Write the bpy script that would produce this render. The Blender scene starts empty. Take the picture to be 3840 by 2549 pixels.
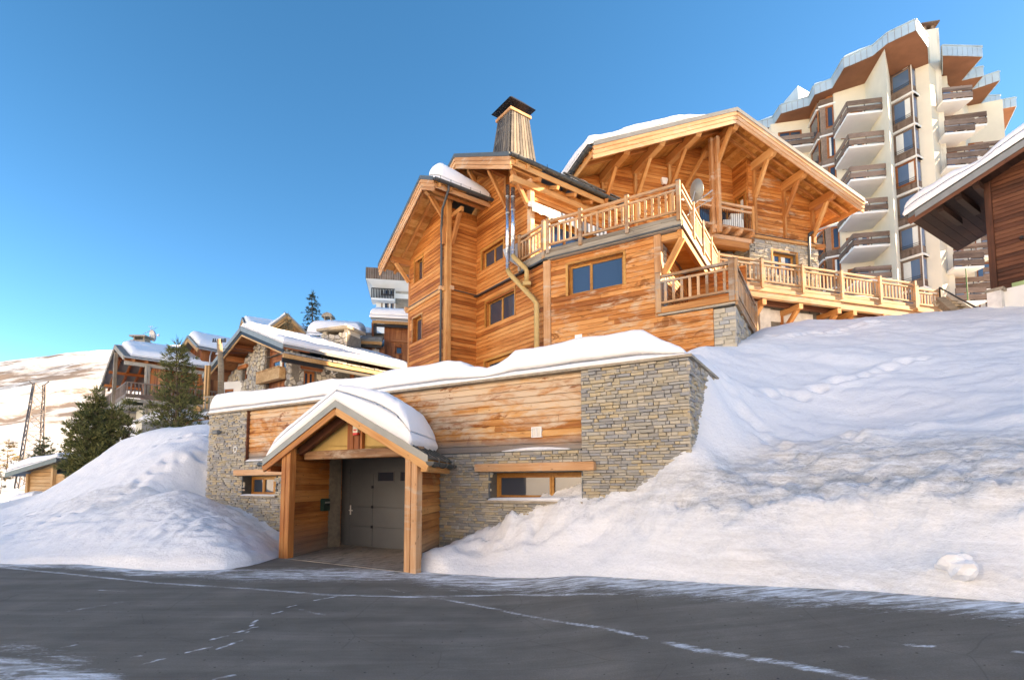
import bpy, bmesh, math, random
import numpy as np
from mathutils import Vector, Matrix

random.seed(7)
R = math.radians
scene = bpy.context.scene
COL = scene.collection

# ------------------------------------------------------------------ camera, sky, sun, exposure
F, CX, Y0, CZ = 2000.0, 1920.0, 1661.0, 1.7          # survey camera (3840 px wide picture)
PITCH = math.atan(154 / 2000.0)
cam_d = bpy.data.cameras.new('camera')
cam = bpy.data.objects.new('camera', cam_d)
COL.objects.link(cam)
cam.location = (0, 0, CZ)
cam.rotation_euler = (R(90) + PITCH, 0, 0)
cam_d.sensor_width = 36.0
cam_d.lens = 36.0 * F / 3840
cam_d.shift_y = (Y0 - 1274.5) / 3840
cam_d.clip_start = 0.1
cam_d.clip_end = 3000
scene.camera = cam

SUN_AZ, SUN_EL = 9.0, 23.0                            # degrees: from +X towards +Y, and above the horizon
world = bpy.data.worlds.new('World')
scene.world = world
world.use_nodes = True
wn = world.node_tree
for n in list(wn.nodes):
    wn.nodes.remove(n)
sky = wn.nodes.new('ShaderNodeTexSky')
sky.sky_type = 'NISHITA'
sky.sun_disc = False
sky.sun_elevation = R(SUN_EL)
sky.sun_rotation = R(90 - SUN_AZ)
sky.altitude = 2100
sky.air_density = 0.55
sky.dust_density = 0.25
sky.ozone_density = 2.0
bg = wn.nodes.new('ShaderNodeBackground')
bg.inputs['Strength'].default_value = 0.15
wo = wn.nodes.new('ShaderNodeOutputWorld')
hs = wn.nodes.new('ShaderNodeHueSaturation')
hs.inputs['Hue'].default_value = 0.498
hs.inputs['Saturation'].default_value = 1.32
wn.links.new(sky.outputs[0], hs.inputs['Color'])
wn.links.new(hs.outputs[0], bg.inputs[0])
wn.links.new(bg.outputs[0], wo.inputs[0])
sd = bpy.data.lights.new('sun', 'SUN')
sd.energy = 5.0
sd.angle = R(0.5)
sd.color = (1.0, 0.96, 0.90)
sun = bpy.data.objects.new('sun', sd)
COL.objects.link(sun)
SUNV = Vector((math.cos(R(SUN_AZ)) * math.cos(R(SUN_EL)), math.sin(R(SUN_AZ)) * math.cos(R(SUN_EL)), math.sin(R(SUN_EL))))
sun.rotation_euler = SUNV.to_track_quat('Z', 'Y').to_euler()
sun.location = SUNV * 60
vs = scene.view_settings
vs.view_transform = 'Standard'
vs.look = 'None'
vs.exposure = 2.22
vs.gamma = 1.0
vs.use_curve_mapping = False
vs.use_white_balance = True
vs.white_balance_temperature = 13000
vs.white_balance_tint = 18

# ------------------------------------------------------------------ survey helpers
cp, sp = math.cos(PITCH), math.sin(PITCH)


def ray(x, y):
    v = (Y0 - y) / F
    return ((x - CX) / F, cp - v * sp, sp + v * cp)


def onz(x, y, z=0.0):
    r = ray(x, y)
    t = (z - CZ) / r[2]
    return Vector((r[0] * t, r[1] * t, z))


def atY(x, y, Y):
    r = ray(x, y)
    t = Y / r[1]
    return Vector((r[0] * t, Y, CZ + r[2] * t))


class Fr:
    """vertical wall frame: origin o (plan), u along the wall, n outward (to the right of u turned -90)"""

    def __init__(s, o, ang=None, u=None):
        u = u or (math.cos(R(ang)), math.sin(R(ang)))
        l = math.hypot(*u)
        s.o = (o[0], o[1])
        s.u = (u[0] / l, u[1] / l)
        s.n = (s.u[1], -s.u[0])

    def P(s, a, d, z):
        return Vector((s.o[0] + s.u[0] * a + s.n[0] * d, s.o[1] + s.u[1] * a + s.n[1] * d, z))

    def pix(s, x, y, d=0.0):
        r = ray(x, y)
        ox = s.o[0] + s.n[0] * d
        oy = s.o[1] + s.n[1] * d
        t = (ox * s.n[0] + oy * s.n[1]) / (r[0] * s.n[0] + r[1] * s.n[1])
        px, py = r[0] * t, r[1] * t
        return ((px - ox) * s.u[0] + (py - oy) * s.u[1], CZ + r[2] * t)

    def mat(s, a=0, d=0, z=0):
        p = s.P(a, d, z)
        return Matrix(((s.u[0], -s.n[0], 0, p.x), (s.u[1], -s.n[1], 0, p.y), (0, 0, 1, p.z), (0, 0, 0, 1)))

    def side(s, a, d=0.0):
        """frame starting at (a,d), running away from the viewer side, facing +u"""
        p = s.P(a, d, 0)
        return Fr((p.x, p.y), u=(-s.n[0], -s.n[1]))

    def shift(s, a, d):
        p = s.P(a, d, 0)
        return Fr((p.x, p.y), u=s.u)


# ------------------------------------------------------------------ object helpers
WORLD_T = {}


def link(o, parent=None, M=None):
    COL.objects.link(o)
    if parent is not None:
        o.parent = parent
        o.matrix_parent_inverse = WORLD_T.get(parent.name, Matrix.Identity(4)).inverted()
    M = M or Matrix.Identity(4)
    o.matrix_basis = M
    WORLD_T[o.name] = M.copy()
    return o


def tag(o, label=None, cat=None, group=None, kind=None):
    if label:
        o['label'] = label
    if cat:
        o['category'] = cat
    if group:
        o['group'] = group
    if kind:
        o['kind'] = kind
    return o


def thing(name, loc, label, cat, group=None):
    o = bpy.data.objects.new(name, None)
    o.empty_display_size = 0.3
    link(o, None, Matrix.Translation(Vector(loc)))
    return tag(o, label, cat, group)


class MB:
    def __init__(s):
        s.v = []
        s.f = []

    def add(s, vs_, fs):
        b = len(s.v)
        s.v += [tuple(v) for v in vs_]
        s.f += [tuple(i + b for i in f) for f in fs]
        return s

    def hexa(s, p):
        return s.add(p, [(0, 3, 2, 1), (4, 5, 6, 7), (0, 1, 5, 4), (1, 2, 6, 5), (2, 3, 7, 6), (3, 0, 4, 7)])

    def box(s, x0, x1, y0, y1, z0, z1):
        return s.hexa([(x0, y0, z0), (x1, y0, z0), (x1, y1, z0), (x0, y1, z0), (x0, y0, z1), (x1, y0, z1), (x1, y1, z1), (x0, y1, z1)])

    def fbox(s, fr, a0, a1, d0, d1, z0, z1):
        P = fr.P
        return s.hexa([P(a0, d1, z0), P(a1, d1, z0), P(a1, d0, z0), P(a0, d0, z0), P(a0, d1, z1), P(a1, d1, z1), P(a1, d0, z1), P(a0, d0, z1)])

    def prism(s, poly, vec):
        n = len(poly)
        vec = Vector(vec)
        a = [Vector(p) for p in poly]
        b = [p + vec for p in a]
        fs = [tuple(range(n)), tuple(range(2 * n - 1, n - 1, -1))]
        fs += [(i, i + n, (i + 1) % n + n, (i + 1) % n) for i in range(n)]
        return s.add(a + b, fs)

    def bar(s, p0, p1, w, h=None, up=(0, 0, 1)):
        h = h or w
        p0, p1 = Vector(p0), Vector(p1)
        x = (p1 - p0).normalized()
        up = Vector(up)
        if abs(x.dot(up)) > 0.98:
            up = Vector((0, 1, 0))
        y = up.cross(x).normalized()
        z = x.cross(y)
        q = []
        for p in (p0, p1):
            q += [p - y * w / 2 - z * h / 2, p + y * w / 2 - z * h / 2, p + y * w / 2 + z * h / 2, p - y * w / 2 + z * h / 2]
        return s.add(q, [(0, 3, 2, 1), (4, 5, 6, 7), (0, 1, 5, 4), (1, 2, 6, 5), (2, 3, 7, 6), (3, 0, 4, 7)])

    def tube(s, pts, r, n=8, caps=True):
        pts = [Vector(p) for p in pts]
        rs = r if isinstance(r, (list, tuple)) else [r] * len(pts)
        rings = []
        up = Vector((0.13, 0.37, 1)).normalized()
        for i, p in enumerate(pts):
            t = (pts[min(i + 1, len(pts) - 1)] - pts[max(i - 1, 0)]).normalized()
            a = up.cross(t)
            if a.length < 1e-3:
                a = Vector((1, 0, 0)).cross(t)
            a.normalize()
            b = t.cross(a)
            rings.append([p + (a * math.cos(2 * math.pi * k / n) + b * math.sin(2 * math.pi * k / n)) * rs[i] for k in range(n)])
        vs_ = [v for rg in rings for v in rg]
        fs = []
        for i in range(len(pts) - 1):
            for k in range(n):
                fs.append((i * n + k, i * n + (k + 1) % n, (i + 1) * n + (k + 1) % n, (i + 1) * n + k))
        if caps:
            fs.append(tuple(range(n - 1, -1, -1)))
            fs.append(tuple((len(pts) - 1) * n + k for k in range(n)))
        return s.add(vs_, fs)

    def build(s, name, m, parent=None, M=None, smooth=False, origin=None):
        me = bpy.data.meshes.new(name)
        v = s.v
        if origin is not None:
            o_ = Vector(origin)
            v = [tuple(Vector(p) - o_) for p in v]
            M = Matrix.Translation(o_)
        me.from_pydata(v, [], s.f)
        me.materials.append(m)
        if smooth:
            me.polygons.foreach_set('use_smooth', [True] * len(me.polygons))
        me.update()
        return link(bpy.data.objects.new(name, me), parent, M)


def holes_box(mb, fr, a0, a1, z0, z1, d0, d1, holes):
    A = sorted({a0, a1} | {min(max(h[i], a0), a1) for h in holes for i in (0, 1)})
    Z = sorted({z0, z1} | {min(max(h[i], z0), z1) for h in holes for i in (2, 3)})
    for j in range(len(Z) - 1):
        run = None
        for i in range(len(A) - 1):
            ca, cz = (A[i] + A[i + 1]) / 2, (Z[j] + Z[j + 1]) / 2
            solid = not any(h[0] < ca < h[1] and h[2] < cz < h[3] for h in holes)
            if solid:
                run = A[i] if run is None else run
            if (not solid or i == len(A) - 2) and run is not None:
                mb.fbox(fr, run, A[i + 1] if solid else A[i], d0, d1, Z[j], Z[j + 1])
                run = None
    return mb


def beam_obj(name, p0, p1, w, h, m, parent, up=(0, 0, 1), label=None, round_end=False):
    """timber as its own object, local x along the grain"""
    p0, p1 = Vector(p0), Vector(p1)
    L = (p1 - p0).length
    x = (p1 - p0).normalized()
    up = Vector(up)
    if abs(x.dot(up)) > 0.98:
        up = Vector((0, 1, 0))
    y = up.cross(x).normalized()
    z = x.cross(y)
    M = Matrix(((x.x, y.x, z.x, p0.x), (x.y, y.y, z.y, p0.y), (x.z, y.z, z.z, p0.z), (0, 0, 0, 1)))
    mb = MB()
    if round_end:
        pr = [(0, h / 2), (L, h / 2), (L, h * .1), (L - .04, -.02 * h), (L - .05, -h * .2), (L - .12, -h * .34), (L - .2, -h / 2), (0, -h / 2)]
        mb.prism([(a, -w / 2, b) for a, b in pr][::-1], (0, w, 0))
    else:
        c = min(w, h) * .07
        pr = [(-w / 2 + c, -h / 2), (w / 2 - c, -h / 2), (w / 2, -h / 2 + c), (w / 2, h / 2 - c), (w / 2 - c, h / 2), (-w / 2 + c, h / 2), (-w / 2, h / 2 - c), (-w / 2, -h / 2 + c)]
        mb.prism([(0, a, b) for a, b in pr][::-1], (L, 0, 0))
    o = mb.build(name, m, parent, M)
    if label:
        o['label'] = label
    return o


def plank_mesh(L, h, t=0.035, cl=0.0, cr=0.0):
    """lap board, local x along, y outward negative, z up; cl/cr shorten the top edge (raked ends)"""
    pr = [(0, 0), (-t, .004), (-t * 1.05, h * .25), (-t * .9, h * .75), (-t * .45, h * .985), (0, h)]
    a = [(cl * z / h, y, z) for y, z in pr]
    b = [(L - cr * z / h, y, z) for y, z in pr]
    n = len(pr)
    return MB().add(a + b, [tuple(range(n - 1, -1, -1)), tuple(range(n, 2 * n))] + [(i, (i + 1) % n, (i + 1) % n + n, i + n) for i in range(n)])


def planks(fr, a0, a1, z0, z1, h, parent, m, holes=(), d=0.0, limits=None, maxlen=5.0, t=0.035, zobj=-1e9, stuff_parent=None, gap=0.004, name='plank'):
    """horizontal boards in front of a wall; every piece its own object above zobj, the hidden rest joined"""
    rest = MB()
    z = z0
    while z < z1 - 0.03:
        hh = min(h, z1 - z)
        lo = limits(z) if limits else (a0, a1)
        hi = limits(z + hh) if limits else (a0, a1)
        if lo[1] - lo[0] < 0.15:
            break
        iv = [(lo[0], lo[1], max(0, hi[0] - lo[0]), max(0, lo[1] - hi[1]))]
        for H in holes:
            if H[2] < z + hh * .5 < H[3]:
                nv = []
                for (p, q, cl, cr) in iv:
                    if H[1] <= p or H[0] >= q:
                        nv.append((p, q, cl, cr))
                        continue
                    if H[0] - p > .04:
                        nv.append((p, H[0], cl, 0))
                    if q - H[1] > .04:
                        nv.append((H[1], q, 0, cr))
                iv = nv
        for (p, q, cl, cr) in iv:
            cuts = [p]
            while q - cuts[-1] > maxlen:
                cuts.append(cuts[-1] + random.uniform(maxlen * .45, maxlen * .9))
            cuts.append(q)
            for i in range(len(cuts) - 1):
                L = cuts[i + 1] - cuts[i] - (gap if i < len(cuts) - 2 else 0)
                if L < .03:
                    continue
                c1, c2 = (cl if i == 0 else 0), (cr if i == len(cuts) - 2 else 0)
                if c1 + c2 > L:
                    k = L / (c1 + c2) * .98
                    c1, c2 = c1 * k, c2 * k
                mb = plank_mesh(L, hh - .003, t * random.uniform(.85, 1.12), c1, c2)
                M = fr.mat(cuts[i], d, z)
                if z >= zobj:
                    mb.build(name, m, parent, M)
                else:
                    rest.add([M @ Vector(v) for v in mb.v], mb.f)
        z += hh
    if rest.v:
        tag(rest.build('planking', m['rest'] if isinstance(m, dict) else m, stuff_parent or parent), kind='stuff')


def vboards(fr, a0, a1, ztop, zbot, w, parent, m, holes=(), d=0.0, t=.03, name='board'):
    """vertical boards; ztop may be a function of position along the wall"""
    a = a0
    while a < a1 - .02:
        ww = min(w * random.uniform(.85, 1.15), a1 - a)
        zt = ztop((a + ww / 2)) if callable(ztop) else ztop
        iv = [(zbot, zt)]
        for H in holes:
            if H[0] < a + ww / 2 < H[1]:
                nv = []
                for p, q in iv:
                    if H[2] - p > .05 and H[2] < q:
                        nv.append((p, H[2]))
                    if q - H[3] > .05 and H[3] > p:
                        nv.append((H[3], q))
                    if H[3] <= p or H[2] >= q:
                        nv.append((p, q))
                iv = nv
        for p, q in iv:
            if q - p < .05:
                continue
            tt = t * random.uniform(.6, 1.2)
            # local x is up, so the grain runs up the board
            o = fr.P(a, d, p)
            M = Matrix(((0, fr.u[0], -fr.n[0], o.x), (0, fr.u[1], -fr.n[1], o.y), (1, 0, 0, o.z), (0, 0, 0, 1)))
            MB().box(0, q - p, 0.003, ww - .006, -tt, 0).build(name, m, parent, M)
        a += ww


# ------------------------------------------------------------------ numpy noise
def _h(ix, iy, s):
    n = (ix.astype(np.int64) * 374761393 + iy.astype(np.int64) * 668265263 + s * 974634781) & 0xFFFFFFFF
    n = ((n ^ (n >> 13)) * 1274126177) & 0xFFFFFFFF
    n = n ^ (n >> 16)
    return (n & 0xFFFFFF) / float(0xFFFFFF)


def vnoise(x, y, s=0):
    x, y = np.asarray(x, float), np.asarray(y, float)
    ix, iy = np.floor(x), np.floor(y)
    fx, fy = x - ix, y - iy
    fx, fy = fx * fx * fx * (fx * (fx * 6 - 15) + 10), fy * fy * fy * (fy * (fy * 6 - 15) + 10)
    a, b, c, d = _h(ix, iy, s), _h(ix + 1, iy, s), _h(ix, iy + 1, s), _h(ix + 1, iy + 1, s)
    return (a * (1 - fx) + b * fx) * (1 - fy) + (c * (1 - fx) + d * fx) * fy


def fbm(x, y, s=0, o=4, g=.5):
    t, a, n = 0, 1, 0
    for i in range(o):
        t = t + a * vnoise(np.asarray(x) * 2 ** i + 17.3 * i, np.asarray(y) * 2 ** i - 9.1 * i, s + i)
        n += a
        a *= g
    return t / n - .5


# ------------------------------------------------------------------ materials
class NT:
    def __init__(s, name):
        s.m = bpy.data.materials.new(name)
        s.m.use_nodes = True
        s.t = s.m.node_tree
        s.b = s.t.nodes['Principled BSDF']

    def n(s, typ, ins=None, **kw):
        nd = s.t.nodes.new('ShaderNode' + typ)
        for k, v in kw.items():
            setattr(nd, k, v)
        for k, v in (ins or {}).items():
            s.set(nd.inputs[k], v)
        return nd

    def set(s, sock, v):
        if isinstance(v, bpy.types.NodeSocket):
            s.t.links.new(v, sock)
        elif isinstance(v, (tuple, list)) and len(v) == 3 and sock.type == 'RGBA':
            sock.default_value = (*v, 1)
        else:
            sock.default_value = v

    def pos(s):
        return s.n('NewGeometry').outputs['Position']

    def obj(s):
        return s.n('TexCoord').outputs['Object']

    def rnd(s):
        return s.n('ObjectInfo').outputs['Random']

    def isl(s):
        return s.n('NewGeometry').outputs['Random Per Island']

    def vm(s, op, a, b):
        nd = s.n('VectorMath', operation=op)
        s.set(nd.inputs[0], a)
        if op == 'SCALE':
            s.set(nd.inputs['Scale'], b)
        else:
            s.set(nd.inputs[1], b)
        return nd.outputs[0]

    def ma(s, op, a, b=0.0, c=None, clamp=False):
        nd = s.n('Math', operation=op, use_clamp=clamp)
        s.set(nd.inputs[0], a)
        s.set(nd.inputs[1], b)
        if c is not None:
            s.set(nd.inputs[2], c)
        return nd.outputs[0]

    def noise(s, vec, scale=1, detail=4, rough=.55, dist=0.0):
        nd = s.n('TexNoise', {'Scale': scale, 'Detail': detail, 'Roughness': rough, 'Distortion': dist})
        s.set(nd.inputs['Vector'], vec)
        return nd.outputs[0]

    def vor(s, vec, scale, feature='F1', out=0):
        nd = s.n('TexVoronoi', {'Scale': scale}, feature=feature)
        s.set(nd.inputs['Vector'], vec)
        return nd.outputs[out]

    def ramp(s, fac, stops, interp='LINEAR'):
        nd = s.n('ValToRGB')
        nd.color_ramp.interpolation = interp
        e = nd.color_ramp.elements
        while len(e) < len(stops):
            e.new(.5)
        for i, (p, c) in enumerate(stops):
            e[i].position = p
            e[i].color = (*c, 1) if isinstance(c, (tuple, list)) else (c, c, c, 1)
        s.set(nd.inputs[0], fac)
        return nd.outputs[0]

    def mix(s, fac, a, b, mode='MIX'):
        nd = s.n('Mix', data_type='RGBA', blend_type=mode)
        s.set(nd.inputs[0], fac)
        s.set(nd.inputs[6], a)
        s.set(nd.inputs[7], b)
        return nd.outputs[2]

    def rng(s, v, a, b, c=0.0, d=1.0):
        nd = s.n('MapRange', {'From Min': a, 'From Max': b, 'To Min': c, 'To Max': d})
        s.set(nd.inputs['Value'], v)
        return nd.outputs[0]

    def sep(s, v):
        nd = s.n('SeparateXYZ')
        s.set(nd.inputs[0], v)
        return nd.outputs

    def attr(s, name):
        return s.n('Attribute', attribute_name=name).outputs['Fac']

    def bump(s, h, strength=.3, dist=.02):
        nd = s.n('Bump', {'Strength': strength, 'Distance': dist})
        s.set(nd.inputs['Height'], h)
        s.set(s.b.inputs['Normal'], nd.outputs[0])

    def out(s, color, rough=.7, spec=.3, metal=0.0):
        s.set(s.b.inputs['Base Color'], color)
        s.set(s.b.inputs['Roughness'], rough)
        s.set(s.b.inputs['Metallic'], metal)
        s.b.inputs['Specular IOR Level'].default_value = spec
        return s.m


def plain(name, c, rough=.6, metal=0.0, var=.12, scale=6, spec=.3, bump=0.0):
    k = NT(name)
    p = k.pos()
    f = k.noise(p, scale, 5, .6)
    f2 = k.noise(p, scale * .17, 3)
    f = k.ma('ADD', k.ma('MULTIPLY', f, .6), k.ma('MULTIPLY', f2, .4))
    lo = tuple(max(0, x * (1 - 2 * var)) for x in c)
    hi = tuple(min(1, x * (1 + 2 * var)) for x in c)
    col = k.ramp(f, [(.3, lo), (.7, hi)])
    if bump:
        k.bump(f, bump, .01)
    return k.out(col, rough, spec, metal)


def wood(name, light, mid, dark, coord='o', weather=None, rough=.62, grey_z=None, wear_col=(.62, .50, .40), amount=.0, red=None):
    """timber; weather = blotchy bleaching and stain marks fixed to the boards"""
    k = NT(name)
    wp = k.pos()
    rn = k.ma('FRACT', k.ma('ADD', k.rnd(), k.isl()))
    if coord == 'o':
        v = k.vm('ADD', k.obj(), k.vm('SCALE', (13.1, 7.7, 3.3), k.ma('MULTIPLY', rn, 9.0)))
        g = k.vm('MULTIPLY', v, (1.1, 26, 26))
        kn = k.vm('MULTIPLY', v, (1.0, 2.6, 2.6))
    else:
        off = k.vm('SCALE', (13.1, 7.7, 0.0), k.ma('MULTIPLY', rn, 9.0))
        v = k.vm('ADD', wp, off)
        g = k.vm('MULTIPLY', v, (1.1, 1.1, 26) if coord == 'h' else (24, 24, 1.1))
        kn = k.vm('MULTIPLY', v, (1.0, 1.0, 2.6) if coord == 'h' else (2.6, 2.6, 1))
    n1 = k.noise(g, 1.0, 5, .62, .4)
    n2 = k.noise(k.vm('MULTIPLY', g, (.35, .3, .3)), 1.0, 3, .5, .8)
    grain = k.ma('ADD', k.ma('MULTIPLY', n1, .55), k.ma('MULTIPLY', n2, .45))
    f = k.ma('ADD', k.ma('MULTIPLY', grain, .9), k.ma('MULTIPLY', k.ma('SUBTRACT', rn, .5), .30))
    big = k.noise(k.vm('MULTIPLY', wp, (.55, .55, .9)), 1.0, 3)
    f = k.ma('ADD', f, k.ma('MULTIPLY', k.ma('SUBTRACT', big, .5), .55))
    col = k.ramp(f, [(.26, dark), (.46, mid), (.66, light)])
    knot = k.vor(kn, 3.2)
    col = k.mix(k.rng(knot, .05, .13, .75, 0.0), col, tuple(x * .45 for x in dark))
    if weather:
        w1 = k.noise(k.vm('MULTIPLY', wp, (.9, .9, 2.6)), 1.0, 6, .68, .5)
        w2 = k.noise(k.vm('MULTIPLY', wp, (3.0, 3.0, 15)), 1.0, 4, .6)
        w = k.ma('ADD', k.ma('MULTIPLY', w1, .78), k.ma('MULTIPLY', w2, .22))
        if isinstance(weather, tuple):      # bleaching grows towards a height
            w = k.ma('ADD', w, k.rng(k.sep(wp)[2], weather[0], weather[1], -.10, .16))
        m_ = k.rng(w, .51 - amount, .64 - amount)
        pale = k.mix(k.ma('MULTIPLY', grain, .8), wear_col, tuple(x * .62 for x in wear_col))
        col = k.mix(k.ma('MULTIPLY', m_, .85), col, pale)
        if red:
            r1 = k.noise(k.vm('ADD', k.vm('MULTIPLY', wp, (.8, .8, 2.2)), (31, 5, 9)), 1.0, 6, .7, .8)
            col = k.mix(k.rng(r1, .565, .62, 0, .9), col, red)
    if grey_z:
        gz = k.ma('ADD', k.sep(wp)[2], k.ma('MULTIPLY', k.ma('SUBTRACT', big, .5), .5))
        col = k.mix(k.rng(gz, grey_z[0], grey_z[1], .88, 0.0), col, k.mix(grain, (.12, .115, .11), (.30, .29, .275)))
    k.bump(k.ma('ADD', grain, k.ma('MULTIPLY', knot, -.2)), .35, .012)
    return k.out(col, rough, .25)


def snow_mat(name, dirt=False):
    k = NT(name)
    p = k.pos()
    n1 = k.noise(p, 1.6, 6, .62)
    n2 = k.noise(p, 14, 5, .65)
    n3 = k.noise(p, 90, 3, .7)
    col = k.ramp(k.ma('ADD', k.ma('MULTIPLY', n1, .5), k.ma('MULTIPLY', n2, .5)), [(.3, (.80, .82, .85)), (.7, (.90, .90, .905))])
    if dirt:
        d = k.attr('dirt')
        dn = k.noise(k.vm('MULTIPLY', p, (.8, .8, 5.0)), 1.6, 8, .72, .9)
        dn2 = k.noise(k.vm('MULTIPLY', p, (1, 1, 2)), 17, 5, .75)
        dm = k.ma('MULTIPLY', d, k.rng(k.ma('ADD', k.ma('MULTIPLY', dn, .7), k.ma('MULTIPLY', dn2, .3)), .38, .60), clamp=True)
        col = k.mix(k.ma('MULTIPLY', dm, .85), col, (.40, .38, .355))
        sp_ = k.noise(p, 45, 3, .8)
        col = k.mix(k.ma('MULTIPLY', k.ma('MULTIPLY', d, .8), k.rng(sp_, .66, .74)), col, (.16, .13, .11))
    hh = k.ma('ADD', k.ma('MULTIPLY', n2, .7), k.ma('MULTIPLY', n3, .25))
    if dirt:
        ch = k.vor(k.vm('MULTIPLY', p, (1, 1, 1.5)), 5.5, 'F1')
        ch2 = k.noise(k.vm('MULTIPLY', p, (1, 1, 2.0)), 6.5, 5, .7, .8)
        hh = k.ma('ADD', hh, k.ma('MULTIPLY', k.ma('ADD', ch, k.ma('MULTIPLY', ch2, 1.5)), k.ma('ADD', k.ma('MULTIPLY', d, .75), .10)))
    k.bump(hh, .5 if dirt else .4, .06)
    k.b.inputs['Subsurface Weight'].default_value = 0.0
    return k.out(col, .75, .2)


def stone_mat(name, cols, rough=.85):
    k = NT(name)
    rn = k.ma('FRACT', k.ma('ADD', k.rnd(), k.isl()))
    p = k.pos()
    n1 = k.noise(p, 9, 6, .65)
    n2 = k.noise(p, 40, 4, .7)
    r2 = k.ma('FRACT', k.ma('MULTIPLY', rn, 7.31))
    col = k.ramp(rn, [(i / len(cols), c) for i, c in enumerate(cols)], 'CONSTANT')
    col = k.mix(k.rng(n1, .3, .7, 0, .28), col, (.25, .235, .21))
    col = k.mix(k.ma('MULTIPLY', r2, .22), col, (.17, .165, .16))
    big = k.noise(p, .7, 3)
    col = k.mix(k.rng(big, .5, .75, 0, .3), col, (.27, .275, .28))
    col = k.mix(k.rng(n2, .58, .75, 0, .35), col, (.62, .60, .56))
    k.bump(k.ma('ADD', n1, k.ma('MULTIPLY', n2, .4)), .55, .02)
    return k.out(col, rough, .2)


def glass_mat(name, c=(.03, .045, .07)):
    k = NT(name)
    n = k.noise(k.pos(), .7, 2)
    k.bump(n, .02, .05)
    return k.out(c, .04, .9)


HONEY = dict(light=(.66, .285, .100), mid=(.53, .185, .052), dark=(.29, .080, .020))
m_larch = wood('larch_boards', **HONEY)
m_larch_w = wood('larch_boards_weathered', **HONEY, weather=True, amount=.0, wear_col=(.68, .50, .34), red=(.27, .085, .022))
m_beam = wood('larch_beam', (.64, .345, .155), (.53, .235, .085), (.36, .125, .040))
m_beam_p = wood('larch_beam_pale', (.66, .405, .25), (.55, .285, .145), (.38, .165, .07), weather=True, amount=-.02, wear_col=(.60, .48, .38))
m_rail = wood('terrace_rail_wood', (.60, .375, .225), (.45, .245, .125), (.24, .12, .06), weather=True, amount=.02, wear_col=(.40, .36, .31))
m_soffit = wood('soffit_boards', (.70, .37, .14), (.56, .25, .075), (.38, .14, .036))
m_gar = wood('garage_boards', (.68, .36, .15), (.56, .23, .070), (.32, .10, .026), weather=(2.2, 4.6), amount=.055, wear_col=(.74, .58, .43), red=(.25, .065, .015), grey_z=(2.50, 2.75))
m_porchw = wood('porch_boards', (.62, .28, .10), (.46, .165, .048), (.24, .070, .02), grey_z=(.0, .8), weather=True, amount=-.05, wear_col=(.40, .25, .13))
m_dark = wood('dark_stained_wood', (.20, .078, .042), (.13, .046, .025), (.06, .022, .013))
m_dark2 = wood('shaded_eave_wood', (.055, .026, .018), (.035, .016, .011), (.018, .008, .006))  # the dark stain again, with the eave's shade put into its colour
m_darkv = wood('dark_weathered_boards', (.42, .17, .075), (.24, .075, .032), (.10, .032, .016))
m_redv = wood('red_brown_boards', (.46, .17, .065), (.32, .10, .036), (.17, .05, .02))
m_hut = wood('hut_boards', (.62, .40, .22), (.48, .27, .12), (.30, .15, .06))
m_grey_wood = wood('grey_old_wood', (.42, .38, .32), (.30, .26, .21), (.17, .14, .11))
m_tower_wood = wood('balcony_brown_wood', (.27, .19, .155), (.19, .13, .10), (.11, .07, .055))
m_shingle = wood('chimney_cladding', (.40, .32, .23), (.25, .20, .15), (.10, .09, .085))
m_win = wood('window_timber', (.58, .29, .09), (.45, .20, .055), (.32, .12, .03), rough=.45)
m_snow = snow_mat('snow')
m_snow_d = snow_mat('road_bank_snow', True)
m_metal = plain('grey_roof_metal', (.13, .14, .135), .45, .5, .08, 3)
m_metal_l = plain('light_roof_edge_metal', (.24, .24, .225), .45, .4, .08, 3)
m_gutter = plain('dark_grey_gutter', (.07, .08, .085), .4, .3, .1, 3)
m_blue = plain('bright_steel_flue', (.62, .70, .80), .22, .9, .05, 2)
m_tan = plain('tan_painted_pipe', (.50, .33, .14), .5, 0, .08, 4)
m_concrete = plain('concrete', (.64, .62, .59), .9, 0, .16, 3, bump=.3)
m_white = plain('white_paint', (.78, .78, .77), .5, 0, .04, 5)
m_slate_reveal = plain('grey_reveal', (.15, .17, .18), .8, 0, .2, 6, bump=.2)
m_coping = plain('stone_coping', (.33, .28, .22), .85, 0, .2, 8, bump=.3)
m_tanwall = plain('ochre_render', (.50, .33, .13), .85, 0, .06, 3)
m_black = plain('black_metal', (.02, .02, .022), .5, .3, .1, 5)
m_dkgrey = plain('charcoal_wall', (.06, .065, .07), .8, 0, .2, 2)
m_glass = glass_mat('window_glass')
m_glass_b = glass_mat('window_glass_blue', (.03, .06, .11))
m_glass_t = glass_mat('tower_window_glass', (.07, .15, .27))  # blue of the reflected sky put into the pane colour
m_curtain = plain('white_curtain', (.72, .74, .72), .8, 0, .05, 20)
m_door = plain('anthracite_door_panel', (.125, .136, .147), .5, 0, .06, 1.5)
m_stone = stone_mat('dry_stone', [(.50, .41, .28), (.44, .385, .29), (.37, .37, .36), (.54, .43, .28), (.47, .43, .36), (.33, .345, .36), (.52, .46, .37), (.40, .37, .31), (.56, .50, .41), (.30, .30, .30), (.42, .42, .41)])
m_stone_l = stone_mat('pale_stone', [(.54, .48, .38), (.46, .43, .37), (.58, .50, .39), (.40, .40, .385), (.50, .44, .34), (.37, .38, .38)])
m_rubble = stone_mat('rubble_stone', [(.52, .47, .40), (.44, .41, .37), (.58, .49, .36), (.38, .37, .36), (.48, .44, .39), (.60, .53, .41)])
m_mortar = plain('mortar', (.17, .155, .135), .95, 0, .2, 8, bump=.3)
m_render = plain('cream_render', (.66, .60, .49), .9, 0, .06, .5, bump=.1)
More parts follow.
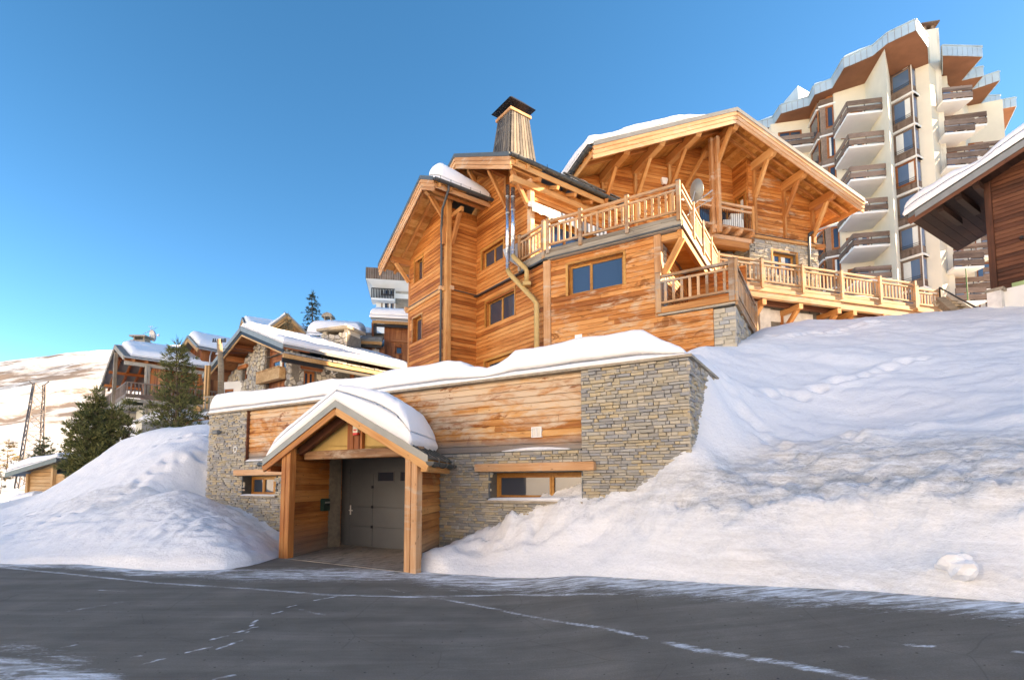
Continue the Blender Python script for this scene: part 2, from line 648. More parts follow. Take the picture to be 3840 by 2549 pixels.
m_render_w = plain('white_render', (.72, .71, .68), .9, 0, .05, .8, bump=.1)
m_zinc = plain('zinc_fascia', (.42, .52, .56), .42, .35, .10, .6)
m_soffit_t = plain('brown_soffit', (.24, .10, .055), .75, 0, .12, .8)
m_slab = plain('balcony_slab_white', (.72, .72, .70), .85, 0, .05, .6)
m_mail = plain('dark_green_paint', (.012, .045, .036), .4, 0, .1, 5)
m_red = plain('red_plastic', (.65, .03, .025), .4, 0, .05, 5)
m_cream_p = plain('cream_plastic', (.62, .60, .50), .5, 0, .04, 5)
m_tiles = stone_mat('slate_tiles', [(.20, .215, .22), (.25, .26, .255), (.16, .175, .18), (.29, .29, .28)])
m_pole = wood('pole_wood', (.40, .32, .23), (.29, .22, .15), (.17, .12, .08))
m_bark = plain('bark', (.12, .085, .06), .95, 0, .3, 12, bump=.5)
m_galv = plain('galvanised_steel', (.42, .44, .46), .4, .6, .08, 4)
m_rust = plain('dark_lattice_steel', (.13, .115, .115), .7, .3, .2, 2)
m_green = plain('green_paint', (.05, .25, .10), .5, 0, .1, 4)
m_lightgreen = plain('pale_green_strip', (.30, .42, .20), .6, 0, .1, 4)


def needle_mat(name, a, b):
    k = NT(name)
    n = k.noise(k.pos(), 3.0, 3)
    f = k.ma('ADD', k.ma('MULTIPLY', k.isl(), .7), k.ma('MULTIPLY', n, .3))
    c = k.ramp(f, [(.15, a), (.85, b)])
    return k.out(c, .75, .15)


m_pine = needle_mat('pine_needles', (.06, .075, .03), (.20, .20, .08))
m_spruce = needle_mat('spruce_needles', (.030, .050, .032), (.085, .115, .070))
m_bush = needle_mat('winter_shrub', (.16, .12, .07), (.32, .25, .14))

# ------------------------------------------------------------------ main survey frames
post_l = onz(1042, 2091)
PF = Fr(post_l.xy, -31.5)                              # front of the entrance porch
A = Fr(PF.P(0, -1.8, 0).xy, -31.5)                     # stone and timber front of the garage
DF = Fr(onz(1275, 2042).xy, -31.5)                     # garage door
W4 = Fr((1.35, 19.7), -31.5)                           # chalet, wall under the upper terrace
W3 = Fr((1.35, 19.7), u=(.592, -.806))
C3 = W3.P(-5.0, 0, 0)
W2 = Fr(C3.xy, u=(.806, .592))
C2 = W2.P(-1.63, 0, 0)
W1 = Fr(C2.xy, u=(.592, -.806))
BR = Fr((8.57, 22.3), u=(.956, .292))                  # right hand terrace edge
AS = A.side(8.96)
PV = Vector((.104, .9946, 0))                          # the porch runs back along this


def zroad(x):
    x = np.asarray(x, float)
    return .09 * np.maximum(0, x + .5) * np.clip((x + .5) / 1.5, 0, 1)


# ------------------------------------------------------------------ terrain
FOOT = [(-90, 17), (-25, 12.2), (-11, 11.45), (-9.2, 11.45), (-7, 10.6), (-5.75, 10.75), (-5.5, 11.2), (-5.3, 15.6), (-2.35, 15.2), (-2.2, 10.95), (-1.2, 10.2), (.4, 9.5), (1.26, 9.0), (2.7, 7.8), (4.2, 6.5), (5.2, 5.4), (8, 2.2), (12, -3), (20, -14), (40, -40)]
FX, FY = [p[0] for p in FOOT], [p[1] for p in FOOT]
ctrl = []


def cpx(x, *yy):
    for Y, y in yy:
        ctrl.append(tuple(atY(x, y, Y)))


for x, y in [(1690, 2040), (1780, 1985), (1850, 1975), (1980, 1930), (2060, 1900), (2160, 1878), (2290, 1868), (2400, 1818), (2455, 1772), (2500, 1742), (2540, 1710), (2580, 1672), (772, 1895), (850, 1900), (950, 1932), (1000, 1962), (1035, 1985)]:
    s_, z_ = A.pix(x, y)
    ctrl.append(tuple(A.P(s_, 0, z_)))
for x, y in [(2612, 1630), (2630, 1545), (2645, 1470), (2659, 1400)]:
    s_, z_ = AS.pix(x, y)
    ctrl.append(tuple(AS.P(s_, 0, z_)))
for x, y in FOOT[:7] + FOOT[9:]:
    if y > -20:
        ctrl.append((x, y, float(zroad(x))))
        ctrl.append((x, y - 2.0, float(zroad(x))))
ctrl += [(-4.9, 12, -.3), (-3.5, 11, -.2), (-3.5, 14, -.5), (-4.5, 14.5, -.5), (-5.6, 12.2, .12), (-2.0, 10.75, .30), (-1.55, 10.9, .42)]
cpx(1800, (11.1, 2060))
cpx(2000, (10.0, 2100), (10.5, 2000))
cpx(2200, (9.4, 2110), (9.9, 1975))
cpx(2400, (8.7, 2100), (9.0, 2010), (9.5, 1900))
cpx(2600, (8.1, 2105), (8.3, 1990), (8.7, 1880), (9.1, 1760))
cpx(2690, (9.6, 1690), (10.2, 1600), (10.8, 1480), (11.5, 1420))
cpx(2750, (7.6, 2110), (7.8, 1990), (8.2, 1905), (9.3, 1740), (11, 1570), (13, 1420), (15, 1325), (16.2, 1285))
cpx(2640, (12.5, 1350), (15, 1302), (16.6, 1292))
cpx(2850, (16.5, 1262), (19, 1236))
cpx(3000, (7.05, 2140), (7.3, 2085), (7.5, 1960), (8.0, 1855), (9.3, 1700), (12, 1500), (15, 1330), (18, 1240), (20.5, 1213))
cpx(3200, (6.65, 2150), (6.95, 2095), (7.15, 1955), (7.7, 1830), (9.1, 1660), (12, 1460), (15, 1310), (18, 1228), (21, 1192))
cpx(3450, (6.15, 2160), (6.4, 2095), (6.6, 1930), (7.2, 1780), (9, 1600), (12, 1410), (15, 1280), (18, 1208), (21, 1176))
cpx(3840, (5.5, 2180), (5.75, 2095), (5.95, 1900), (6.6, 1720), (8.5, 1530), (12, 1350), (15, 1228), (18, 1160), (20.5, 1128))
cpx(4400, (5.1, 2200), (5.6, 1850), (8, 1450), (12, 1230), (17, 1040))
cpx(900, (11.4, 2050), (13, 1985), (15, 1940))
cpx(700, (11.1, 2060), (12.5, 1965), (15, 1835), (18, 1700), (20, 1630), (21.5, 1600))
cpx(450, (11.6, 2060), (13, 1965), (16, 1850), (19, 1740), (21.5, 1672), (22.5, 1658))
cpx(250, (12, 2055), (14, 1960), (17, 1870), (20, 1802), (22, 1788))
cpx(60, (12.5, 2055), (15, 1970), (18, 1925), (21, 1898))
cpx(150, (12.2, 2055), (14.5, 1965), (18, 1895), (21, 1850), (24, 1868), (27, 1872))
cpx(60, (24, 1908), (27, 1900), (30, 1885))
cpx(250, (25, 1822), (28, 1840))
cpx(330, (22, 1742), (26, 1760))
cpx(-250, (13, 2050), (18, 1960), (22, 1925))
cpx(762, (18.2, 1740), (20, 1640), (21.5, 1588))
ctrl += [(-9, 24, 3.8), (-7, 28, 4.2), (-15.2, 26, 3.8), (-18.5, 28, 4.6), (-22, 33, 4.0), (-18, 34, 6.3), (-10, 34, 6.2), (-28, 32, .6), (-36, 32, .2), (-36, 40, 0), (-60, 45, -4), (-52, 24, -1), (-40, 16, -.6), (-90, 60, -10), (-40, 60, 0),
         (0, 20, 3.6), (3, 14, 3.6), (-4, 19, 3.7), (4, 18.5, 4.2), (0, 30, 6.5), (8, 19, 6.6), (12, 24, 7.6), (20, 24, 9), (22, 28, 9.4), (14, 30, 8.6),
         (24, 36, 13), (35, 42, 14.5), (45, 52, 17), (12, 36, 10.5), (0, 44, 10), (-14, 45, 9), (20, 60, 18), (60, 70, 24), (-15, 70, 14),
         (0, -4.5, .1), (-20, -4.5, .0), (12, -9, 1), (0, -9, .8), (-24, -8, .5), (0, -20, 7), (0, -32, 17), (0, -60, 28), (-22, -14, 4), (-34, -10, 13), (-48, -10, 26), (-70, -10, 34), (-34, -32, 22), (-55, -40, 32), (-20, -38, 22), (-42, 4, 10), (-60, 6, 20), (30, -45, 18),  # unseen ground behind and left, slopes raised to bounce sun onto the fronts
         (26, 4, 6), (34, 8, 15), (50, 8, 26), (50, 17, 26), (34, 14, 16), (27, 14, 10.5), (55, 30, 13), (70, 16, 36), (45, 42, 14), (30, -12, 1.0), (50, -16, 1.5), (70, -20, 1.5), (90, -30, 2), (48, -4, 8), (75, 0, 12), (60, -45, 8)]  # unseen hill on the right, added to keep the road in shade
C = np.array(ctrl)


def _U(r2):
    return r2 * np.log(np.maximum(r2, 1e-9)) * .5


def tps(P3, lam=.02):
    n = len(P3)
    X = P3[:, :2] / 10
    d2 = ((X[:, None] - X[None]) ** 2).sum(-1)
    K = _U(d2) + lam * np.eye(n) * .05
    Q = np.hstack([np.ones((n, 1)), X])
    L = np.block([[K, Q], [Q.T, np.zeros((3, 3))]])
    w = np.linalg.solve(L, np.concatenate([P3[:, 2], np.zeros(3)]))

    def f(x, y):
        sh = np.shape(x)
        q = np.stack([np.ravel(x), np.ravel(y)], 1) / 10
        o = np.empty(len(q))
        for i in range(0, len(q), 20000):
            b = q[i:i + 20000]
            o[i:i + 20000] = _U(((b[:, None] - X[None]) ** 2).sum(-1)) @ w[:n] + w[n] + b @ w[n + 1:]
        return o.reshape(sh)
    return f


_tz = tps(C)


def terrain(x, y, detail=True):
    x, y = np.asarray(x, float), np.asarray(y, float)
    z = _tz(x, y)
    yf = np.interp(x, FX, FY)
    e = y - yf                                          # how far beyond the road edge
    zr = zroad(x)
    dirt = np.zeros_like(z)
    if detail:
        k = np.clip(e / 1.2, 0, 1)
        h = z - zr
        bank = np.exp(-((h - .9) / .75) ** 2) * np.clip(e / .6, 0, 1) * (e < 6) * np.interp(x, [-30, -9, -6, 0, 2], [.15, .22, .6, .8, .8])
        # ploughed lumps low down, wind-packed smooth snow above
        lum = fbm(x * 1.7, y * 1.7 + z * 1.2, 3, 5, .55)
        lum2 = np.abs(fbm(x * 3.1 + 5, z * 3.4 + y, 9, 4, .55))
        z = z + k * bank * (lum * .55 - lum2 * .5 + .08)
        z = z + k * fbm(x * .55, y * .55, 21, 3) * .35 * np.clip(h / 2, 0.1, 1)
        z = z + k * fbm(x * 4, y * 4, 31, 3) * (.05 + .10 * bank)
        z = z + k * bank * (np.abs(fbm(x * 2.2, y * 2.2 + z * 1.5, 57, 4, .6)) * -.5 + .06)
        # scooped undercut streaks in the cut face
        strat = np.sin(h * 9 + fbm(x * .6, y * .6, 5, 3) * 9)
        z = z + k * bank * strat * .035
        # old footprints
        tr = [((-12.5, 14.5), (-10.2, 19.5)), ((-9.6, 15.6), (-10.4, 21)), ((-13.5, 19.5), (-9.8, 20.3)), ((4.8, 9.4), (4.2, 15.5)), ((5.5, 12.2), (10.5, 13.2)), ((8.5, 17), (14, 18.5)), ((5.0, 9.0), (7.5, 9.5))]
        rs = np.random.RandomState(4)
        for (ax, ay), (bx, by) in tr:
            L = math.hypot(bx - ax, by - ay)
            n = int(L / .33)
            for i in range(n):
                t = i / n
                wx = ax + (bx - ax) * t + rs.normal(0, .10) + math.sin(t * 7) * .25
                wy = ay + (by - ay) * t + rs.normal(0, .10)
                m_ = (np.abs(x - wx) < .6) & (np.abs(y - wy) < .6)
                if m_.any():
                    r2 = ((x[m_] - wx) ** 2 + (y[m_] - wy) ** 2) / .02
                    z[m_] += -.10 * np.exp(-r2) + .035 * np.exp(-(np.sqrt(r2) - 1.7) ** 2)
        dirt = np.clip(np.exp(-((h - 1.4) / .42) ** 2) * (e > .1) * (e < 5) * 1.3 + .5 * np.exp(-((e - .1) / .5) ** 2) + .25 * bank, 0, 1)
        right = np.clip((x - 1.0) / 2.5, .45, 1)
        dirt = dirt * right + 0
    flat = np.clip((e + .02) / .25, 0, 1)
    inroad = (e < .23) & (y > -4.2)
    z = np.where(inroad, zr - .06 + (z - zr + .06) * flat, z)
    return z, dirt


def grid_mesh(name, xs, ys, Z, m, attrs=None, kind='structure'):
    nx, ny = len(xs), len(ys)
    Xg, Yg = np.meshgrid(xs, ys)
    co = np.stack([Xg, Yg, Z], -1).reshape(-1, 3)
    me = bpy.data.meshes.new(name)
    idx = np.arange(nx * ny).reshape(ny, nx)
    q = np.stack([idx[:-1, :-1], idx[:-1, 1:], idx[1:, 1:], idx[1:, :-1]], -1).reshape(-1, 4)
    me.vertices.add(len(co))
    me.vertices.foreach_set('co', co.ravel())
    me.loops.add(q.size)
    me.loops.foreach_set('vertex_index', q.ravel())
    me.polygons.add(len(q))
    me.polygons.foreach_set('loop_start', np.arange(0, q.size, 4))
    me.polygons.foreach_set('use_smooth', np.ones(len(q), bool))
    me.update()
    for a, v in (attrs or {}).items():
        at = me.attributes.new(a, 'FLOAT', 'POINT')
        at.data.foreach_set('value', np.ascontiguousarray(v, dtype=np.float32).ravel())
    me.materials.append(m)
    o = bpy.data.objects.new(name, me)
    link(o)
    o['kind'] = kind
    return o


NX0, NX1, NY0, NY1 = -26.0, 21.5, 4.0, 27.0
xs = np.arange(NX0, NX1 + .01, .065)
ys = np.arange(NY0, NY1 + .01, .065)
Xg, Yg = np.meshgrid(xs, ys)
Zg, Dg = terrain(Xg, Yg)
grid_mesh('snow_ground', xs, ys, Zg, m_snow_d, {'dirt': Dg})
xs = np.arange(-120, 121, 2.0)
ys = np.arange(-70, 111, 2.0)
Xg, Yg = np.meshgrid(xs, ys)
Zf, _ = terrain(Xg, Yg, False)
Zf = Zf + fbm(Xg * .12, Yg * .12, 44, 3) * 1.2
ins = np.minimum(np.minimum(Xg - NX0, NX1 - Xg), np.minimum(Yg - NY0, NY1 - Yg))
Zf = np.where(ins > -2.2, Zf - .25 - .6 * (ins > 0), Zf)
Zf = np.where((Yg < 14) & (Yg > -6) & (np.abs(Xg) < 30) & (ins <= 0) & (Yg < np.interp(Xg, FX, FY) + 2), np.minimum(Zf, zroad(Xg) - .35), Zf)
grid_mesh('snow_hillside', xs, ys, Zf, m_snow)  # far ground, including the unseen hills added for shade and bounce

# ------------------------------------------------------------------ mountain across the valley
k = NT('mountain_snow_rock')
p_ = k.pos()
n1 = k.noise(k.vm('MULTIPLY', p_, (.012, .012, .04)), 1.0, 8, .68, .4)
n2 = k.noise(k.vm('MULTIPLY', p_, (.06, .06, .16)), 1.0, 6, .7, .4)
rock = k.rng(k.ma('ADD', k.ma('MULTIPLY', n1, .55), k.ma('MULTIPLY', n2, .45)), .475, .565)
m_mount = k.out(k.mix(rock, (.72, .73, .745), k.mix(n2, (.13, .10, .085), (.30, .235, .20))), .9, .1)
xs = np.arange(-620, 200, 6.0)
ys = np.arange(112, 560, 6.0)
Xg, Yg = np.meshgrid(xs, ys)
az = Xg / np.maximum(Yg, 1)
crest = 101 + 6 * np.sin((az + .96) * 5) + 10 * np.clip((az + .86) * 2.2, -1, 1.2)
tt = np.clip((Yg - 112) / 300, 0, 1)
Zm = -12 + (crest + 12) * (tt ** .85) * np.where(tt >= 1, 1, 1) + fbm(Xg * .012, Yg * .012, 61, 5) * 26 * np.clip(tt * 3, 0, 1) * (1 - .75 * tt) + fbm(Xg * .05, Yg * .05, 71, 4) * 6 * (1 - .7 * tt)
Zm = Zm - np.clip((Yg - 412), 0, 999) * .10
grid_mesh('mountain', xs, ys, Zm, m_mount)

# ------------------------------------------------------------------ road
k = NT('asphalt')
p_ = k.pos()
sn = k.attr('snow')
a1 = k.noise(p_, 70, 4, .8)
a2 = k.noise(p_, 1.2, 4, .6)
a3 = k.noise(k.vm('MULTIPLY', p_, (.22, 2.6, 1)), 1.0, 7, .68, .5)
base = k.ramp(k.ma('ADD', k.ma('MULTIPLY', a1, .34), k.ma('ADD', k.ma('MULTIPLY', a2, .30), k.ma('MULTIPLY', a3, .36))), [(.3, (.10, .082, .066)), (.52, (.205, .172, .142)), (.75, (.36, .305, .255))])
grit = k.vor(p_, 7.5)
base = k.mix(k.rng(grit, .05, .10, .85, 0), base, (.035, .028, .023))
cr = k.vor(k.vm('ADD', k.vm('MULTIPLY', p_, (.55, .8, 1)), k.vm('SCALE', k.n('TexNoise', {'Scale': 2.5, 'Detail': 5}).outputs[1], .35)), 1.0, 'DISTANCE_TO_EDGE')
base = k.mix(k.rng(cr, .001, .005, .22, 0), base, (.04, .033, .028))
st = k.noise(k.vm('MULTIPLY', p_, (2.0, 8, 1)), 1.0, 7, .75, .8)
st2 = k.noise(k.vm('MULTIPLY', p_, (1, 2.2, 1)), 16, 6, .85)
sm = k.ma('SUBTRACT', k.ma('ADD', k.ma('MULTIPLY', sn, 1.0), k.ma('ADD', k.ma('MULTIPLY', st, .55), k.ma('MULTIPLY', st2, .75))), 1.06)
sm = k.rng(sm, -.03, .22)
slush = k.mix(k.rng(st, .42, .58), (.33, .30, .27), (.84, .85, .87))
colr = k.mix(sm, base, slush)
k.bump(k.ma('ADD', k.ma('MULTIPLY', a1, .5), k.ma('MULTIPLY', sm, .8)), .45, .012)
m_road = k.out(colr, k.rng(sm, 0, 1, .8, .9), .08)


def seg_d(x, y, a, b):
    ax, ay, bx, by = a[0], a[1], b[0], b[1]
    dx, dy = bx - ax, by - ay
    t = np.clip(((x - ax) * dx + (y - ay) * dy) / (dx * dx + dy * dy + 1e-9), 0, 1)
    return np.hypot(x - ax - dx * t, y - ay - dy * t)


def road_snow(X, Y):
    e = Y - np.interp(X, FX, FY)
    drive = (X > -5.6) & (X < -2.0) & (Y > 10.6)
    wide = np.interp(X, [-30, -8, -6, -4, -1, 2, 4, 9], [.6, .7, 1.2, 1.6, 2.0, 1.9, 1.7, 1.4])
    edge = np.clip(.80 + e / wide * .66, 0, .80)
    s_ = np.where(drive, .22 + .45 * np.clip(1 - np.abs(Y - 10.4) / .8, 0, 1), edge)
    s_ = np.maximum(s_, .60 * np.exp(-(((X + 3.2) / 3.2) ** 4 + ((Y - 10.3) / 1.1) ** 2)))
    lines = [([(0, 2125), (300, 2155), (600, 2185), (930, 2205), (1200, 2228), (1520, 2238), (1900, 2228), (2300, 2222)], .10, .55),
             ([(1660, 2245), (1850, 2280), (2000, 2310), (2270, 2350), (2420, 2385)], .07, .55), ([(2500, 2400), (2620, 2425), (2900, 2460), (3250, 2515), (3440, 2549)], .10, .60),
             ([(1440, 2205), (1560, 2230), (1640, 2245)], .06, .42),
             ([(260, 2290), (460, 2255)], .13, .40), ([(40, 2420), (300, 2480)], .3, .40), ([(-300, 2470), (0, 2500), (350, 2560)], .35, .62), ([(1110, 2280), (1210, 2305)], .10, .40), ([(2560, 2180), (2700, 2190), (3000, 2240)], .08, .35), ([(2900, 2262), (3000, 2275)], .08, .38), ([(3400, 2365), (3490, 2362)], .06, .55), ([(3150, 2388), (3180, 2388)], .05, .5), ([(3800, 2350), (3860, 2345)], .06, .6),
             ([(2080, 2480), (2700, 2520)], .18, .25)]
    for pts, w, amp in lines:
        wp = [onz(px, py, 0.0) for px, py in pts]
        wp = [onz(px, py, float(zroad(q.x))) for (px, py), q in zip(pts, wp)]
        for i in range(len(wp) - 1):
            d_ = seg_d(X, Y, wp[i], wp[i + 1])
            s_ = np.maximum(s_, amp * np.exp(-(d_ / w) ** 2))
    dashes = [(370, 2211, 470, 2216), (815, 2433, 905, 2400), (925, 2370, 960, 2325), (880, 2372, 960, 2350), (790, 2398, 850, 2383), (700, 2445, 790, 2425), (1020, 2300, 1060, 2290), (1180, 2250, 1260, 2236), (1075, 2276, 1110, 2268), (540, 2488, 612, 2468), (800, 2545, 880, 2530), (490, 2462, 530, 2458), (240, 2425, 290, 2415), (945, 2335, 965, 2324)]
    for x0, y0, x1, y1 in dashes:
        d_ = seg_d(X, Y, onz(x0, y0), onz(x1, y1))
        s_ = np.maximum(s_, .66 * np.exp(-(d_ / .035) ** 2))
    return s_


xs = np.arange(-16, 8.01, .05)
ys = np.arange(3.2, 13.0, .035)
Xg, Yg = np.meshgrid(xs, ys)
yf = np.interp(Xg, FX, FY)
Zr = zroad(Xg) + fbm(Xg * .6, Yg * .6, 81, 2) * .012 - np.clip(Yg - yf - .35, 0, .5) * .5
grid_mesh('road', xs, ys, Zr, m_road, {'snow': road_snow(Xg, Yg)})
xs = np.arange(-70, 40.1, .5)
ys = np.arange(-4.2, 16.1, .4)
Xg, Yg = np.meshgrid(xs, ys)
e_ = Yg - np.interp(Xg, FX, FY)
Zr = zroad(Xg) - .004 - np.clip(e_ - .3, 0, 3) * .5 - .05 * ((Xg > -15.4) & (Xg < 7.4) & (Yg > 3.8) & (Yg < 12.5)) - 2.0 * np.clip((Xg - 8) * .2, 0, 1) * (e_ > 1)
grid_mesh('road_beyond', xs, ys, Zr, m_road, {'snow': np.clip(.8 + e_ / .9 * .7, 0, .8)})

# driveway into the garage
k = NT('driveway_concrete')
p_ = k.pos()
d1 = k.noise(k.vm('MULTIPLY', p_, (3, 1.0, 1)), 1.5, 6, .7, .4)
d2 = k.noise(p_, 60, 4, .7)
c_ = k.ramp(k.ma('ADD', k.ma('MULTIPLY', d1, .75), k.ma('MULTIPLY', d2, .25)), [(.34, (.10, .09, .082)), (.46, (.26, .23, .20)), (.7, (.36, .325, .285))])
k.bump(d2, .3, .01)
m_drive = k.out(c_, .8, .2)
q = [PF.P(.25, 0, .012), PF.P(4.05, 0, .012), PF.P(4.05, 0, .012) + PV * 3.2, PF.P(.1, 0, .012) + PV * 3.2]
mb = MB()
N = 14
for i in range(N):                                       # worn slabs across the drive
    for j in range(3):
        a, b, c0, c1 = i / N, (i + 1) / N - .004, j / 3, (j + 1) / 3 - .004
        f = lambda u_, v_: q[0].lerp(q[1], u_).lerp(q[3].lerp(q[2], u_), v_)
        mb.prism([f(c0, a), f(c1, a), f(c1, b), f(c0, b)], (0, 0, -.05))
tag(mb.build('driveway', m_drive), kind='structure')

# ------------------------------------------------------------------ builders for walls, windows, snow
STONES = {}


def ashlar(key, fr, a0, a1, z0, z1, holes=(), d=0.0, hc=(.040, .075), wc=(.09, .36), cull=True, zfun=None):
    """coursed dry stone: collect the stones of one wall face"""
    L = STONES.setdefault(key, [])
    z = z0
    while z < z1 - .02:
        h = min(random.uniform(*hc), z1 - z)
        if z1 - z - h < .03:
            h = z1 - z
        a = a0
        while a < a1 - .02:
            w = min(random.uniform(*wc) * random.uniform(.6, 1), a1 - a)
            if a1 - a - w < .07:
                w = a1 - a
            am, zm = a + w / 2, z + h / 2
            hit = [H for H in holes if H[0] < am < H[1] and H[2] < zm < H[3]]
            if not hit:
                L.append((fr, a, d, z, w, h))
            a += w
        z += h


def stone_mesh(w, h, t, r):
    j = lambda s_: r.uniform(-s_, s_)
    i = min(.012, w * .12, h * .2)
    b = [(0.004, 0, .003), (w - .004, 0, .003), (w - .004, 0, h - .003), (.004, 0, h - .003)]
    f1 = [(.004 + j(.003), -t * .75, .003 + j(.003)), (w - .004 + j(.003), -t * .75, .003 + j(.003)), (w - .004 + j(.003), -t * .75, h - .003 + j(.003)), (.004 + j(.003), -t * .75, h - .003 + j(.003))]
    f2 = [(i + j(.004), -t + j(.008), i + j(.003)), (w - i + j(.004), -t + j(.008), i + j(.003)), (w - i + j(.004), -t + j(.008), h - i + j(.003)), (i + j(.004), -t + j(.008), h - i + j(.003))]
    fs = [(8, 9, 10, 11)]
    for k_ in range(2):
        for q_ in range(4):
            n_ = (q_ + 1) % 4
            fs.append((k_ * 4 + q_, k_ * 4 + n_, k_ * 4 + 4 + n_, k_ * 4 + 4 + q_))
    return MB().add(b + f1 + f2, fs)


def lay_stones(key, parent, m, limit=300, t=(.02, .075), rest_name='stone_facing', cull=True):
    r = random.Random(5)
    L = STONES.pop(key)
    keep = []
    pts = [s_[0].P(s_[1] + s_[4] / 2, s_[2], s_[3] + s_[5]) for s_ in L]
    if cull:
        tz = _tz(np.array([p.x for p in pts]), np.array([p.y for p in pts]))
    for s_, p, g in zip(L, pts, tz if cull else [-99] * len(L)):
        if p.z > g - .25:
            ang = abs(s_[0].n[0] * p.x + s_[0].n[1] * p.y) / math.hypot(p.x, p.y)
            vis = 1 if p.z > g + .12 else .0
            keep.append((s_[4] * s_[5] * ang / (p.x ** 2 + p.y ** 2) * vis, s_))
    keep.sort(key=lambda q_: -q_[0])
    rest = MB()
    for i, (_, (fr, a, d, z, w, h)) in enumerate(keep):
        mb = stone_mesh(w, h, r.uniform(*t), r)
        M = fr.mat(a, d, z)
        if i < limit:
            mb.build('stone', m, parent, M)
        else:
            rest.add([M @ Vector(v) for v in mb.v], mb.f)
    if rest.v:
        tag(rest.build(rest_name, m, parent), kind='stuff')


def window(fr, a0, a1, z0, z1, parent, m, d=-.12, fw=.055, splits=(.5,), casing=0.0, glass=None, sill=None, depth=.06, name='window', muntin=0, curtain=False, label=None, cm=None):
    """timber window: frame, sashes with panes, optional casing boards on the wall face and a sill"""
    mb = MB()
    e = .001
    for (p, q, r_, s_) in ((a0 + e, a1 - e, z0 + e, z0 + fw), (a0 + e, a1 - e, z1 - fw, z1 - e), (a0 + e, a0 + fw, z0 + fw, z1 - fw), (a1 - fw, a1 - e, z0 + fw, z1 - fw)):
        mb.fbox(fr, p, q, d - depth, d, r_, s_)
    w = mb.build(name, m, parent)
    if casing:
        c = casing
        for (p, q, r_, s_) in ((a0 - c, a1 + c, z1, z1 + c), (a0 - c, a0, z0, z1), (a1, a1 + c, z0, z1)):
            MB().fbox(fr, p, q, -.02, .055, r_, s_).build('casing', m, w)
    if label:
        w['label'] = label
    edges = [a0 + fw] + [a0 + (a1 - a0) * s_ for s_ in splits] + [a1 - fw]
    g = glass or m_glass
    for i in range(len(edges) - 1):
        p, q = edges[i] + (.004 if i else 0), edges[i + 1] - (.004 if i < len(edges) - 2 else 0)
        sw = fw * .75
        sb = MB()
        for (x0, x1, r_, s_) in ((p, q, z0 + fw, z0 + fw + sw), (p, q, z1 - fw - sw, z1 - fw), (p, p + sw, z0 + fw + sw, z1 - fw - sw), (q - sw, q, z0 + fw + sw, z1 - fw - sw)):
            sb.fbox(fr, x0, x1, d - depth + .008, d + .012, r_, s_)
        for j in range(muntin):
            zz = z0 + fw + sw + (z1 - z0 - 2 * fw - 2 * sw) * (j + 1) / (muntin + 1)
            sb.fbox(fr, p + sw, q - sw, d - depth + .012, d + .004, zz - .012, zz + .012)
        sb.build('sash', m, w)
        MB().fbox(fr, p + sw, q - sw, d - .035, d - .025, z0 + fw + sw, z1 - fw - sw).build('pane', g, w)
        if curtain:
            cb = MB()
            n_ = 14
            wd = (q - p - 2 * sw) * (.34 if curtain == 2 else .46)
            st = q - sw - wd if curtain == 2 else p + sw
            pts = [fr.P(st + wd * j / n_, d - .022 + .012 * (j % 2), z0 + fw + sw) for j in range(n_ + 1)]
            for j in range(n_):
                cb.add([pts[j], pts[j + 1], pts[j + 1] + Vector((0, 0, z1 - z0 - 2 * fw - 2 * sw)), pts[j] + Vector((0, 0, z1 - z0 - 2 * fw - 2 * sw))], [(0, 1, 2, 3)])
            cb.build('curtain', m_curtain, w)
    if sill:
        MB().fbox(fr, a0 - .05, a1 + .05, d + .013, .07, z0 - .045, z0 + .0005).build('sill', sill, w)
    # dark room behind
    return w


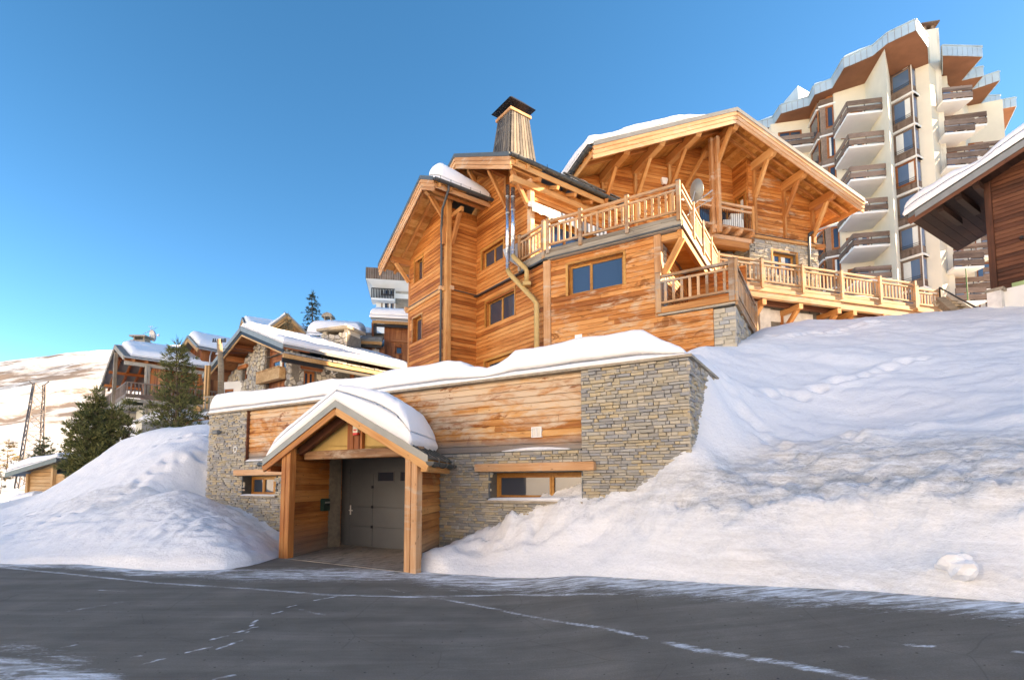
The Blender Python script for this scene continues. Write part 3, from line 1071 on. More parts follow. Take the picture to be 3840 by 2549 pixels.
def snow_cap(name, parent, base, T, nu=60, nv=30, rim=.3, seed=0, rough=.06, edge=.10, label=None):
    """a thick blanket of snow on a surface base(u,v); T(u,v) is its depth"""
    us = .5 - .5 * np.cos(np.pi * np.linspace(0, 1, nu))
    vs_ = .5 - .5 * np.cos(np.pi * np.linspace(0, 1, nv))
    Lu = (base(1, .5) - base(0, .5)).length
    Lv = (base(.5, 1) - base(.5, 0)).length
    top, bot = [], []
    U, V = np.meshgrid(us, vs_, indexing='ij')
    E = np.minimum(np.minimum(U, 1 - U) * Lu, np.minimum(V, 1 - V) * Lv)
    prof = np.sqrt(np.clip(1 - (1 - np.clip(E / rim, 0, 1)) ** 2, 0, 1))
    nz = fbm(U * Lu * .9 + seed, V * Lv * .9 - seed, seed, 4) * rough * 2.2 + fbm(U * Lu * 4 + seed, V * Lv * 4, seed + 3, 3) * rough * .5
    mb = MB()
    vv = []
    for i in range(nu):
        for j in range(nv):
            b = base(us[i], vs_[j])
            t_ = T(us[i], vs_[j])
            h = t_ * (edge + (1 - edge) * prof[i, j]) + nz[i, j] * min(1, t_ * 3) * (.25 + .75 * prof[i, j])
            vv.append(b + Vector((0, 0, max(.012, h))))
    fs = [(i * nv + j, (i + 1) * nv + j, (i + 1) * nv + j + 1, i * nv + j + 1) for i in range(nu - 1) for j in range(nv - 1)]
    ring = [i * nv for i in range(nu)] + [(nu - 1) * nv + j for j in range(1, nv)] + [i * nv + nv - 1 for i in range(nu - 2, -1, -1)] + [j for j in range(nv - 2, 0, -1)]
    m_ = len(ring)
    prev = ring
    bs = [base(us[q_ // nv], vs_[q_ % nv]) for q_ in ring]
    outv = []
    for a in range(m_):
        t_ = bs[(a + 2) % m_] - bs[a - 2]
        o_ = Vector((t_.y, -t_.x, 0))
        outv.append(o_.normalized() if o_.length > 1e-6 else Vector((0, 0, 0)))
    c0 = sum(bs, Vector()) / m_
    if sum(outv[a].dot(bs[a] - c0) for a in range(m_)) < 0:
        outv = [-o_ for o_ in outv]
    for lev in (.8, .55, .28, -.01):                    # the cut face bulges a little and is layered
        n0 = len(vv)
        for a in range(m_):
            h = (vv[ring[a]].z - bs[a].z)
            w_ = float(fbm(bs[a].x * 2.2 + bs[a].y * 2.2 + seed, lev * 6.0 + seed, seed + 11, 3))
            vv.append(bs[a] + Vector((0, 0, h * lev)) + outv[a] * (h * (.22 * math.sin(math.pi * min(1, max(0, lev) + .12)) + .16 * w_) * (1 if lev > 0 else .3)))
        cur = list(range(n0, n0 + m_))
        fs += [(prev[a], prev[(a + 1) % m_], cur[(a + 1) % m_], cur[a]) for a in range(m_)]
        prev = cur
    mb.add(vv, fs)
    o = mb.build(name, m_snow, parent, smooth=True)
    if label:
        o['label'] = label
    return o


def quad(a, b, c, d):
    a, b, c, d = map(Vector, (a, b, c, d))
    return lambda u, v: a.lerp(b, float(u)).lerp(d.lerp(c, float(u)), float(v))


def interp(xs_, ys_):
    return lambda x: float(np.interp(x, xs_, ys_))


# ------------------------------------------------------------------ garage
garage = thing('garage', A.P(1, -1, 0), 'low garage of dry stone and bleached boards under a flat snowy roof', 'garage')
ZT = 3.96
pl0 = PF.P(.33, 0, 0)
PL = Fr(pl0.xy, u=PV.xy)                               # porch left wall, inner face
pr0 = PF.P(4.2, 0, 0)
PR = Fr(pr0.xy, u=PV.xy)                               # porch right wall, outer face
tA = 1.8 / (PV.x * .5225 + PV.y * .8526)
aL = (PL.P(tA, 0, 0) - A.P(0, 0, 0)).dot(Vector((*A.u, 0)))
aR = (PR.P(tA, 0, 0) - A.P(0, 0, 0)).dot(Vector((*A.u, 0)))
HOLE = (aL, aR - .12, -1, 2.55)
WINR = (4.68, 6.86, 1.36, 1.95)
WINL = (-4.42, -2.75, 1.36, 1.95)
REC = (-4.34, 6.85, 2.39, ZT)                          # timber panel, set back
bk = MB()
holes_box(bk, A, -6.37, 8.92, -1, 2.385, -.45, -.04, [HOLE, WINR, WINL])
holes_box(bk, A, -6.37, 8.92, 2.387, ZT, -.45, -.04, [REC])
bk.fbox(A, REC[0], REC[1], -.45, -.16, 2.387, ZT)
bk.fbox(A, 8.52, 8.92, -6.0, -.452, -1, ZT)
bk.fbox(A, -6.37, -6.0, -8.0, -.452, -1, ZT)
bk.fbox(A, -6.0, 8.5, -8.0, -.46, ZT - .3, ZT - .02)
bk.build('wall', m_mortar, garage)
ashlar('g', A, 6.86, 8.96, 1.0, ZT, [(6.0, 6.862, 1.3, 1.97)], -.045)
ashlar('g', A, aR - .1, 6.86, .2, 2.38, [WINR, (4.37, 7.16, 1.955, 2.15), HOLE], -.045)
ashlar('g', A, 6.86, 7.16, 1.95, 2.0, [(0, 9, 0, 9)], -.045)
ashlar('g', A, -6.41, -4.34, .5, ZT, [WINL, (-4.72, -2.4, 1.96, 2.14)], -.045)
ashlar('g', A, -4.34, aL, .4, 2.38, [WINL, (-4.72, -2.4, 1.96, 2.14), HOLE], -.045)
STONES['g'] = [s_ for s_ in STONES['g'] if not (4.37 < s_[1] + s_[4] / 2 < 7.16 and 1.955 < s_[3] + s_[5] / 2 < 2.15)]
AS2 = Fr(A.P(8.96, 0, 0).xy, u=(-A.n[0], -A.n[1]))
ashlar('g', AS2, 0.0, 2.6, 1.6, ZT, [], -.045, hc=(.04, .075))
lay_stones('g', garage, m_stone)
# timber panel
wall_g = MB().fbox(A, REC[0], REC[1], -.159, -.14, 2.389, ZT - .002).build('timber_panel', m_gar, garage)
planks(A, REC[0] + .03, REC[1] - .01, 2.40, ZT - .02, .145, wall_g, m_gar, [], -.139, maxlen=4.2, t=.04)
MB().fbox(A, -4.40, -4.32, -.15, -.02, 2.40, ZT).build('trim_post', m_dark, garage)
MB().fbox(A, REC[0] + .01, REC[1], -.15, .01, 2.375, 2.397).build('flashing', m_gutter, garage)
MB().fbox(A, -6.46, 9.02, -.5, .06, ZT + .001, ZT + .05).build('coping', m_coping, garage)
MB().fbox(A, 8.6, 9.02, -6.0, -.502, ZT + .001, ZT + .05).build('coping', m_coping, garage)
beam_obj('lintel', A.P(4.37, .02, 2.055), A.P(7.16, .02, 2.055), .2, .17, m_beam_p, garage, label='cracked timber lintel over the wide right window')
beam_obj('lintel', A.P(-4.72, .02, 2.052), A.P(aL - .3, .02, 2.052), .2, .175, m_beam_p, garage, label='bleached timber lintel over the left window')
for w_ in (WINR, WINL):
    rb = MB()
    rb.fbox(A, w_[0] - .02, w_[0] + .0, -.44, .005, w_[2], w_[3]).fbox(A, w_[1], w_[1] + .02, -.44, .005, w_[2], w_[3])
    rb.fbox(A, w_[0] - .019, w_[1] + .019, -.44, -.005, w_[3], w_[3] + .02)
    rb.build('reveal', m_slate_reveal, garage)
    MB().fbox(A, w_[0] - .04, w_[1] + .04, -.40, .07, w_[2] - .05, w_[2]).build('window_ledge', m_coping, garage)
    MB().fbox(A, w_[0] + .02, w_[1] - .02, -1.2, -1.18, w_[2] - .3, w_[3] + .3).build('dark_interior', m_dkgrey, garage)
window(A, WINR[0] + .001, WINR[1] - .001, WINR[2] + .001, WINR[3] - .001, garage, m_win, -.30, .06, (.63,))
window(A, WINL[0] + .001, WINL[1] - .001, WINL[2] + .001, WINL[3] - .001, garage, m_win, -.30, .06, (.38, .7))
snow_cap('snow_ledge', garage, quad(A.P(WINR[0], .06, WINR[2]), A.P(WINR[1], .06, WINR[2]), A.P(WINR[1], -.26, WINR[2]), A.P(WINR[0], -.26, WINR[2])), lambda u, v: .05 + .05 * u, 40, 10, .1, 3, .02)
snow_cap('snow_ledge', garage, quad(A.P(WINL[0], .06, WINL[2]), A.P(WINL[1], .06, WINL[2]), A.P(WINL[1], -.26, WINL[2]), A.P(WINL[0], -.26, WINL[2])), lambda u, v: .045, 40, 10, .1, 4, .02)
snow_cap('snow_ledge', garage, quad(A.P(5.0, .0, 2.398), A.P(6.6, .0, 2.398), A.P(6.6, -.12, 2.398), A.P(5.0, -.12, 2.398)), lambda u, v: .06 * math.sin(3.1 * u) + .02, 40, 8, .07, 5, .02)
snow_cap('snow_ledge', garage, quad(A.P(-4.3, .0, 2.398), A.P(-2.9, .0, 2.398), A.P(-2.9, -.12, 2.398), A.P(-4.3, -.12, 2.398)), lambda u, v: .06, 30, 8, .07, 6, .02)
# ventilation grilles
for (x_, y_, z_) in ((5.715, 2.70, .2),):
    g = MB().fbox(A, 5.70, 5.92, -.10, -.085, 2.69, 2.88)
    for q in ((5.69, 5.93, 2.875, 2.895), (5.69, 5.93, 2.675, 2.695), (5.69, 5.71, 2.695, 2.875), (5.91, 5.93, 2.695, 2.875), (5.80, 5.82, 2.695, 2.875)):
        g.fbox(A, q[0], q[1], -.14, -.065, q[2], q[3])
    v_ = g.build('ventilation_grille', m_white, garage)
    for j in range(12):
        MB().fbox(A, 5.711, 5.799, -.084, -.072, 2.70 + j * .0145, 2.708 + j * .0145).build('louvre', m_galv, v_)
        MB().fbox(A, 5.821, 5.909, -.084, -.072, 2.70 + j * .0145, 2.708 + j * .0145).build('louvre', m_galv, v_)
# snow on the flat roof: depth read from the outline of its front
prof = [(800, 1500), (830, 1480), (900, 1470), (1040, 1461), (1200, 1435), (1400, 1412), (1495, 1383), (1600, 1370), (1690, 1356), (1735, 1358), (1780, 1380), (1840, 1386), (1880, 1372), (1925, 1340), (1940, 1320), (2110, 1290), (2300, 1262), (2390, 1240), (2420, 1243), (2480, 1275), (2540, 1300), (2585, 1312)]
ps = [A.pix(x, y, -.25) for x, y in prof]
fT = interp([p[0] for p in ps], [max(.03, p[1] - ZT - .05) for p in ps])
snow_cap('snow_cover', garage, quad(A.P(-6.36, .03, ZT + .05), A.P(8.9, .03, ZT + .05), A.P(8.9, -7.5, ZT + .05), A.P(-6.36, -7.5, ZT + .05)),
         lambda u, v: fT(-6.36 + 15.26 * u) * (1.02 - .12 * min(1, v * 4)), 260, 60, .16, 11, .05, .15)
# sectional garage door
gd = MB().fbox(DF, -.05, 3.1, -.12, -.03, -.02, 2.6).build('garage_door', m_door, garage)
zs = [0, .555, 1.09, 1.625, 2.15, 2.6]
WK = (.38, 1.24)
for j in range(5):
    for (p, q) in ((-.045, WK[0] - .03), (WK[0], WK[1]), (WK[1] + .03, 3.08)):
        if j == 4 and p == WK[0]:
            p, q = WK[0] - .03, WK[1] + .03
        hi = zs[j + 1] - .006 if not (j == 3 and p == WK[0]) else 1.95
        if j == 3 and p > WK[1]:
            wn_ = [(1.46, 2.02, 1.79, 2.02), (2.26, 2.82, 1.79, 2.02)]
            holes_box(pb := MB(), DF, p, q, zs[j] + .006, hi, -.029, .006, wn_)
            pb.build('door_panel', m_door, gd)
            for H in wn_:
                MB().fbox(DF, H[0] + .001, H[1] - .001, -.02, -.012, H[2] + .001, H[3] - .001).build('door_window', m_glass, gd)
                fb = MB()
                for qq in ((H[0] - .03, H[1] + .03, H[2] - .03, H[2]), (H[0] - .03, H[1] + .03, H[3], H[3] + .03), (H[0] - .03, H[0], H[2], H[3]), (H[1], H[1] + .03, H[2], H[3])):
                    fb.fbox(DF, qq[0], qq[1], .0065, .018, qq[2], qq[3])
                fb.build('window_trim', m_door, gd)
        else:
            MB().fbox(DF, p, q, -.029, .006 if p != WK[0] else .012, zs[j] + (.006 if j else .06 if p == WK[0] else .02), hi).build('door_panel', m_door, gd)
fb = MB().fbox(DF, WK[0] - .03, WK[0] - .004, -.02, .022, .05, 1.985).fbox(DF, WK[1] + .012, WK[1] + .03, -.02, .022, .05, 1.985).fbox(DF, WK[0] - .004, WK[1] + .012, -.02, .022, 1.955, 1.985)
fb.build('wicket_frame', m_door, gd)
for zz in (.555, 1.09, 1.625):
    MB().fbox(DF, WK[1] - .01, WK[1] + .05, .023, .04, zz - .035, zz + .035).build('hinge', m_black, gd)
hb = MB().fbox(DF, WK[0] + .015, WK[0] + .055, .013, .028, .86, 1.12).fbox(DF, WK[0] + .022, WK[0] + .16, .05, .066, .965, .99).fbox(DF, WK[0] + .022, WK[0] + .045, .028, .05, .967, .988)
hb.build('handle', m_white, gd)
MB().fbox(DF, -.46, -.055, -.15, .27, -.1, 2.6).build('pillar', m_concrete, garage, )
# ------------------------------------------------------------------ entrance porch
porch = thing('entrance_porch', PF.P(2, -.8, 0), 'timber gabled porch in front of the garage door with thick snow on its roof', 'porch')
SLP = .485
RA, RZ = 1.88, 3.50
zr_ = lambda a: RZ - SLP * abs(a - RA)
AL, AR = -.64, 4.50
T0, T1 = -.06, tA + .02


def pp(a, t, z):
    return PF.P(a, 0, z) + PV * t


for (p, q) in ((AL, RA), (RA, AR)):
    mb = MB()
    mb.hexa([pp(p, T0, zr_(p) - .05), pp(q, T0, zr_(q) - .05), pp(q, T1, zr_(q) - .05), pp(p, T1, zr_(p) - .05), pp(p, T0, zr_(p)), pp(q, T0, zr_(q)), pp(q, T1, zr_(q)), pp(p, T1, zr_(p))])
    n_ = 9
    for i in range(n_):
        a = p + (q - p) * (i + .5) / n_
        b = p + (q - p) * (i + .55) / n_
    for i in range(5):
        t_ = T0 + (T1 - T0) * (i + .5) / 5
        mb.bar(pp(p, t_, zr_(p) + .012), pp(q, t_, zr_(q) + .012), .02, .03)
    mb.build('roof', m_metal, porch)
    # metal edge strip and fascia board along the gable
    mb = MB()
    mb.hexa([pp(p, T0 - .03, zr_(p) - .135), pp(q, T0 - .03, zr_(q) - .135), pp(q, T0 - .001, zr_(q) - .135), pp(p, T0 - .001, zr_(p) - .135), pp(p, T0 - .03, zr_(p) + .02), pp(q, T0 - .03, zr_(q) + .02), pp(q, T0 - .001, zr_(q) + .02), pp(p, T0 - .001, zr_(p) + .02)])
    mb.build('roof_edge', m_metal_l, porch)
    o_ = .04 if p == AL else -.04
    beam_obj('fascia_board', pp(p if p == AL else q, T0 + .03, zr_(AL if p == AL else AR) - .215), pp(RA, T0 + .03, zr_(RA) - .215), .05, .15, m_beam, porch)
    # ceiling boards under the slope
    nb = 13
    for i in range(nb):
        a0_, a1_ = p + (q - p) * i / nb, p + (q - p) * (i + 1) / nb
        pb = MB()
        g_ = .006 if a1_ > a0_ else -.006
        pb.hexa([pp(a0_, .03, zr_(a0_) - .13), pp(a1_ - g_, .03, zr_(a1_ - g_) - .13), pp(a1_ - g_, T1 - .03, zr_(a1_ - g_) - .13), pp(a0_, T1 - .03, zr_(a0_) - .13), pp(a0_, .03, zr_(a0_) - .075), pp(a1_ - g_, .03, zr_(a1_ - g_) - .075), pp(a1_ - g_, T1 - .03, zr_(a1_ - g_) - .075), pp(a0_, T1 - .03, zr_(a0_) - .075)])
        pb.build('ceiling_board', m_soffit, porch)
# posts: a pair on each side
for (p, q) in ((.005, .165), (.175, .33), (3.88, 4.04), (4.05, 4.2)):
    zt = zr_((p + q) / 2) - .14
    o = beam_obj('post', PF.P((p + q) / 2, -.09, -.1), PF.P((p + q) / 2, -.09, zt), .15, .17, m_beam if p < 1 else m_beam_p, porch, up=(*PF.n, 0))
# side walls with boards inside and out
LW = MB().fbox(PL, .19, 3.0, -.2, -.0, -.1, 2.42).build('side_wall', m_porchw, porch)
planks(PL, .20, 2.86, .02, 2.40, .14, LW, m_porchw, maxlen=9, t=.022)
RW = MB().fbox(PR, .18, tA - .02, -.26, -.05, -.1, 2.18).build('side_wall', m_porchw, porch)
planks(PR, .19, tA - .03, .04, 2.2, .15, RW, m_porchw, maxlen=9, t=.034, d=-.049)
PRi = Fr(PR.P(3.2, -.27, 0).xy, u=(-PV.x, -PV.y))
planks(PRi, .2, 3.0, .02, 2.3, .14, RW, m_porchw, maxlen=9, t=.02)
# gable infill: beam, ochre panels, king post, raking rafters
gx = lambda a, z, d=-.5: PF.P(a, d, z)
beam_obj('tie_beam', gx(.36, 2.375, -.46), gx(3.9, 2.375, -.46), .2, .20, m_dark if False else wood('tie_beam_wood', (.42, .27, .17), (.26, .13, .065), (.12, .05, .025), weather=True, amount=-.01, wear_col=(.55, .44, .34)), porch)
zk = lambda a: zr_(a) - .15
MB().prism([gx(.4, 2.47, -.50), gx(3.86, 2.47, -.50), gx(3.86, zk(3.86), -.50), gx(RA, zk(RA), -.50), gx(.4, zk(.4), -.50)], Vector((-PF.n[0], -PF.n[1], 0)) * .06).build('gable_panel', m_tanwall, porch)
for (a_, w_) in ((1.86, .21), (2.065, .17), (2.20, .08)):
    beam_obj('king_post', gx(a_ - .0, 2.48, -.455), gx(a_ - .0, zk(a_) - .02, -.455), .09, w_ - .012, m_redv, porch, up=(*PF.u, 0))
beam_obj('rafter', gx(.28, zk(.28) - .10, -.33), gx(RA - .06, zk(RA - .06) - .10, -.33), .14, .19, m_dark, porch)
beam_obj('rafter', gx(3.9, zk(3.9) - .10, -.33), gx(RA + .06, zk(RA + .06) - .10, -.33), .14, .19, m_dark, porch)
# eaves: plate beams, gutters
beam_obj('eave_beam', pp(AL + .16, .0, zr_(AL) - .20), pp(AL + .16, T1, zr_(AL) - .20), .12, .14, m_redv, porch)
beam_obj('eave_beam', pp(AR - .12, .0, zr_(AR) - .23), pp(AR - .12, T1, zr_(AR) - .23), .12, .12, m_beam, porch)


def gutter(p0, p1, r, m, parent, n=9, straps=0, name='gutter'):
    p0, p1 = Vector(p0), Vector(p1)
    x = (p1 - p0).normalized()
    y = Vector((0, 0, 1)).cross(x).normalized()
    vs_, fs = [], []
    pr = [(math.cos(math.pi * (1 + i / n)) * r, math.sin(math.pi * (1 + i / n)) * r) for i in range(n + 1)] + [(r * .86, 0)] + [(math.cos(math.pi * (2 - i / n)) * r * .86, math.sin(math.pi * (2 - i / n)) * r * .86) for i in range(1, n + 1)]
    for p in (p0, p1):
        vs_ += [p + y * a + Vector((0, 0, b)) for a, b in pr]
    k_ = len(pr)
    fs = [(i, (i + 1) % k_, (i + 1) % k_ + k_, i + k_) for i in range(k_)] + [tuple(range(k_ - 1, -1, -1)), tuple(range(k_, 2 * k_))]
    mb = MB().add(vs_, fs)
    for e_ in (p0, p1):
        mb.add([e_ + y * a + Vector((0, 0, b)) for a, b in pr[:n + 1]], [tuple(range(n + 1))])
    o = mb.build(name, m, parent, smooth=False)
    for i in range(straps):
        q = p0.lerp(p1, (i + .5) / straps)
        sb = MB()
        rr = r * 1.06
        ring = [q + y * math.cos(math.pi * (1 + j / n)) * rr + Vector((0, 0, math.sin(math.pi * (1 + j / n)) * rr)) for j in range(n + 1)]
        for j in range(n):
            sb.bar(ring[j], ring[j + 1], .03, .012, x)
        sb.bar(ring[0], ring[0] + Vector((0, 0, .10)), .02, .02)
        sb.build('gutter_strap', m, o)
    return o


gutter(pp(AR + .06, T0 - .02, zr_(AR) - .10), pp(AR + .06, T1 - .05, zr_(AR) - .10), .085, m_gutter, porch, 9, 3)
gutter(pp(AL - .06, .02, zr_(AL) - .10), pp(AL - .06, T1 - .05, zr_(AL) - .10), .075, m_gutter, porch, 9, 2)


def pbase(u, v):
    a = -.50 + (4.02 + .50) * u
    return pp(a, T0 + .02 + (T1 - T0 - .02) * v, zr_(a) + .002 - .0)


pT = interp([0, .05, .15, .35, .52, .62, .8, .93, 1], [.16, .32, .38, .42, .44, .58, .74, .72, .46])
snow_cap('snow_cover', porch, pbase, lambda u, v: pT(u) * (1 - .03 * v) * (1 + .06 * math.sin(9 * u)), 150, 60, .22, 23, .07, .6)

# ------------------------------------------------------------------ big timber chalet
chalet = thing('chalet', W4.P(3, -4, 4), 'large honey coloured larch chalet with wide gabled roofs and wraparound terraces', 'chalet')
S3 = lambda fr, x, y, d=0.0: fr.P(fr.pix(x, y, d)[0], d, fr.pix(x, y, d)[1])
nin = Vector((-W4.n[0], -W4.n[1], 0))


def roof_gable(fr, aL, aR, aA, zA, slope, dF, dB, dW, parent, m_edge, fh=.46, nboard=3, bw=.17, rafters=(), label=None, back_soffit=0.3, edge=.14, drop=0.0, th=.11):
    """gabled roof over a wall frame: sheet, metal edge, stacked fascia boards, soffit boards, rafters"""
    z = lambda a: zA - slope * abs(a - aA)
    for side_, (p, q) in enumerate(((aL, aA), (aA, aR))):
        mb = MB().hexa([fr.P(p, dF, z(p) - th), fr.P(q, dF, z(q) - th), fr.P(q, dB, z(q) - th), fr.P(p, dB, z(p) - th), fr.P(p, dF, z(p)), fr.P(q, dF, z(q)), fr.P(q, dB, z(q)), fr.P(p, dB, z(p))])
        n_ = max(3, int((dF - dB) / .6))
        for i in range(n_):
            d = dF + (dB - dF) * (i + .5) / n_
            mb.bar(fr.P(p, d, z(p) + .012), fr.P(q, d, z(q) + .012), .025, .035)
        r_ = mb.build('roof', m_metal, parent)
        if label:
            r_['label'] = label
        mb = MB().hexa([fr.P(p, dF + .035, z(p) - edge), fr.P(q, dF + .035, z(q) - edge), fr.P(q, dF + .002, z(q) - edge), fr.P(p, dF + .002, z(p) - edge), fr.P(p, dF + .035, z(p) + .03), fr.P(q, dF + .035, z(q) + .03), fr.P(q, dF + .002, z(q) + .03), fr.P(p, dF + .002, z(p) + .03)])
        mb.build('roof_edge', m_edge, r_)
        hb = fh / nboard
        for j in range(nboard):
            zo = -edge - .004 - hb * (j + .5)
            i0 = .0 if side_ == 0 else 0
            L0 = fr.P(p, dF - .01 - .03 * j, z(p) + zo)
            L1 = fr.P(q, dF - .01 - .03 * j, z(q) + zo)
            if side_ == 1:
                L0, L1 = L1, L0
            beam_obj('fascia_board', L0, L1, .055, hb * math.cos(math.atan(slope)) - .006, m_beam_p, r_, up=(0, 0, 1))
        nb = max(2, int(abs(q - p) / bw))
        for i in range(nb):
            a0, a1 = p + (q - p) * i / nb, p + (q - p) * (i + 1) / nb - .006
            MB().hexa([fr.P(a0, dF - .10, z(a0) - th - .045), fr.P(a1, dF - .10, z(a1) - th - .045), fr.P(a1, dW - back_soffit, z(a1) - th - .045), fr.P(a0, dW - back_soffit, z(a0) - th - .045), fr.P(a0, dF - .10, z(a0) - th - .003), fr.P(a1, dF - .10, z(a1) - th - .003), fr.P(a1, dW - back_soffit, z(a1) - th - .003), fr.P(a0, dW - back_soffit, z(a0) - th - .003)]).build('soffit_board', m_soffit, r_)
        for d in rafters:
            s0 = fr.P(p if side_ == 0 else q, d, z(p if side_ == 0 else q) - th - .045 - .085)
            s1 = fr.P(aA, d, zA - th - .045 - .085)
            beam_obj('rafter', s0, s1, .11, .15, m_beam, r_)
    return z


def railing(fr, a0, a1, zf, posts, parent, d=0.0, h=1.24, sp_=.21, mm=None, skip_post=(), bw=.085, pw=.13, low=-.06):
    mm = mm or m_rail
    top = beam_obj('railing', fr.P(a0, d, zf + h - .06), fr.P(a1, d, zf + h - .06), .11, .09, mm, parent)
    for zz, hh, ww in ((h - .25, .075, .075), (.28, .08, .08)):
        beam_obj('rail', fr.P(a0, d, zf + zz), fr.P(a1, d, zf + zz), ww, hh, mm, top)
    for a in posts:
        beam_obj('post', fr.P(a, d + .03, zf + low), fr.P(a, d + .03, zf + h + .04), pw, pw, mm, top, up=(*fr.n, 0))
        MB().fbox(fr, a - pw * .56, a + pw * .56, d + .03 - pw * .56, d + .03 + pw * .56, zf + h + .041, zf + h + .06).build('post_cap', m_gutter, top)
    pr = sorted(posts)
    for i in range(len(pr) - 1):
        g0, g1 = pr[i] + pw / 2, pr[i + 1] - pw / 2
        n_ = max(1, int((g1 - g0) / sp_))
        for j in range(n_):
            a = g0 + (g1 - g0) * (j + .5) / n_
            beam_obj('baluster', fr.P(a, d, zf + .32), fr.P(a, d, zf + h - .288), .045, bw, mm, top, up=(*fr.u, 0))
    return top


# --- lower storeys
HW4 = [(.87, 3.0, 8.63, 9.79)]
wb = MB()
holes_box(wb, W4, .12, 5.92, 4.0, 7.25, -.35, -.002, [])
holes_box(wb, W4, .12, 4.1, 7.252, 10.12, -.35, -.002, HW4)
w4 = wb.build('wall', m_larch_w, chalet)
planks(W4, .16, 5.93, 4.7, 7.28, .172, w4, m_larch_w, d=.0, maxlen=5.5, zobj=5.9)
planks(W4, .16, 4.1, 7.28, 10.1, .172, w4, m_larch_w, HW4, maxlen=3.6)
beam_obj('corner_post', W4.P(.0, -.06, 4.2), W4.P(.0, -.06, 10.15), .30, .30, m_beam_p, chalet, up=(*W4.n, 0))
beam_obj('corner_post', W4.P(4.2, -.08, 7.28), W4.P(4.2, -.08, 10.12), .24, .26, m_beam_p, chalet, up=(*W4.n, 0))
window(W4, .87, 3.0, 8.63, 9.79, chalet, m_win, -.14, .06, (.40,), .09, m_glass_b)
for k_ in range(1):
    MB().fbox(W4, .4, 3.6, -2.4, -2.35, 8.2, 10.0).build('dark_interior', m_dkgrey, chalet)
gv = MB().fbox(W4, 1.16, 1.38, .04, .06, 6.86, 7.08)
gv.fbox(W4, 1.13, 1.41, .035, .05, 6.83, 7.11)
gv.build('ventilation_grille', m_white, chalet)
# W3 and W2 and W1
HW3 = [(-4.18, -2.06, 8.58, 9.72), (-4.25, -2.2, 4.2, 7.06)]
wb = MB()
holes_box(wb, W3, -5.0, -.12, 4.0, 10.15, -.35, -.002, HW3)
w3 = wb.build('wall', m_larch, chalet)
planks(W3, -4.98, -.14, 5.0, 10.12, .172, w3, m_larch, HW3, maxlen=6, zobj=6.0)
window(W3, -4.18, -2.06, 8.58, 9.72, chalet, m_win, -.12, .06, (.5,), .09)
window(W3, -4.25, -2.2, 4.5, 7.06, chalet, m_win, -.12, .08, (.5,), .1, name='terrace_door')
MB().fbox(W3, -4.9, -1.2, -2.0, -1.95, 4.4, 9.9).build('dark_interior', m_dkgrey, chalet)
wb = MB().fbox(W2, -1.5, 0, -.3, -.002, 4.0, 14.0)
w2 = wb.build('wall', m_larch, chalet)
planks(W2, -1.47, -.0, 5.2, 13.72, .172, w2, m_larch, maxlen=6, zobj=6.3)
HW1 = [(-2.97, -2.15, 11.42, 12.5), (-3.1, -2.15, 8.5, 9.65)]
LA, LZ, LS = .10, 14.86, .52
zl = lambda a: LZ - LS * abs(a - LA) - .17
wb = MB()
holes_box(wb, W1, -3.5, -.1, 4.0, 12.9, -.3, -.002, HW1)
wb.prism([W1.P(-3.5, -.002, 12.902), W1.P(-.1, -.002, 12.902), W1.P(-.1, -.002, zl(-.1) - .02), W1.P(-3.5, -.002, zl(-3.5) - .02)], Vector((-W1.n[0], -W1.n[1], 0)) * .298)
w1 = wb.build('wall', m_larch, chalet)
planks(W1, -3.48, -.12, 5.2, 14.6, .172, w1, m_larch, HW1, maxlen=6, zobj=6.6, limits=lambda z: (max(-3.48, LA - (LZ - .17 - z) / LS), -.12))
for H in HW1:
    window(W1, *H, chalet, m_win, -.16, .05, (), .08)
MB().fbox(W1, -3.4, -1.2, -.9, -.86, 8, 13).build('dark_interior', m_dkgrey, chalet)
beam_obj('corner_post', W1.P(-3.55, -.05, 4.5), W1.P(-3.55, -.05, zl(-3.5) - .05), .18, .2, m_beam, chalet, up=(*W1.n, 0))
beam_obj('corner_post', W1.P(.02, -.10, 4.5), W1.P(.02, -.10, zl(0) - .1), .26, .26, m_beam, chalet, up=(*W1.n, 0))
beam_obj('storey_beam', W1.P(-3.8, .05, 10.20), W1.P(.1, .05, 10.20), .14, .15, m_beam, chalet)
MB().fbox(W1, -3.45, -.12, .045, .14, 10.285, 10.31).build('flashing', m_gutter, chalet)
MB().fbox(W2, -1.3, .05, .045, .12, 10.22, 10.25).build('flashing', m_gutter, chalet)
MB().fbox(W3, -4.98, .12, .04, .17, 10.14, 10.19).build('flashing', m_gutter, chalet)
for a_, fr_ in ((-3.62, W1), (-.12, W1), (-1.40, W2)):
    beam_obj('beam_end', fr_.P(a_, -.2, 10.26), fr_.P(a_, .24, 10.26), .16, .17, m_beam_p, chalet)
# --- middle volume, upper storey
MA, MZ, MS_ = -4.85, 16.42, .5
zm = lambda a: MZ - MS_ * abs(a - MA) - .17
HU = [(-4.52, -2.86, 11.3, 12.14)]
wb = MB()
holes_box(wb, W3, -4.98, -1.1, 10.2, 14.0, -.3, -.002, HU)
wb.prism([W3.P(-9.0, -.30, 12.5), W3.P(-1.12, -.30, 12.5), W3.P(-1.12, -.30, zm(-1.12) - .02), W3.P(MA, -.30, zm(MA) - .02), W3.P(-9.0, -.30, zm(-9.0))], Vector((-W3.n[0], -W3.n[1], 0)) * .2)
wb.fbox(W3, -8.9, -5.0, -.5, -.3, 4, 12.6)
wu = wb.build('wall', m_larch, chalet)
planks(W3, -4.97, -1.1, 10.22, 16.0, .172, wu, m_larch, HU, maxlen=6, limits=lambda z: (-4.97, min(-1.1, MA + (MZ - .17 - z) / MS_)))
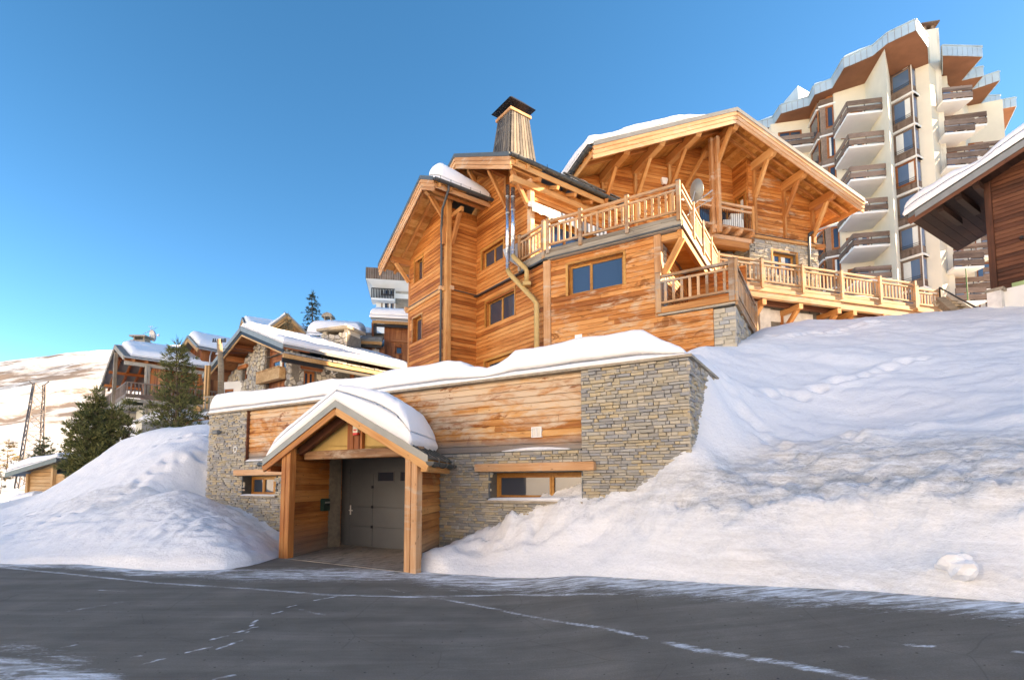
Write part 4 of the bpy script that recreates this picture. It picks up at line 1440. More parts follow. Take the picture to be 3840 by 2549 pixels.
window(W3, -4.52, -2.86, 11.3, 12.14, chalet, m_win, -.12, .06, (.5,), .09)
MSd = Fr(W3.P(-1.1, 0, 0).xy, u=(.806, .592))
HD = [(1.0, 3.9, 10.3, 12.55)]
wb = MB()
holes_box(wb, MSd, .05, 6.8, 10.2, 14.0, -.3, -.002, HD)
wsd = wb.build('wall', m_larch, chalet)
planks(MSd, .07, 6.8, 10.35, 13.9, .172, wsd, m_larch, HD, maxlen=6.5)
window(MSd, 1.0, 3.9, 10.32, 12.55, chalet, m_win, -.1, .07, (.33, .66), .1, m_glass_b, name='terrace_door')
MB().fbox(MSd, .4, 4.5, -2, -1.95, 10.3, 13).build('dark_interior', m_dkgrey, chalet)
beam_obj('corner_post', W3.P(-1.06, -.04, 10.3), W3.P(-1.06, -.04, 14.0), .22, .22, m_beam_p, chalet, up=(*W3.n, 0))

# --- roofs of the left and middle volumes
zL = roof_gable(W1, -4.42, 1.24, LA, LZ, LS, 1.3, -1.7, 0, chalet, m_metal, .44, 3, .17, (1.0, .45))
zM = roof_gable(W3, -9.2, -.66, MA, MZ, MS_, 1.3, -9.0, 0, chalet, m_metal, .50, 3, .17, (.95, .4))
gutter(W1.P(1.33, 1.3, zL(1.24) - .06), W1.P(1.33, -1.6, zL(1.24) - .06), .10, m_gutter, chalet, 9, 6)
gutter(W3.P(-.57, 1.32, zM(-.66) - .05), W3.P(-.57, -4.9, zM(-.66) - .05), .10, m_gutter, chalet, 9, 9)
# snow guard along the terrace eave
sg = MB()
for i in range(7):
    d = -1.6 - i * .52
    sg.bar(W3.P(-.72, d, zM(-.72)), W3.P(-.72, d, zM(-.72) + .2), .025)
sg.bar(W3.P(-.72, -1.5, zM(-.72) + .20), W3.P(-.72, -4.9, zM(-.72) + .20), .09, .04)
sg.build('snow_guard', m_metal_l, chalet)
beam_obj('eave_board', W1.P(1.12, 1.2, zL(1.24) - .24), W1.P(1.12, -1.6, zL(1.24) - .24), .05, .2, m_beam_p, chalet)
beam_obj('eave_board', W3.P(-.76, 1.2, zM(-.66) - .26), W3.P(-.76, -5.0, zM(-.66) - .26), .05, .22, m_beam, chalet)


def purlin(fr, a, zt, dF, dW, parent, w=.2, h=.28, brace=True, post_to=None, bl=.85, bd=1.15, m=None):
    m = m or m_beam
    b = beam_obj('purlin', fr.P(a, dW - .3, zt - h / 2), fr.P(a, dF, zt - h / 2), w, h, m, parent, round_end=True)
    if brace:
        beam_obj('brace', fr.P(a, dW + .09, zt - h - bd), fr.P(a, dW + bl, zt - h * .95), .13, .17, m_beam, b)
    if post_to is not None:
        beam_obj('bracket_post', fr.P(a, dW + .07, post_to), fr.P(a, dW + .07, zt - h), .17, .13, m_beam, b, up=(*fr.u, 0))
    return b


LU = .165
purlin(W1, -3.5, zL(-3.5) - LU - .16, 1.1, 0, chalet, post_to=None, bl=.8, bd=.8)
purlin(W1, .0, zL(0) - LU - .16, 1.1, 0, chalet, bl=.8, bd=.85, post_to=12.2)
purlin(W1, .62, zL(.62) - LU - .1, 1.12, -1.3, chalet, brace=False)
beam_obj('brace', W2.P(-1.36, .08, 12.3), W2.P(-1.36, .75, 13.45), .15, .18, m_beam, chalet)
beam_obj('brace', W2.P(-1.36, .02, 13.55), W2.P(-1.36, .95, 13.55), .15, .2, m_beam, chalet)
for a_ in (-1.0, -2.6, -4.2):
    purlin(W3, a_, zM(a_) - LU - .16, 1.12, 0, chalet, bl=.95, bd=1.25, post_to=None if a_ != -2.6 else zM(a_) - 2.0)
purlin(W3, -5.6, zM(-5.6) - LU - .16, 1.12, 0, chalet, brace=False)
beam_obj('wall_plate', MSd.P(-1.0, .12, 13.55), MSd.P(6.7, .12, 13.55), .2, .26, m_beam, chalet)
for i in range(7):
    a_ = .1 + i * .95
    beam_obj('rafter_tail', MSd.P(a_, -.1, 13.95), MSd.P(a_, .55, 13.68), .13, .15, m_beam, chalet)

# --- big right hand gable
bA = BR.pix(2764, 403, .6)
bL = BR.pix(2225, 518, .6)
bR = BR.pix(3242, 757, .6)
BS = .5 * ((bA[1] - bL[1]) / (bA[0] - bL[0]) + (bA[1] - bR[1]) / (bR[0] - bA[0]))
zB = roof_gable(BR, bL[0], bR[0], bA[0], bA[1] - .03, BS, .6, -8.5, -1.0, chalet, m_metal_l, .50, 3, .175, (.25, -.2, -.65), back_soffit=1.6)
# walls: right part with stone base, left part set back behind the loggia
aN0 = BR.pix(2745, 780, -2.0)[0]
aN1 = BR.pix(2806, 780, -1.0)[0]
aE = BR.pix(3068, 950, -1.0)[0]
zSt = BR.pix(2920, 905, -1.0)[1]
wx = BR.pix(2897, 940, -1.0)
wx2 = BR.pix(2990, 1040, -1.0)
HBs = [(wx[0], wx2[0], wx2[1], wx[1])]
zu = lambda a: zB(a) - .165
wb = MB()
holes_box(wb, BR, aN1, aE, 7.5, zSt, -1.4, -1.05, HBs)
wb.fbox(BR, aN0 - .3, aN0, -6, -2.05, 9, zSt)
wb.build('stone_wall', m_mortar, chalet)
ashlar('b', BR, aN1, aE, 10.0, zSt - .02, HBs, -1.05, hc=(.07, .13), wc=(.15, .45))
BNs = Fr(BR.P(aN1, -1.0, 0).xy, u=(BR.n[0], BR.n[1]))            # side of the notch, faces left
ashlar('b', BNs, -1.05, -.0, 10.0, zSt - .35, [], -.045, hc=(.06, .11), wc=(.15, .4))
MB().fbox(BNs, -1.1, .0, -.3, -.05, 9.0, zSt).build('stone_wall', m_mortar, chalet)
BLw = BR.shift(0, -2.0)
HBL = [(.95, 1.75, zSt + .2, zSt + 2.1), (2.1, 3.2, zSt + .2, zSt + 2.1)]
MB().fbox(BLw, -5.2, aN1 + .2, -.4, -.05, 9.9, zSt - .4).build('stone_wall', m_mortar, chalet)
ashlar('b', BLw, 0, aN1, 10.0, zSt - .42, [(2.2, 3.3, 10, 12.2)], -.05, hc=(.07, .12), wc=(.15, .4))
window(BLw, 2.2, 3.3, 10.2, 12.2, chalet, m_win, .02, .08, (.5,), .0, name='terrace_door')
lay_stones('b', chalet, m_stone_l, limit=290, cull=False)
window(BR, HBs[0][0], HBs[0][1], HBs[0][2], HBs[0][3], chalet, m_win, -1.22, .07, (.44,), .0, m_glass_b, curtain=1)
rb = MB()
h_ = HBs[0]
for qq in ((h_[0] - .09, h_[0] - .001, h_[2], h_[3] + .09), (h_[1] + .001, h_[1] + .09, h_[2], h_[3] + .09), (h_[0] - .001, h_[1] + .001, h_[3] + .001, h_[3] + .09)):
    rb.fbox(BR, qq[0], qq[1], -1.2, -.975, qq[2], qq[3])
rb.build('window_casing', m_win, chalet)
MB().fbox(BR, h_[0] - .8, h_[1] + .8, -2.6, -2.55, 11, 14).build('dark_interior', m_dkgrey, chalet)
# timber upper walls
wb = MB()
wb.prism([BR.P(aN1, -1.0, zSt + .02), BR.P(aE - .1, -1.0, zSt + .02), BR.P(aE - .1, -1.0, zu(aE - .1)), BR.P(aN1, -1.0, zu(aN1))], Vector((-BR.n[0], -BR.n[1], 0)) * .3)
wr = wb.build('wall', m_larch, chalet)
planks(BR, aN1 + .02, aE - .1, zSt + .06, 17, .172, wr, m_larch_w, d=-.999, maxlen=3.4, limits=lambda z: (aN1 + .02, min(aE - .1, bA[0] + (bA[1] - .2 - z) / BS)))
wb = MB()
zb_ = zSt - .3
holes_box(wb, BLw, -5.2, aN1 + .25, zb_, 14.9, -.3, -.002, HBL)
wb.prism([BLw.P(-5.2, -.002, 14.902), BLw.P(aN1 + .25, -.002, 14.902), BLw.P(aN1 + .25, -.002, zu(aN1)), BLw.P(bA[0], -.002, zu(bA[0])), BLw.P(-5.2, -.002, max(14.95, zu(-5.2)))], Vector((-BR.n[0], -BR.n[1], 0)) * .298)
wl = wb.build('wall', m_larch, chalet)
planks(BLw, -5.18, aN1 - .02, zb_ + .02, 18, .18, wl, m_larch, HBL, maxlen=6, limits=lambda z: (max(-5.18, bA[0] - (bA[1] - .2 - z) / BS), min(aN1 - .02, bA[0] + (bA[1] - .2 - z) / BS)))
for H in HBL:
    window(BLw, *H, chalet, m_win, -.1, .06, (.5,) if H[0] > 2 else (), .08, name='balcony_door')
BN2 = Fr(BR.P(aN1, -1.0, 0).xy, u=(BR.n[0], BR.n[1]))
HN = [(-.75, -.12, zSt + .2, zSt + 2.2)]
wb = MB()
holes_box(wb, BN2, -1.0, -.0, zSt - .3, zu(aN1) + .1, -.3, -.002, HN)
wn_ = wb.build('wall', m_larch, chalet)
planks(BN2, -.98, -.02, zSt - .28, 17, .172, wn_, m_larch, HN, limits=lambda z: (-.98, -.02) if z < zu(aN1) - .1 else (0, 0))
window(BN2, *HN[0], chalet, m_win, -.1, .07, (), .06, name='balcony_door', curtain=1)
MB().fbox(BLw, -1, aN1 + .5, -2.0, -1.95, 10, 16).build('dark_interior', m_dkgrey, chalet)
MB().fbox(BR, aN1, aE, -1.02, -.90, zSt - .02, zSt + .10).build('storey_beam', m_beam, chalet)
MB().fbox(BR, aN1 + .1, aE, -1.0, -.86, zSt + .102, zSt + .125).build('flashing', m_gutter, chalet)
# back and side of the gable volume (seen from other places)
bx = MB()
bx.fbox(BR, aE - .35, aE - .05, -8.0, -1.42, 8, 13.0).fbox(BR, -5.2, -4.9, -8.0, -2.4, 9, 14.6)
bx.build('wall', m_larch, chalet)
# purlins with braces, read off the gable
for (x_, y_, br, fr_d) in ((2357, 548, 1, -2.0), (2490, 515, 1, -2.0), (2627, 483, 1, -2.0), (2766, 455, 0, -2.0), (2908, 548, 1, -1.0), (3024, 630, 1, -1.0), (3135, 706, 1, -1.0)):
    a_ = BR.pix(x_, y_, .45)[0]
    zt = zu(a_) - .15
    dW = fr_d
    pb = beam_obj('purlin', BR.P(a_, dW - .2, zt - .17), BR.P(a_, .47, zt - .17), .25, .38, m_beam, chalet, round_end=True)
    if br:
        beam_obj('brace', BR.P(a_, dW + .10, zt - 1.65), BR.P(a_, dW + .95 if dW > -1.5 else dW + 1.35, zt - .31), .15, .19, m_beam, pb)
        beam_obj('bracket_post', BR.P(a_, dW + .07, zSt + .12), BR.P(a_, dW + .07, zt - .34), .19, .13, m_beam, pb, up=(*BR.u, 0))
# loggia balcony with posts
b0, b1 = BR.pix(2618, 835, -.45)[0], BR.pix(2829, 860, -.45)[0]
zb0 = BR.pix(2829, 862, -.45)[1]
bal = MB().fbox(BR, b0, b1, -2.0, -.42, zb0 - .09, zb0).build('balcony', m_beam_p, chalet)
for i in range(5):
    a_ = b0 + .25 + (b1 - b0 - .35) * i / 4
    beam_obj('joist', BR.P(a_, -1.9, zb0 - .2), BR.P(a_, -.36, zb0 - .2), .15, .2, m_beam_p, bal, round_end=True)
beam_obj('balcony_beam', BR.P(b0 - .3, -.85, zb0 - .42), BR.P(b1 + .05, -.85, zb0 - .42), .3, .2, m_beam_p, chalet)
beam_obj('balcony_beam', BR.P(b0 - .3, -.85, zb0 - .68), BR.P(b1 - .1, -.85, zb0 - .68), .32, .3, m_beam, chalet)
rl = beam_obj('railing', BR.P(b0, -.5, zb0 + 1.02), BR.P(b1, -.5, zb0 + 1.02), .12, .1, m_beam_p, chalet)
beam_obj('rail', BR.P(b0, -.5, zb0 + .80), BR.P(b1, -.5, zb0 + .80), .08, .09, m_beam_p, rl)
ap = BR.pix(2680, 780, -.5)[0]
for i in range(26):
    a_ = b0 + (b1 - b0) * (i + .5) / 26
    MB().tube([BR.P(a_, -.5, zb0), BR.P(a_, -.5, zb0 + .76)], .011, 5).build('baluster', m_black, rl)
for a_ in (b1 - .02, b0 + .02):
    beam_obj('post', BR.P(a_, -.48, zb0 - .05), BR.P(a_, -.48, zb0 + 1.1), .12, .12, m_beam, rl)
for o_ in (-.10, .08):
    beam_obj('balcony_post', BR.P(ap + o_, -.40 + o_, zb0 - .45), BR.P(ap + o_, -.40 + o_, zu(ap) - .45), .17, .18, m_beam_p, chalet, up=(*BR.n, 0))
beam_obj('brace', BR.P(ap + .08, -.33, zu(ap) - 1.7), BR.P(bA[0], .2, zu(bA[0]) - .42), .15, .18, m_beam, chalet)
beam_obj('brace', BR.P(ap - .45, -1.95, zu(ap) - 2.0), BR.P(ap - .05, -.9, zu(ap) - .75), .12, .15, m_beam, chalet)
# eave gutters and downpipes
gutter(BR.P(bL[0] - .09, .55, zB(bL[0]) - .10), BR.P(bL[0] - .09, -5.2, zB(bL[0]) - .10), .11, m_gutter, chalet, 9, 8)
gutter(BR.P(bR[0] + .09, .62, zB(bR[0]) - .10), BR.P(bR[0] + .09, -8, zB(bR[0]) - .10), .09, m_galv, chalet, 9, 8)
for s_ in (0, 1):
    a_ = (bL[0], bR[0])[s_]
    beam_obj('eave_board', BR.P(a_ + (.05, -.05)[s_], .5, zB(a_) - .30), BR.P(a_ + (.05, -.05)[s_], -8, zB(a_) - .30), .05, .26, m_beam, chalet)
p0 = S3(BR, 3142, 834, -.2)
p1 = S3(BR, 3052, 868, -.85)
p2 = S3(BR, 3034, 878, -.88)
p3 = S3(BR, 3036, 1100, -.88)
MB().tube([BR.P(bR[0] + .05, -1.1, zB(bR[0]) - .2), S3(BR, 3140, 834, -.9), p1], .05, 8).build('downpipe', m_galv, chalet, smooth=True)
MB().tube([p1, p2, p2 - Vector((0, 0, .15)), p3], .065, 8).build('downpipe', m_gutter, chalet, smooth=True)
beam_obj('beam_end', BR.P(aE - .2, -.98, zSt + .02), BR.P(aE + .28, -.9, zSt + .02), .2, .2, m_beam, chalet)

# --- terraces
ter = MB()
TSd = W4.side(5.0, .1)
tp = [W3.P(-1.55, .14, 10.14), W4.P(-.0, .16, 10.14), W4.P(5.0, .14, 10.14), BR.P(.1, .0, 10.14), BR.P(13.7, .05, 10.14), BR.P(13.7, -2.0, 10.14), BR.P(5, -3, 10.14), MSd.P(5, -.2, 10.14), MSd.P(0, -.2, 10.14)]
ter.prism(tp[::-1], (0, 0, .13))
deck = ter.build('terrace_deck', m_grey_wood, chalet)
for fr_, a0, a1, d_ in ((W3, -1.55, .05, .16), (W4, -.02, 5.05, .17), (TSd, .0, 6.0, .06), (BR, .1, 13.7, .1)):
    beam_obj('edge_board', fr_.P(a0, d_, 10.30), fr_.P(a1, d_, 10.30), .04, .17, m_grey_wood if fr_ in (W3, W4) else m_rail, deck)
    beam_obj('edge_board', fr_.P(a0, d_ - .03, 10.48), fr_.P(a1, d_ - .03, 10.48), .04, .14, m_grey_wood if fr_ in (W3, W4) else m_rail, deck)
    MB().fbox(fr_, a0, a1, d_ - .06, d_ + .035, 10.16, 10.212).build('flashing', m_gutter if fr_ is not BR else m_beam, deck)
railing(W3, -1.5, .0, 10.40, [-1.52, -.02], chalet, d=.14, sp_=.19, low=-.2)
pa = [W4.pix(x_, 800, .16)[0] for x_ in (2056, 2177, 2352, 2546)]
railing(W4, pa[0], pa[-1], 10.42, pa, chalet, d=.16, sp_=.215, low=-.08)
tl = (BR.P(.25, 0, 0) - TSd.P(0, 0, 0)).dot(nin)
railing(TSd, .0, tl, 10.42, [tl * .25, tl * .5, tl * .75, tl], chalet, d=.03, sp_=.2)
pb_ = [BR.pix(x_, 1000, .1)[0] for x_ in (2692, 2855, 3007, 3152, 3295, 3425)]
railing(BR, pb_[0], pb_[-1], 10.38, pb_, chalet, d=.08, sp_=.20)
pe = BR.pix(3522, 1100, .1)[0]
railing(BR, pb_[-1] + .05, pe, 10.28, [pb_[-1] + .1, pe - .02], chalet, d=.08, sp_=.20, h=1.12)
beam_obj('terrace_beam', BR.P(.2, .02, 10.02), BR.P(7.0, .02, 10.02), .2, .28, m_rail, chalet)
beam_obj('terrace_beam', BR.P(7.0, .0, 9.98), BR.P(13.6, .0, 9.98), .2, .32, m_rail, chalet)
beam_obj('terrace_beam', BR.P(.2, -.5, 9.95), BR.P(13.6, -.5, 9.95), .2, .3, m_dark, chalet)
beam_obj('terrace_beam', TSd.P(.1, -.06, 10.02), TSd.P(tl, -.06, 10.02), .16, .24, m_beam, chalet)
# under the right terrace
uw = MB()
aP = [BR.pix(x_, 1190, -1.2)[0] for x_ in (2832, 2872, 3036, 3190, 3560)]
uw.fbox(BR, aP[2], aP[3], -1.6, -1.2, 6.5, 9.9)
uw.build('stone_wall', m_mortar, chalet)
ashlar('u', BR, aP[2], aP[3], 7.4, 9.8, [], -1.2, hc=(.08, .16), wc=(.15, .45))
lay_stones('u', chalet, m_stone_l, limit=0, cull=False, rest_name='stone_facing_below')
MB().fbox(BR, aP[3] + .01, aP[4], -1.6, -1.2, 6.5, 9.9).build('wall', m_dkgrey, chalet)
MB().fbox(BR, aP[0], aP[1], -1.3, -.9, 6.0, 9.86).build('pillar', m_concrete, chalet)
MB().fbox(BR, aP[1] + .01, aP[2] - .01, -1.35, -1.0, 9.3, 9.85).build('concrete_beam', m_concrete, chalet)
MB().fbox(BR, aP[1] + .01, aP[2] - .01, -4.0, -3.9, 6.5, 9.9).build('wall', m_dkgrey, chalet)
ad = BR.pix(2965, 1200, -1.9)[0]
dfm = MB().fbox(BR, ad - .05, ad + .07, -2.0, -1.85, 6.8, 9.15).fbox(BR, ad + .07, ad + 1.0, -2.0, -1.85, 9.0, 9.15).fbox(BR, ad + .85, ad + 1.0, -2.0, -1.85, 6.8, 9.0)
dfm.build('door_frame', m_win, chalet)
MB().fbox(BR, ad + .071, ad + .849, -1.96, -1.93, 6.8, 8.999).build('pane', m_glass, chalet)
bbx = BR.pix(2875, 1212, -1.9)[0]
MB().fbox(BR, bbx, bbx + 1.1, -1.95, -1.9, 6.8, 8.9).build('door', m_redv, chalet)
MB().fbox(BR, bbx + .55, bbx + 1.25, -1.88, -1.84, 6.8, 8.72).build('shutter', m_larch, chalet)
MB().tube([S3(BR, 3032, 1140, -1.1), S3(BR, 3034, 1245, -1.1)], .07, 8).build('downpipe', m_gutter, chalet, smooth=True)
for x_ in (2812, 2945, 3085, 3142, 3252):
    a_ = BR.pix(x_, 1180, -.8)[0]
    b = beam_obj('bracket', BR.P(a_, -1.25, 9.72), BR.P(a_, .12, 9.72), .22, .24, m_beam, chalet)
    beam_obj('bracket_post', BR.P(a_, -1.08, 8.3), BR.P(a_, -1.08, 9.6), .2, .16, m_beam, b, up=(*BR.u, 0))
    beam_obj('brace', BR.P(a_, -1.0, 8.75), BR.P(a_, -.1, 9.62), .2, .18, m_beam, b)
# lower left terrace with its return railing
MB().fbox(W4, 4.2, 6.62, -4.8, .1, 7.3, 7.42).build('terrace_deck', m_grey_wood, chalet)
beam_obj('edge_board', W4.P(4.12, .13, 7.46), W4.P(6.63, .13, 7.46), .08, .2, m_beam, chalet)
SB = W4.side(6.6, .1)
beam_obj('edge_board', SB.P(0, .04, 7.38), SB.P(4.8, .04, 7.38), .08, .26, m_rail, chalet)
railing(W4, 4.28, 6.55, 7.44, [4.24, 6.52], chalet, d=.08, sp_=.235, pw=.17)
railing(SB, .0, 4.75, 7.44, [.05, 4.75], chalet, d=.0, sp_=.2)
wb = MB().fbox(W4, 5.94, 6.56, -4.6, -.05, 4.5, 7.24)
wb.build('stone_wall', m_mortar, chalet)
ashlar('c', W4, 5.93, 6.6, 5.2, 7.24, [], -.045, hc=(.10, .17), wc=(.2, .5))
SBs = Fr(W4.P(6.6, 0, 0).xy, u=(-W4.n[0], -W4.n[1]))
ashlar('c', SBs, 0, 4.6, 5.4, 7.24, [], -.045, hc=(.10, .16), wc=(.2, .5))
lay_stones('c', chalet, m_stone_l, limit=0, cull=True, rest_name='stone_facing_corner')
# space under the upper terrace: wall facing the lower terrace
TW = W4.side(4.14)
wb = MB().fbox(TW, .1, 5.0, -.25, -.002, 7.42, 10.1)
ws_ = wb.build('wall', m_larch, chalet)
planks(TW, 1.2, 5.0, 7.44, 10.1, .172, ws_, m_larch)
ashlar('d', TW, .12, 1.2, 7.44, 10.08, [], .01, hc=(.07, .13), wc=(.15, .4))
lay_stones('d', chalet, m_stone_l, limit=0, cull=False, rest_name='stone_facing_pier')
bw_ = MB().fbox(W4, 4.2, 6.4, -4.4, -4.2, 7.4, 10.1).build('wall', m_larch, chalet)
planks(W4, 4.25, 6.38, 7.44, 10.1, .172, bw_, m_larch, d=-4.19)
beam_obj('brace', W4.P(4.35, -.12, 8.75), W4.P(5.0, -.12, 9.86), .15, .2, m_beam, chalet)
beam_obj('terrace_beam', W4.P(4.1, -.12, 9.98), W4.P(5.02, -.12, 9.98), .2, .22, m_beam, chalet)
for i in range(16):
    d_ = -.35 - i * .34
    MB().fbox(W4, 4.2, 4.96, d_ - .33, d_, 10.11, 10.138).build('soffit_board', m_soffit, chalet)

# --- chimney with slatted flared cladding
cb = [S3(W3, 1856, 560, -2.2), ]
cc = Vector((.07, 25.2, 0))
uL, nL = Vector((*W3.u, 0)), Vector((-W3.n[0], -W3.n[1], 0))


def chim(h, z):
    return [cc + uL * sx * h + nL * sy * h + Vector((0, 0, z)) for sx, sy in ((-1, -1), (1, -1), (1, 1), (-1, 1))]


ztop = atY(1917, 425, 24.7).z
zbot = 15.2
ch = MB()
ch.hexa(chim(1.0, zbot) + chim(.52, ztop))
chimney = ch.build('chimney', m_black, chalet)
bq, tq = chim(1.02, zbot), chim(.535, ztop)
for s_ in range(4):
    n_ = 8
    out = (bq[s_] + bq[(s_ + 1) % 4]) / 2 - cc
    out.z = 0
    out.normalize()
    for i in range(n_):
        f0, f1 = i / n_ + .012, (i + 1) / n_ - .012
        pa_, pb2 = bq[s_].lerp(bq[(s_ + 1) % 4], f0), bq[s_].lerp(bq[(s_ + 1) % 4], f1)
        qa_, qb_ = tq[s_].lerp(tq[(s_ + 1) % 4], f0), tq[s_].lerp(tq[(s_ + 1) % 4], f1)
        x_ = (qa_ - pa_).normalized()
        MB().hexa([pa_, pb2, pb2 + out * .05, pa_ + out * .05, qa_, qb_, qb_ + out * .05, qa_ + out * .05]).build('board', wood('chimney_board', (.20, .165, .13), (.11, .095, .085), (.045, .042, .042), 'v', weather=True, amount=-.02, wear_col=(.20, .19, .18)) if 'cb_m' not in globals() else cb_m, chimney)
        if 'cb_m' not in globals():
            cb_m = bpy.data.materials['chimney_board']
c1, c2 = chim(.64, ztop - .03), chim(.64, ztop + .1)
MB().hexa(c1 + c2).build('crown', m_beam_p, chimney)
zc = ztop + .1
for p in chim(.55, zc):
    MB().bar(p, p + Vector((0, 0, .35)), .04).build('cap_leg', m_black, chimney)
q0, q1 = chim(.80, zc + .30), chim(.34, zc + .80)
MB().hexa(q0 + q1).build('cap', m_black, chimney)

# --- pipes on the left facade
for (x0, x1, yb, yt) in ((1904, 1912, 1012, 690), (1924, 1932, 958, 700)):
    pb_0, pb_1 = S3(W3, x0, yb, .42), S3(W3, x0, yb, .42)
    zt = S3(W3, x1, yt, .42).z
    fl = MB().tube([pb_0, Vector((pb_0.x, pb_0.y, zt))], .085, 12).build('flue_pipe', m_blue, chalet, smooth=True, )
    for i in range(5):
        zz = pb_0.z + (zt - pb_0.z) * (i + .3) / 5
        MB().tube([(pb_0.x, pb_0.y, zz), (pb_0.x, pb_0.y, zz + .05)], .094, 12).build('pipe_clamp', m_galv, fl, smooth=True)
q = [S3(W3, 1904, 1012, .42), S3(W3, 1914, 1030, .42), S3(W3, 2000, 1120, .30), S3(W3, 2012, 1140, .28), S3(W3, 2013, 1320, .28)]
q[4] = Vector((q[3].x, q[3].y, 5.0))
MB().tube(q, .10, 12).build('vent_pipe', m_tan, chalet, smooth=True)
q = [S3(W3, 1924, 958, .42), S3(W3, 1932, 970, .42), S3(W3, 1970, 1005, .3), S3(W3, 1975, 1015, .3), S3(W3, 1976, 1060, .3)]
q[4] = Vector((q[3].x, q[3].y, q[4].z))
MB().tube(q, .095, 12).build('vent_pipe', m_tan, chalet, smooth=True)
MB().box(q[4].x - .16, q[4].x + .16, q[4].y - .12, q[4].y + .2, q[4].z - .12, q[4].z + .02).build('vent_hood', m_tan, chalet)
hz = S3(W3, 1915, 945, .3)
MB().prism([hz + Vector((-.32, 0, .1)), hz + Vector((-.22, 0, -.25)), hz + Vector((.3, 0, -.6)), hz + Vector((.42, 0, -.1)), hz + Vector((.28, 0, .38))], Vector((-W3.n[0], -W3.n[1], 0)) * .04).build('heat_shield', m_galv, chalet)
# downpipe at the left corner
g0 = S3(W1, 1702, 712, 1.05)
g0 = W1.P(1.33, .62, zL(1.24) - .16)
MB().tube([g0, g0 - Vector((0, 0, .18)), W1.P(.45, .42, zL(1.24) - .75), W1.P(-.12, .16, zL(1.24) - 1.35), W1.P(-.12, .14, zL(1.24) - 1.7), W1.P(-.12, .14, 4.6)], .052, 9).build('downpipe', m_gutter, chalet, smooth=True)

# --- snow on the chalet
def roof_snow(fr, zf, a0, a1, d0, d1, T, parent, seed, nu=70, nv=40, rim=.3, rough=.06, edge=.2, mid=None):
    base = lambda u, v: fr.P(a0 + (a1 - a0) * u, d0 + (d1 - d0) * v, zf(a0 + (a1 - a0) * u) + .03)
    return snow_cap('snow_cover', parent, base, T, nu, nv, rim, seed, rough, edge)


roof_snow(BR, zB, bL[0] - .22, bA[0] - .9, .50, -8.2, lambda u, v: (.42 + .22 * min(1, v * 6)) * max(.10, 1 - max(0, u - .70) * 3.2), chalet, 31, 110, 60, .28, .07)
roof_snow(BR, zB, bA[0] + 1.5, bR[0] - .8, -1.4, -8.2, lambda u, v: .3, chalet, 32)
roof_snow(W1, zL, .18, 1.30, .95, -1.5, lambda u, v: .80 * (1 - .5 * v) * (.75 + .3 * math.sin(u * 3)), chalet, 33, 50, 50, .3, .05)
roof_snow(W1, zL, -4.4, -.35, 1.22, -1.6, lambda u, v: .10 + .14 * math.sin(3.1 * min(1, u * 1.1)) * (1 - .4 * u), chalet, 34, 70, 40, .25, .03)
roof_snow(W3, zM, -8.8, -5.1, .5, -8.5, lambda u, v: .30 + .25 * math.sin(2.5 * u) * (1 - v), chalet, 35, 60, 60, .35, .06)
roof_snow(W3, zM, -4.83, -3.4, .4, -2.3, lambda u, v: .62 * math.sin(3.0 * (v * .9 + .1)) * (1 - .3 * u), chalet, 36, 50, 50, .4, .06, .1)
roof_snow(W3, zM, -3.3, -.78, -1.9, -3.9, lambda u, v: .40 * math.sin(3.1 * v), chalet, 37, 50, 50, .5, .06, .1)
snow_cap('snow_cover', chalet, quad(W4.P(.7, -.35, 10.27), W4.P(4.75, -.35, 10.27), BR.P(.0, -.6, 10.27), MSd.P(4.2, .4, 10.27)), lambda u, v: .32 + .35 * u + .12 * math.sin(u * 9) * (1 - u), 90, 50, .5, 38, .10, .15)
snow_cap('snow_cover', chalet, quad(BR.P(6.6, -.12, 10.27), BR.P(13.4, -.12, 10.27), BR.P(13.4, -1.7, 10.27), BR.P(6.6, -.95, 10.27)), lambda u, v: (.15 + .45 * math.sin(3.0 * min(1, u * 1.3))), 80, 30, .4, 39, .08, .2)
snow_cap('snow_cover', chalet, quad(W4.P(4.9, -.1, 7.42), W4.P(6.3, -.1, 7.42), W4.P(6.3, -1.2, 7.42), W4.P(4.9, -1.2, 7.42)), lambda u, v: .22, 30, 30, .3, 40, .05, .2)

# ------------------------------------------------------------------ high apartment block behind
k = NT('stained_render')
p_ = k.pos()
s1_ = k.noise(k.vm('MULTIPLY', p_, (1.6, 1.6, .10)), 1.0, 6, .65, .5)
s2_ = k.noise(k.vm('MULTIPLY', p_, (3, 3, .9)), 1.0, 6, .7)
st_m = k.ma('MULTIPLY', k.rng(s1_, .50, .66), k.rng(s2_, .38, .62))
m_pillar = k.out(k.mix(k.ma('MULTIPLY', st_m, .75), (.68, .64, .55), (.30, .26, .20)), .9, .1)
TZ = 35.9
FT = Fr(atY(3430, 469, 40.15).xy, u=(.505, -.863))
tower = thing('apartment_tower', FT.P(-4, -6, 12), 'tall cream apartment tower with zigzag zinc roof edge and rows of brown balconies', 'apartment block')
zfl = [atY(3430, 469, 40.15).z + 2.65 * i for i in range(-7, 4)]
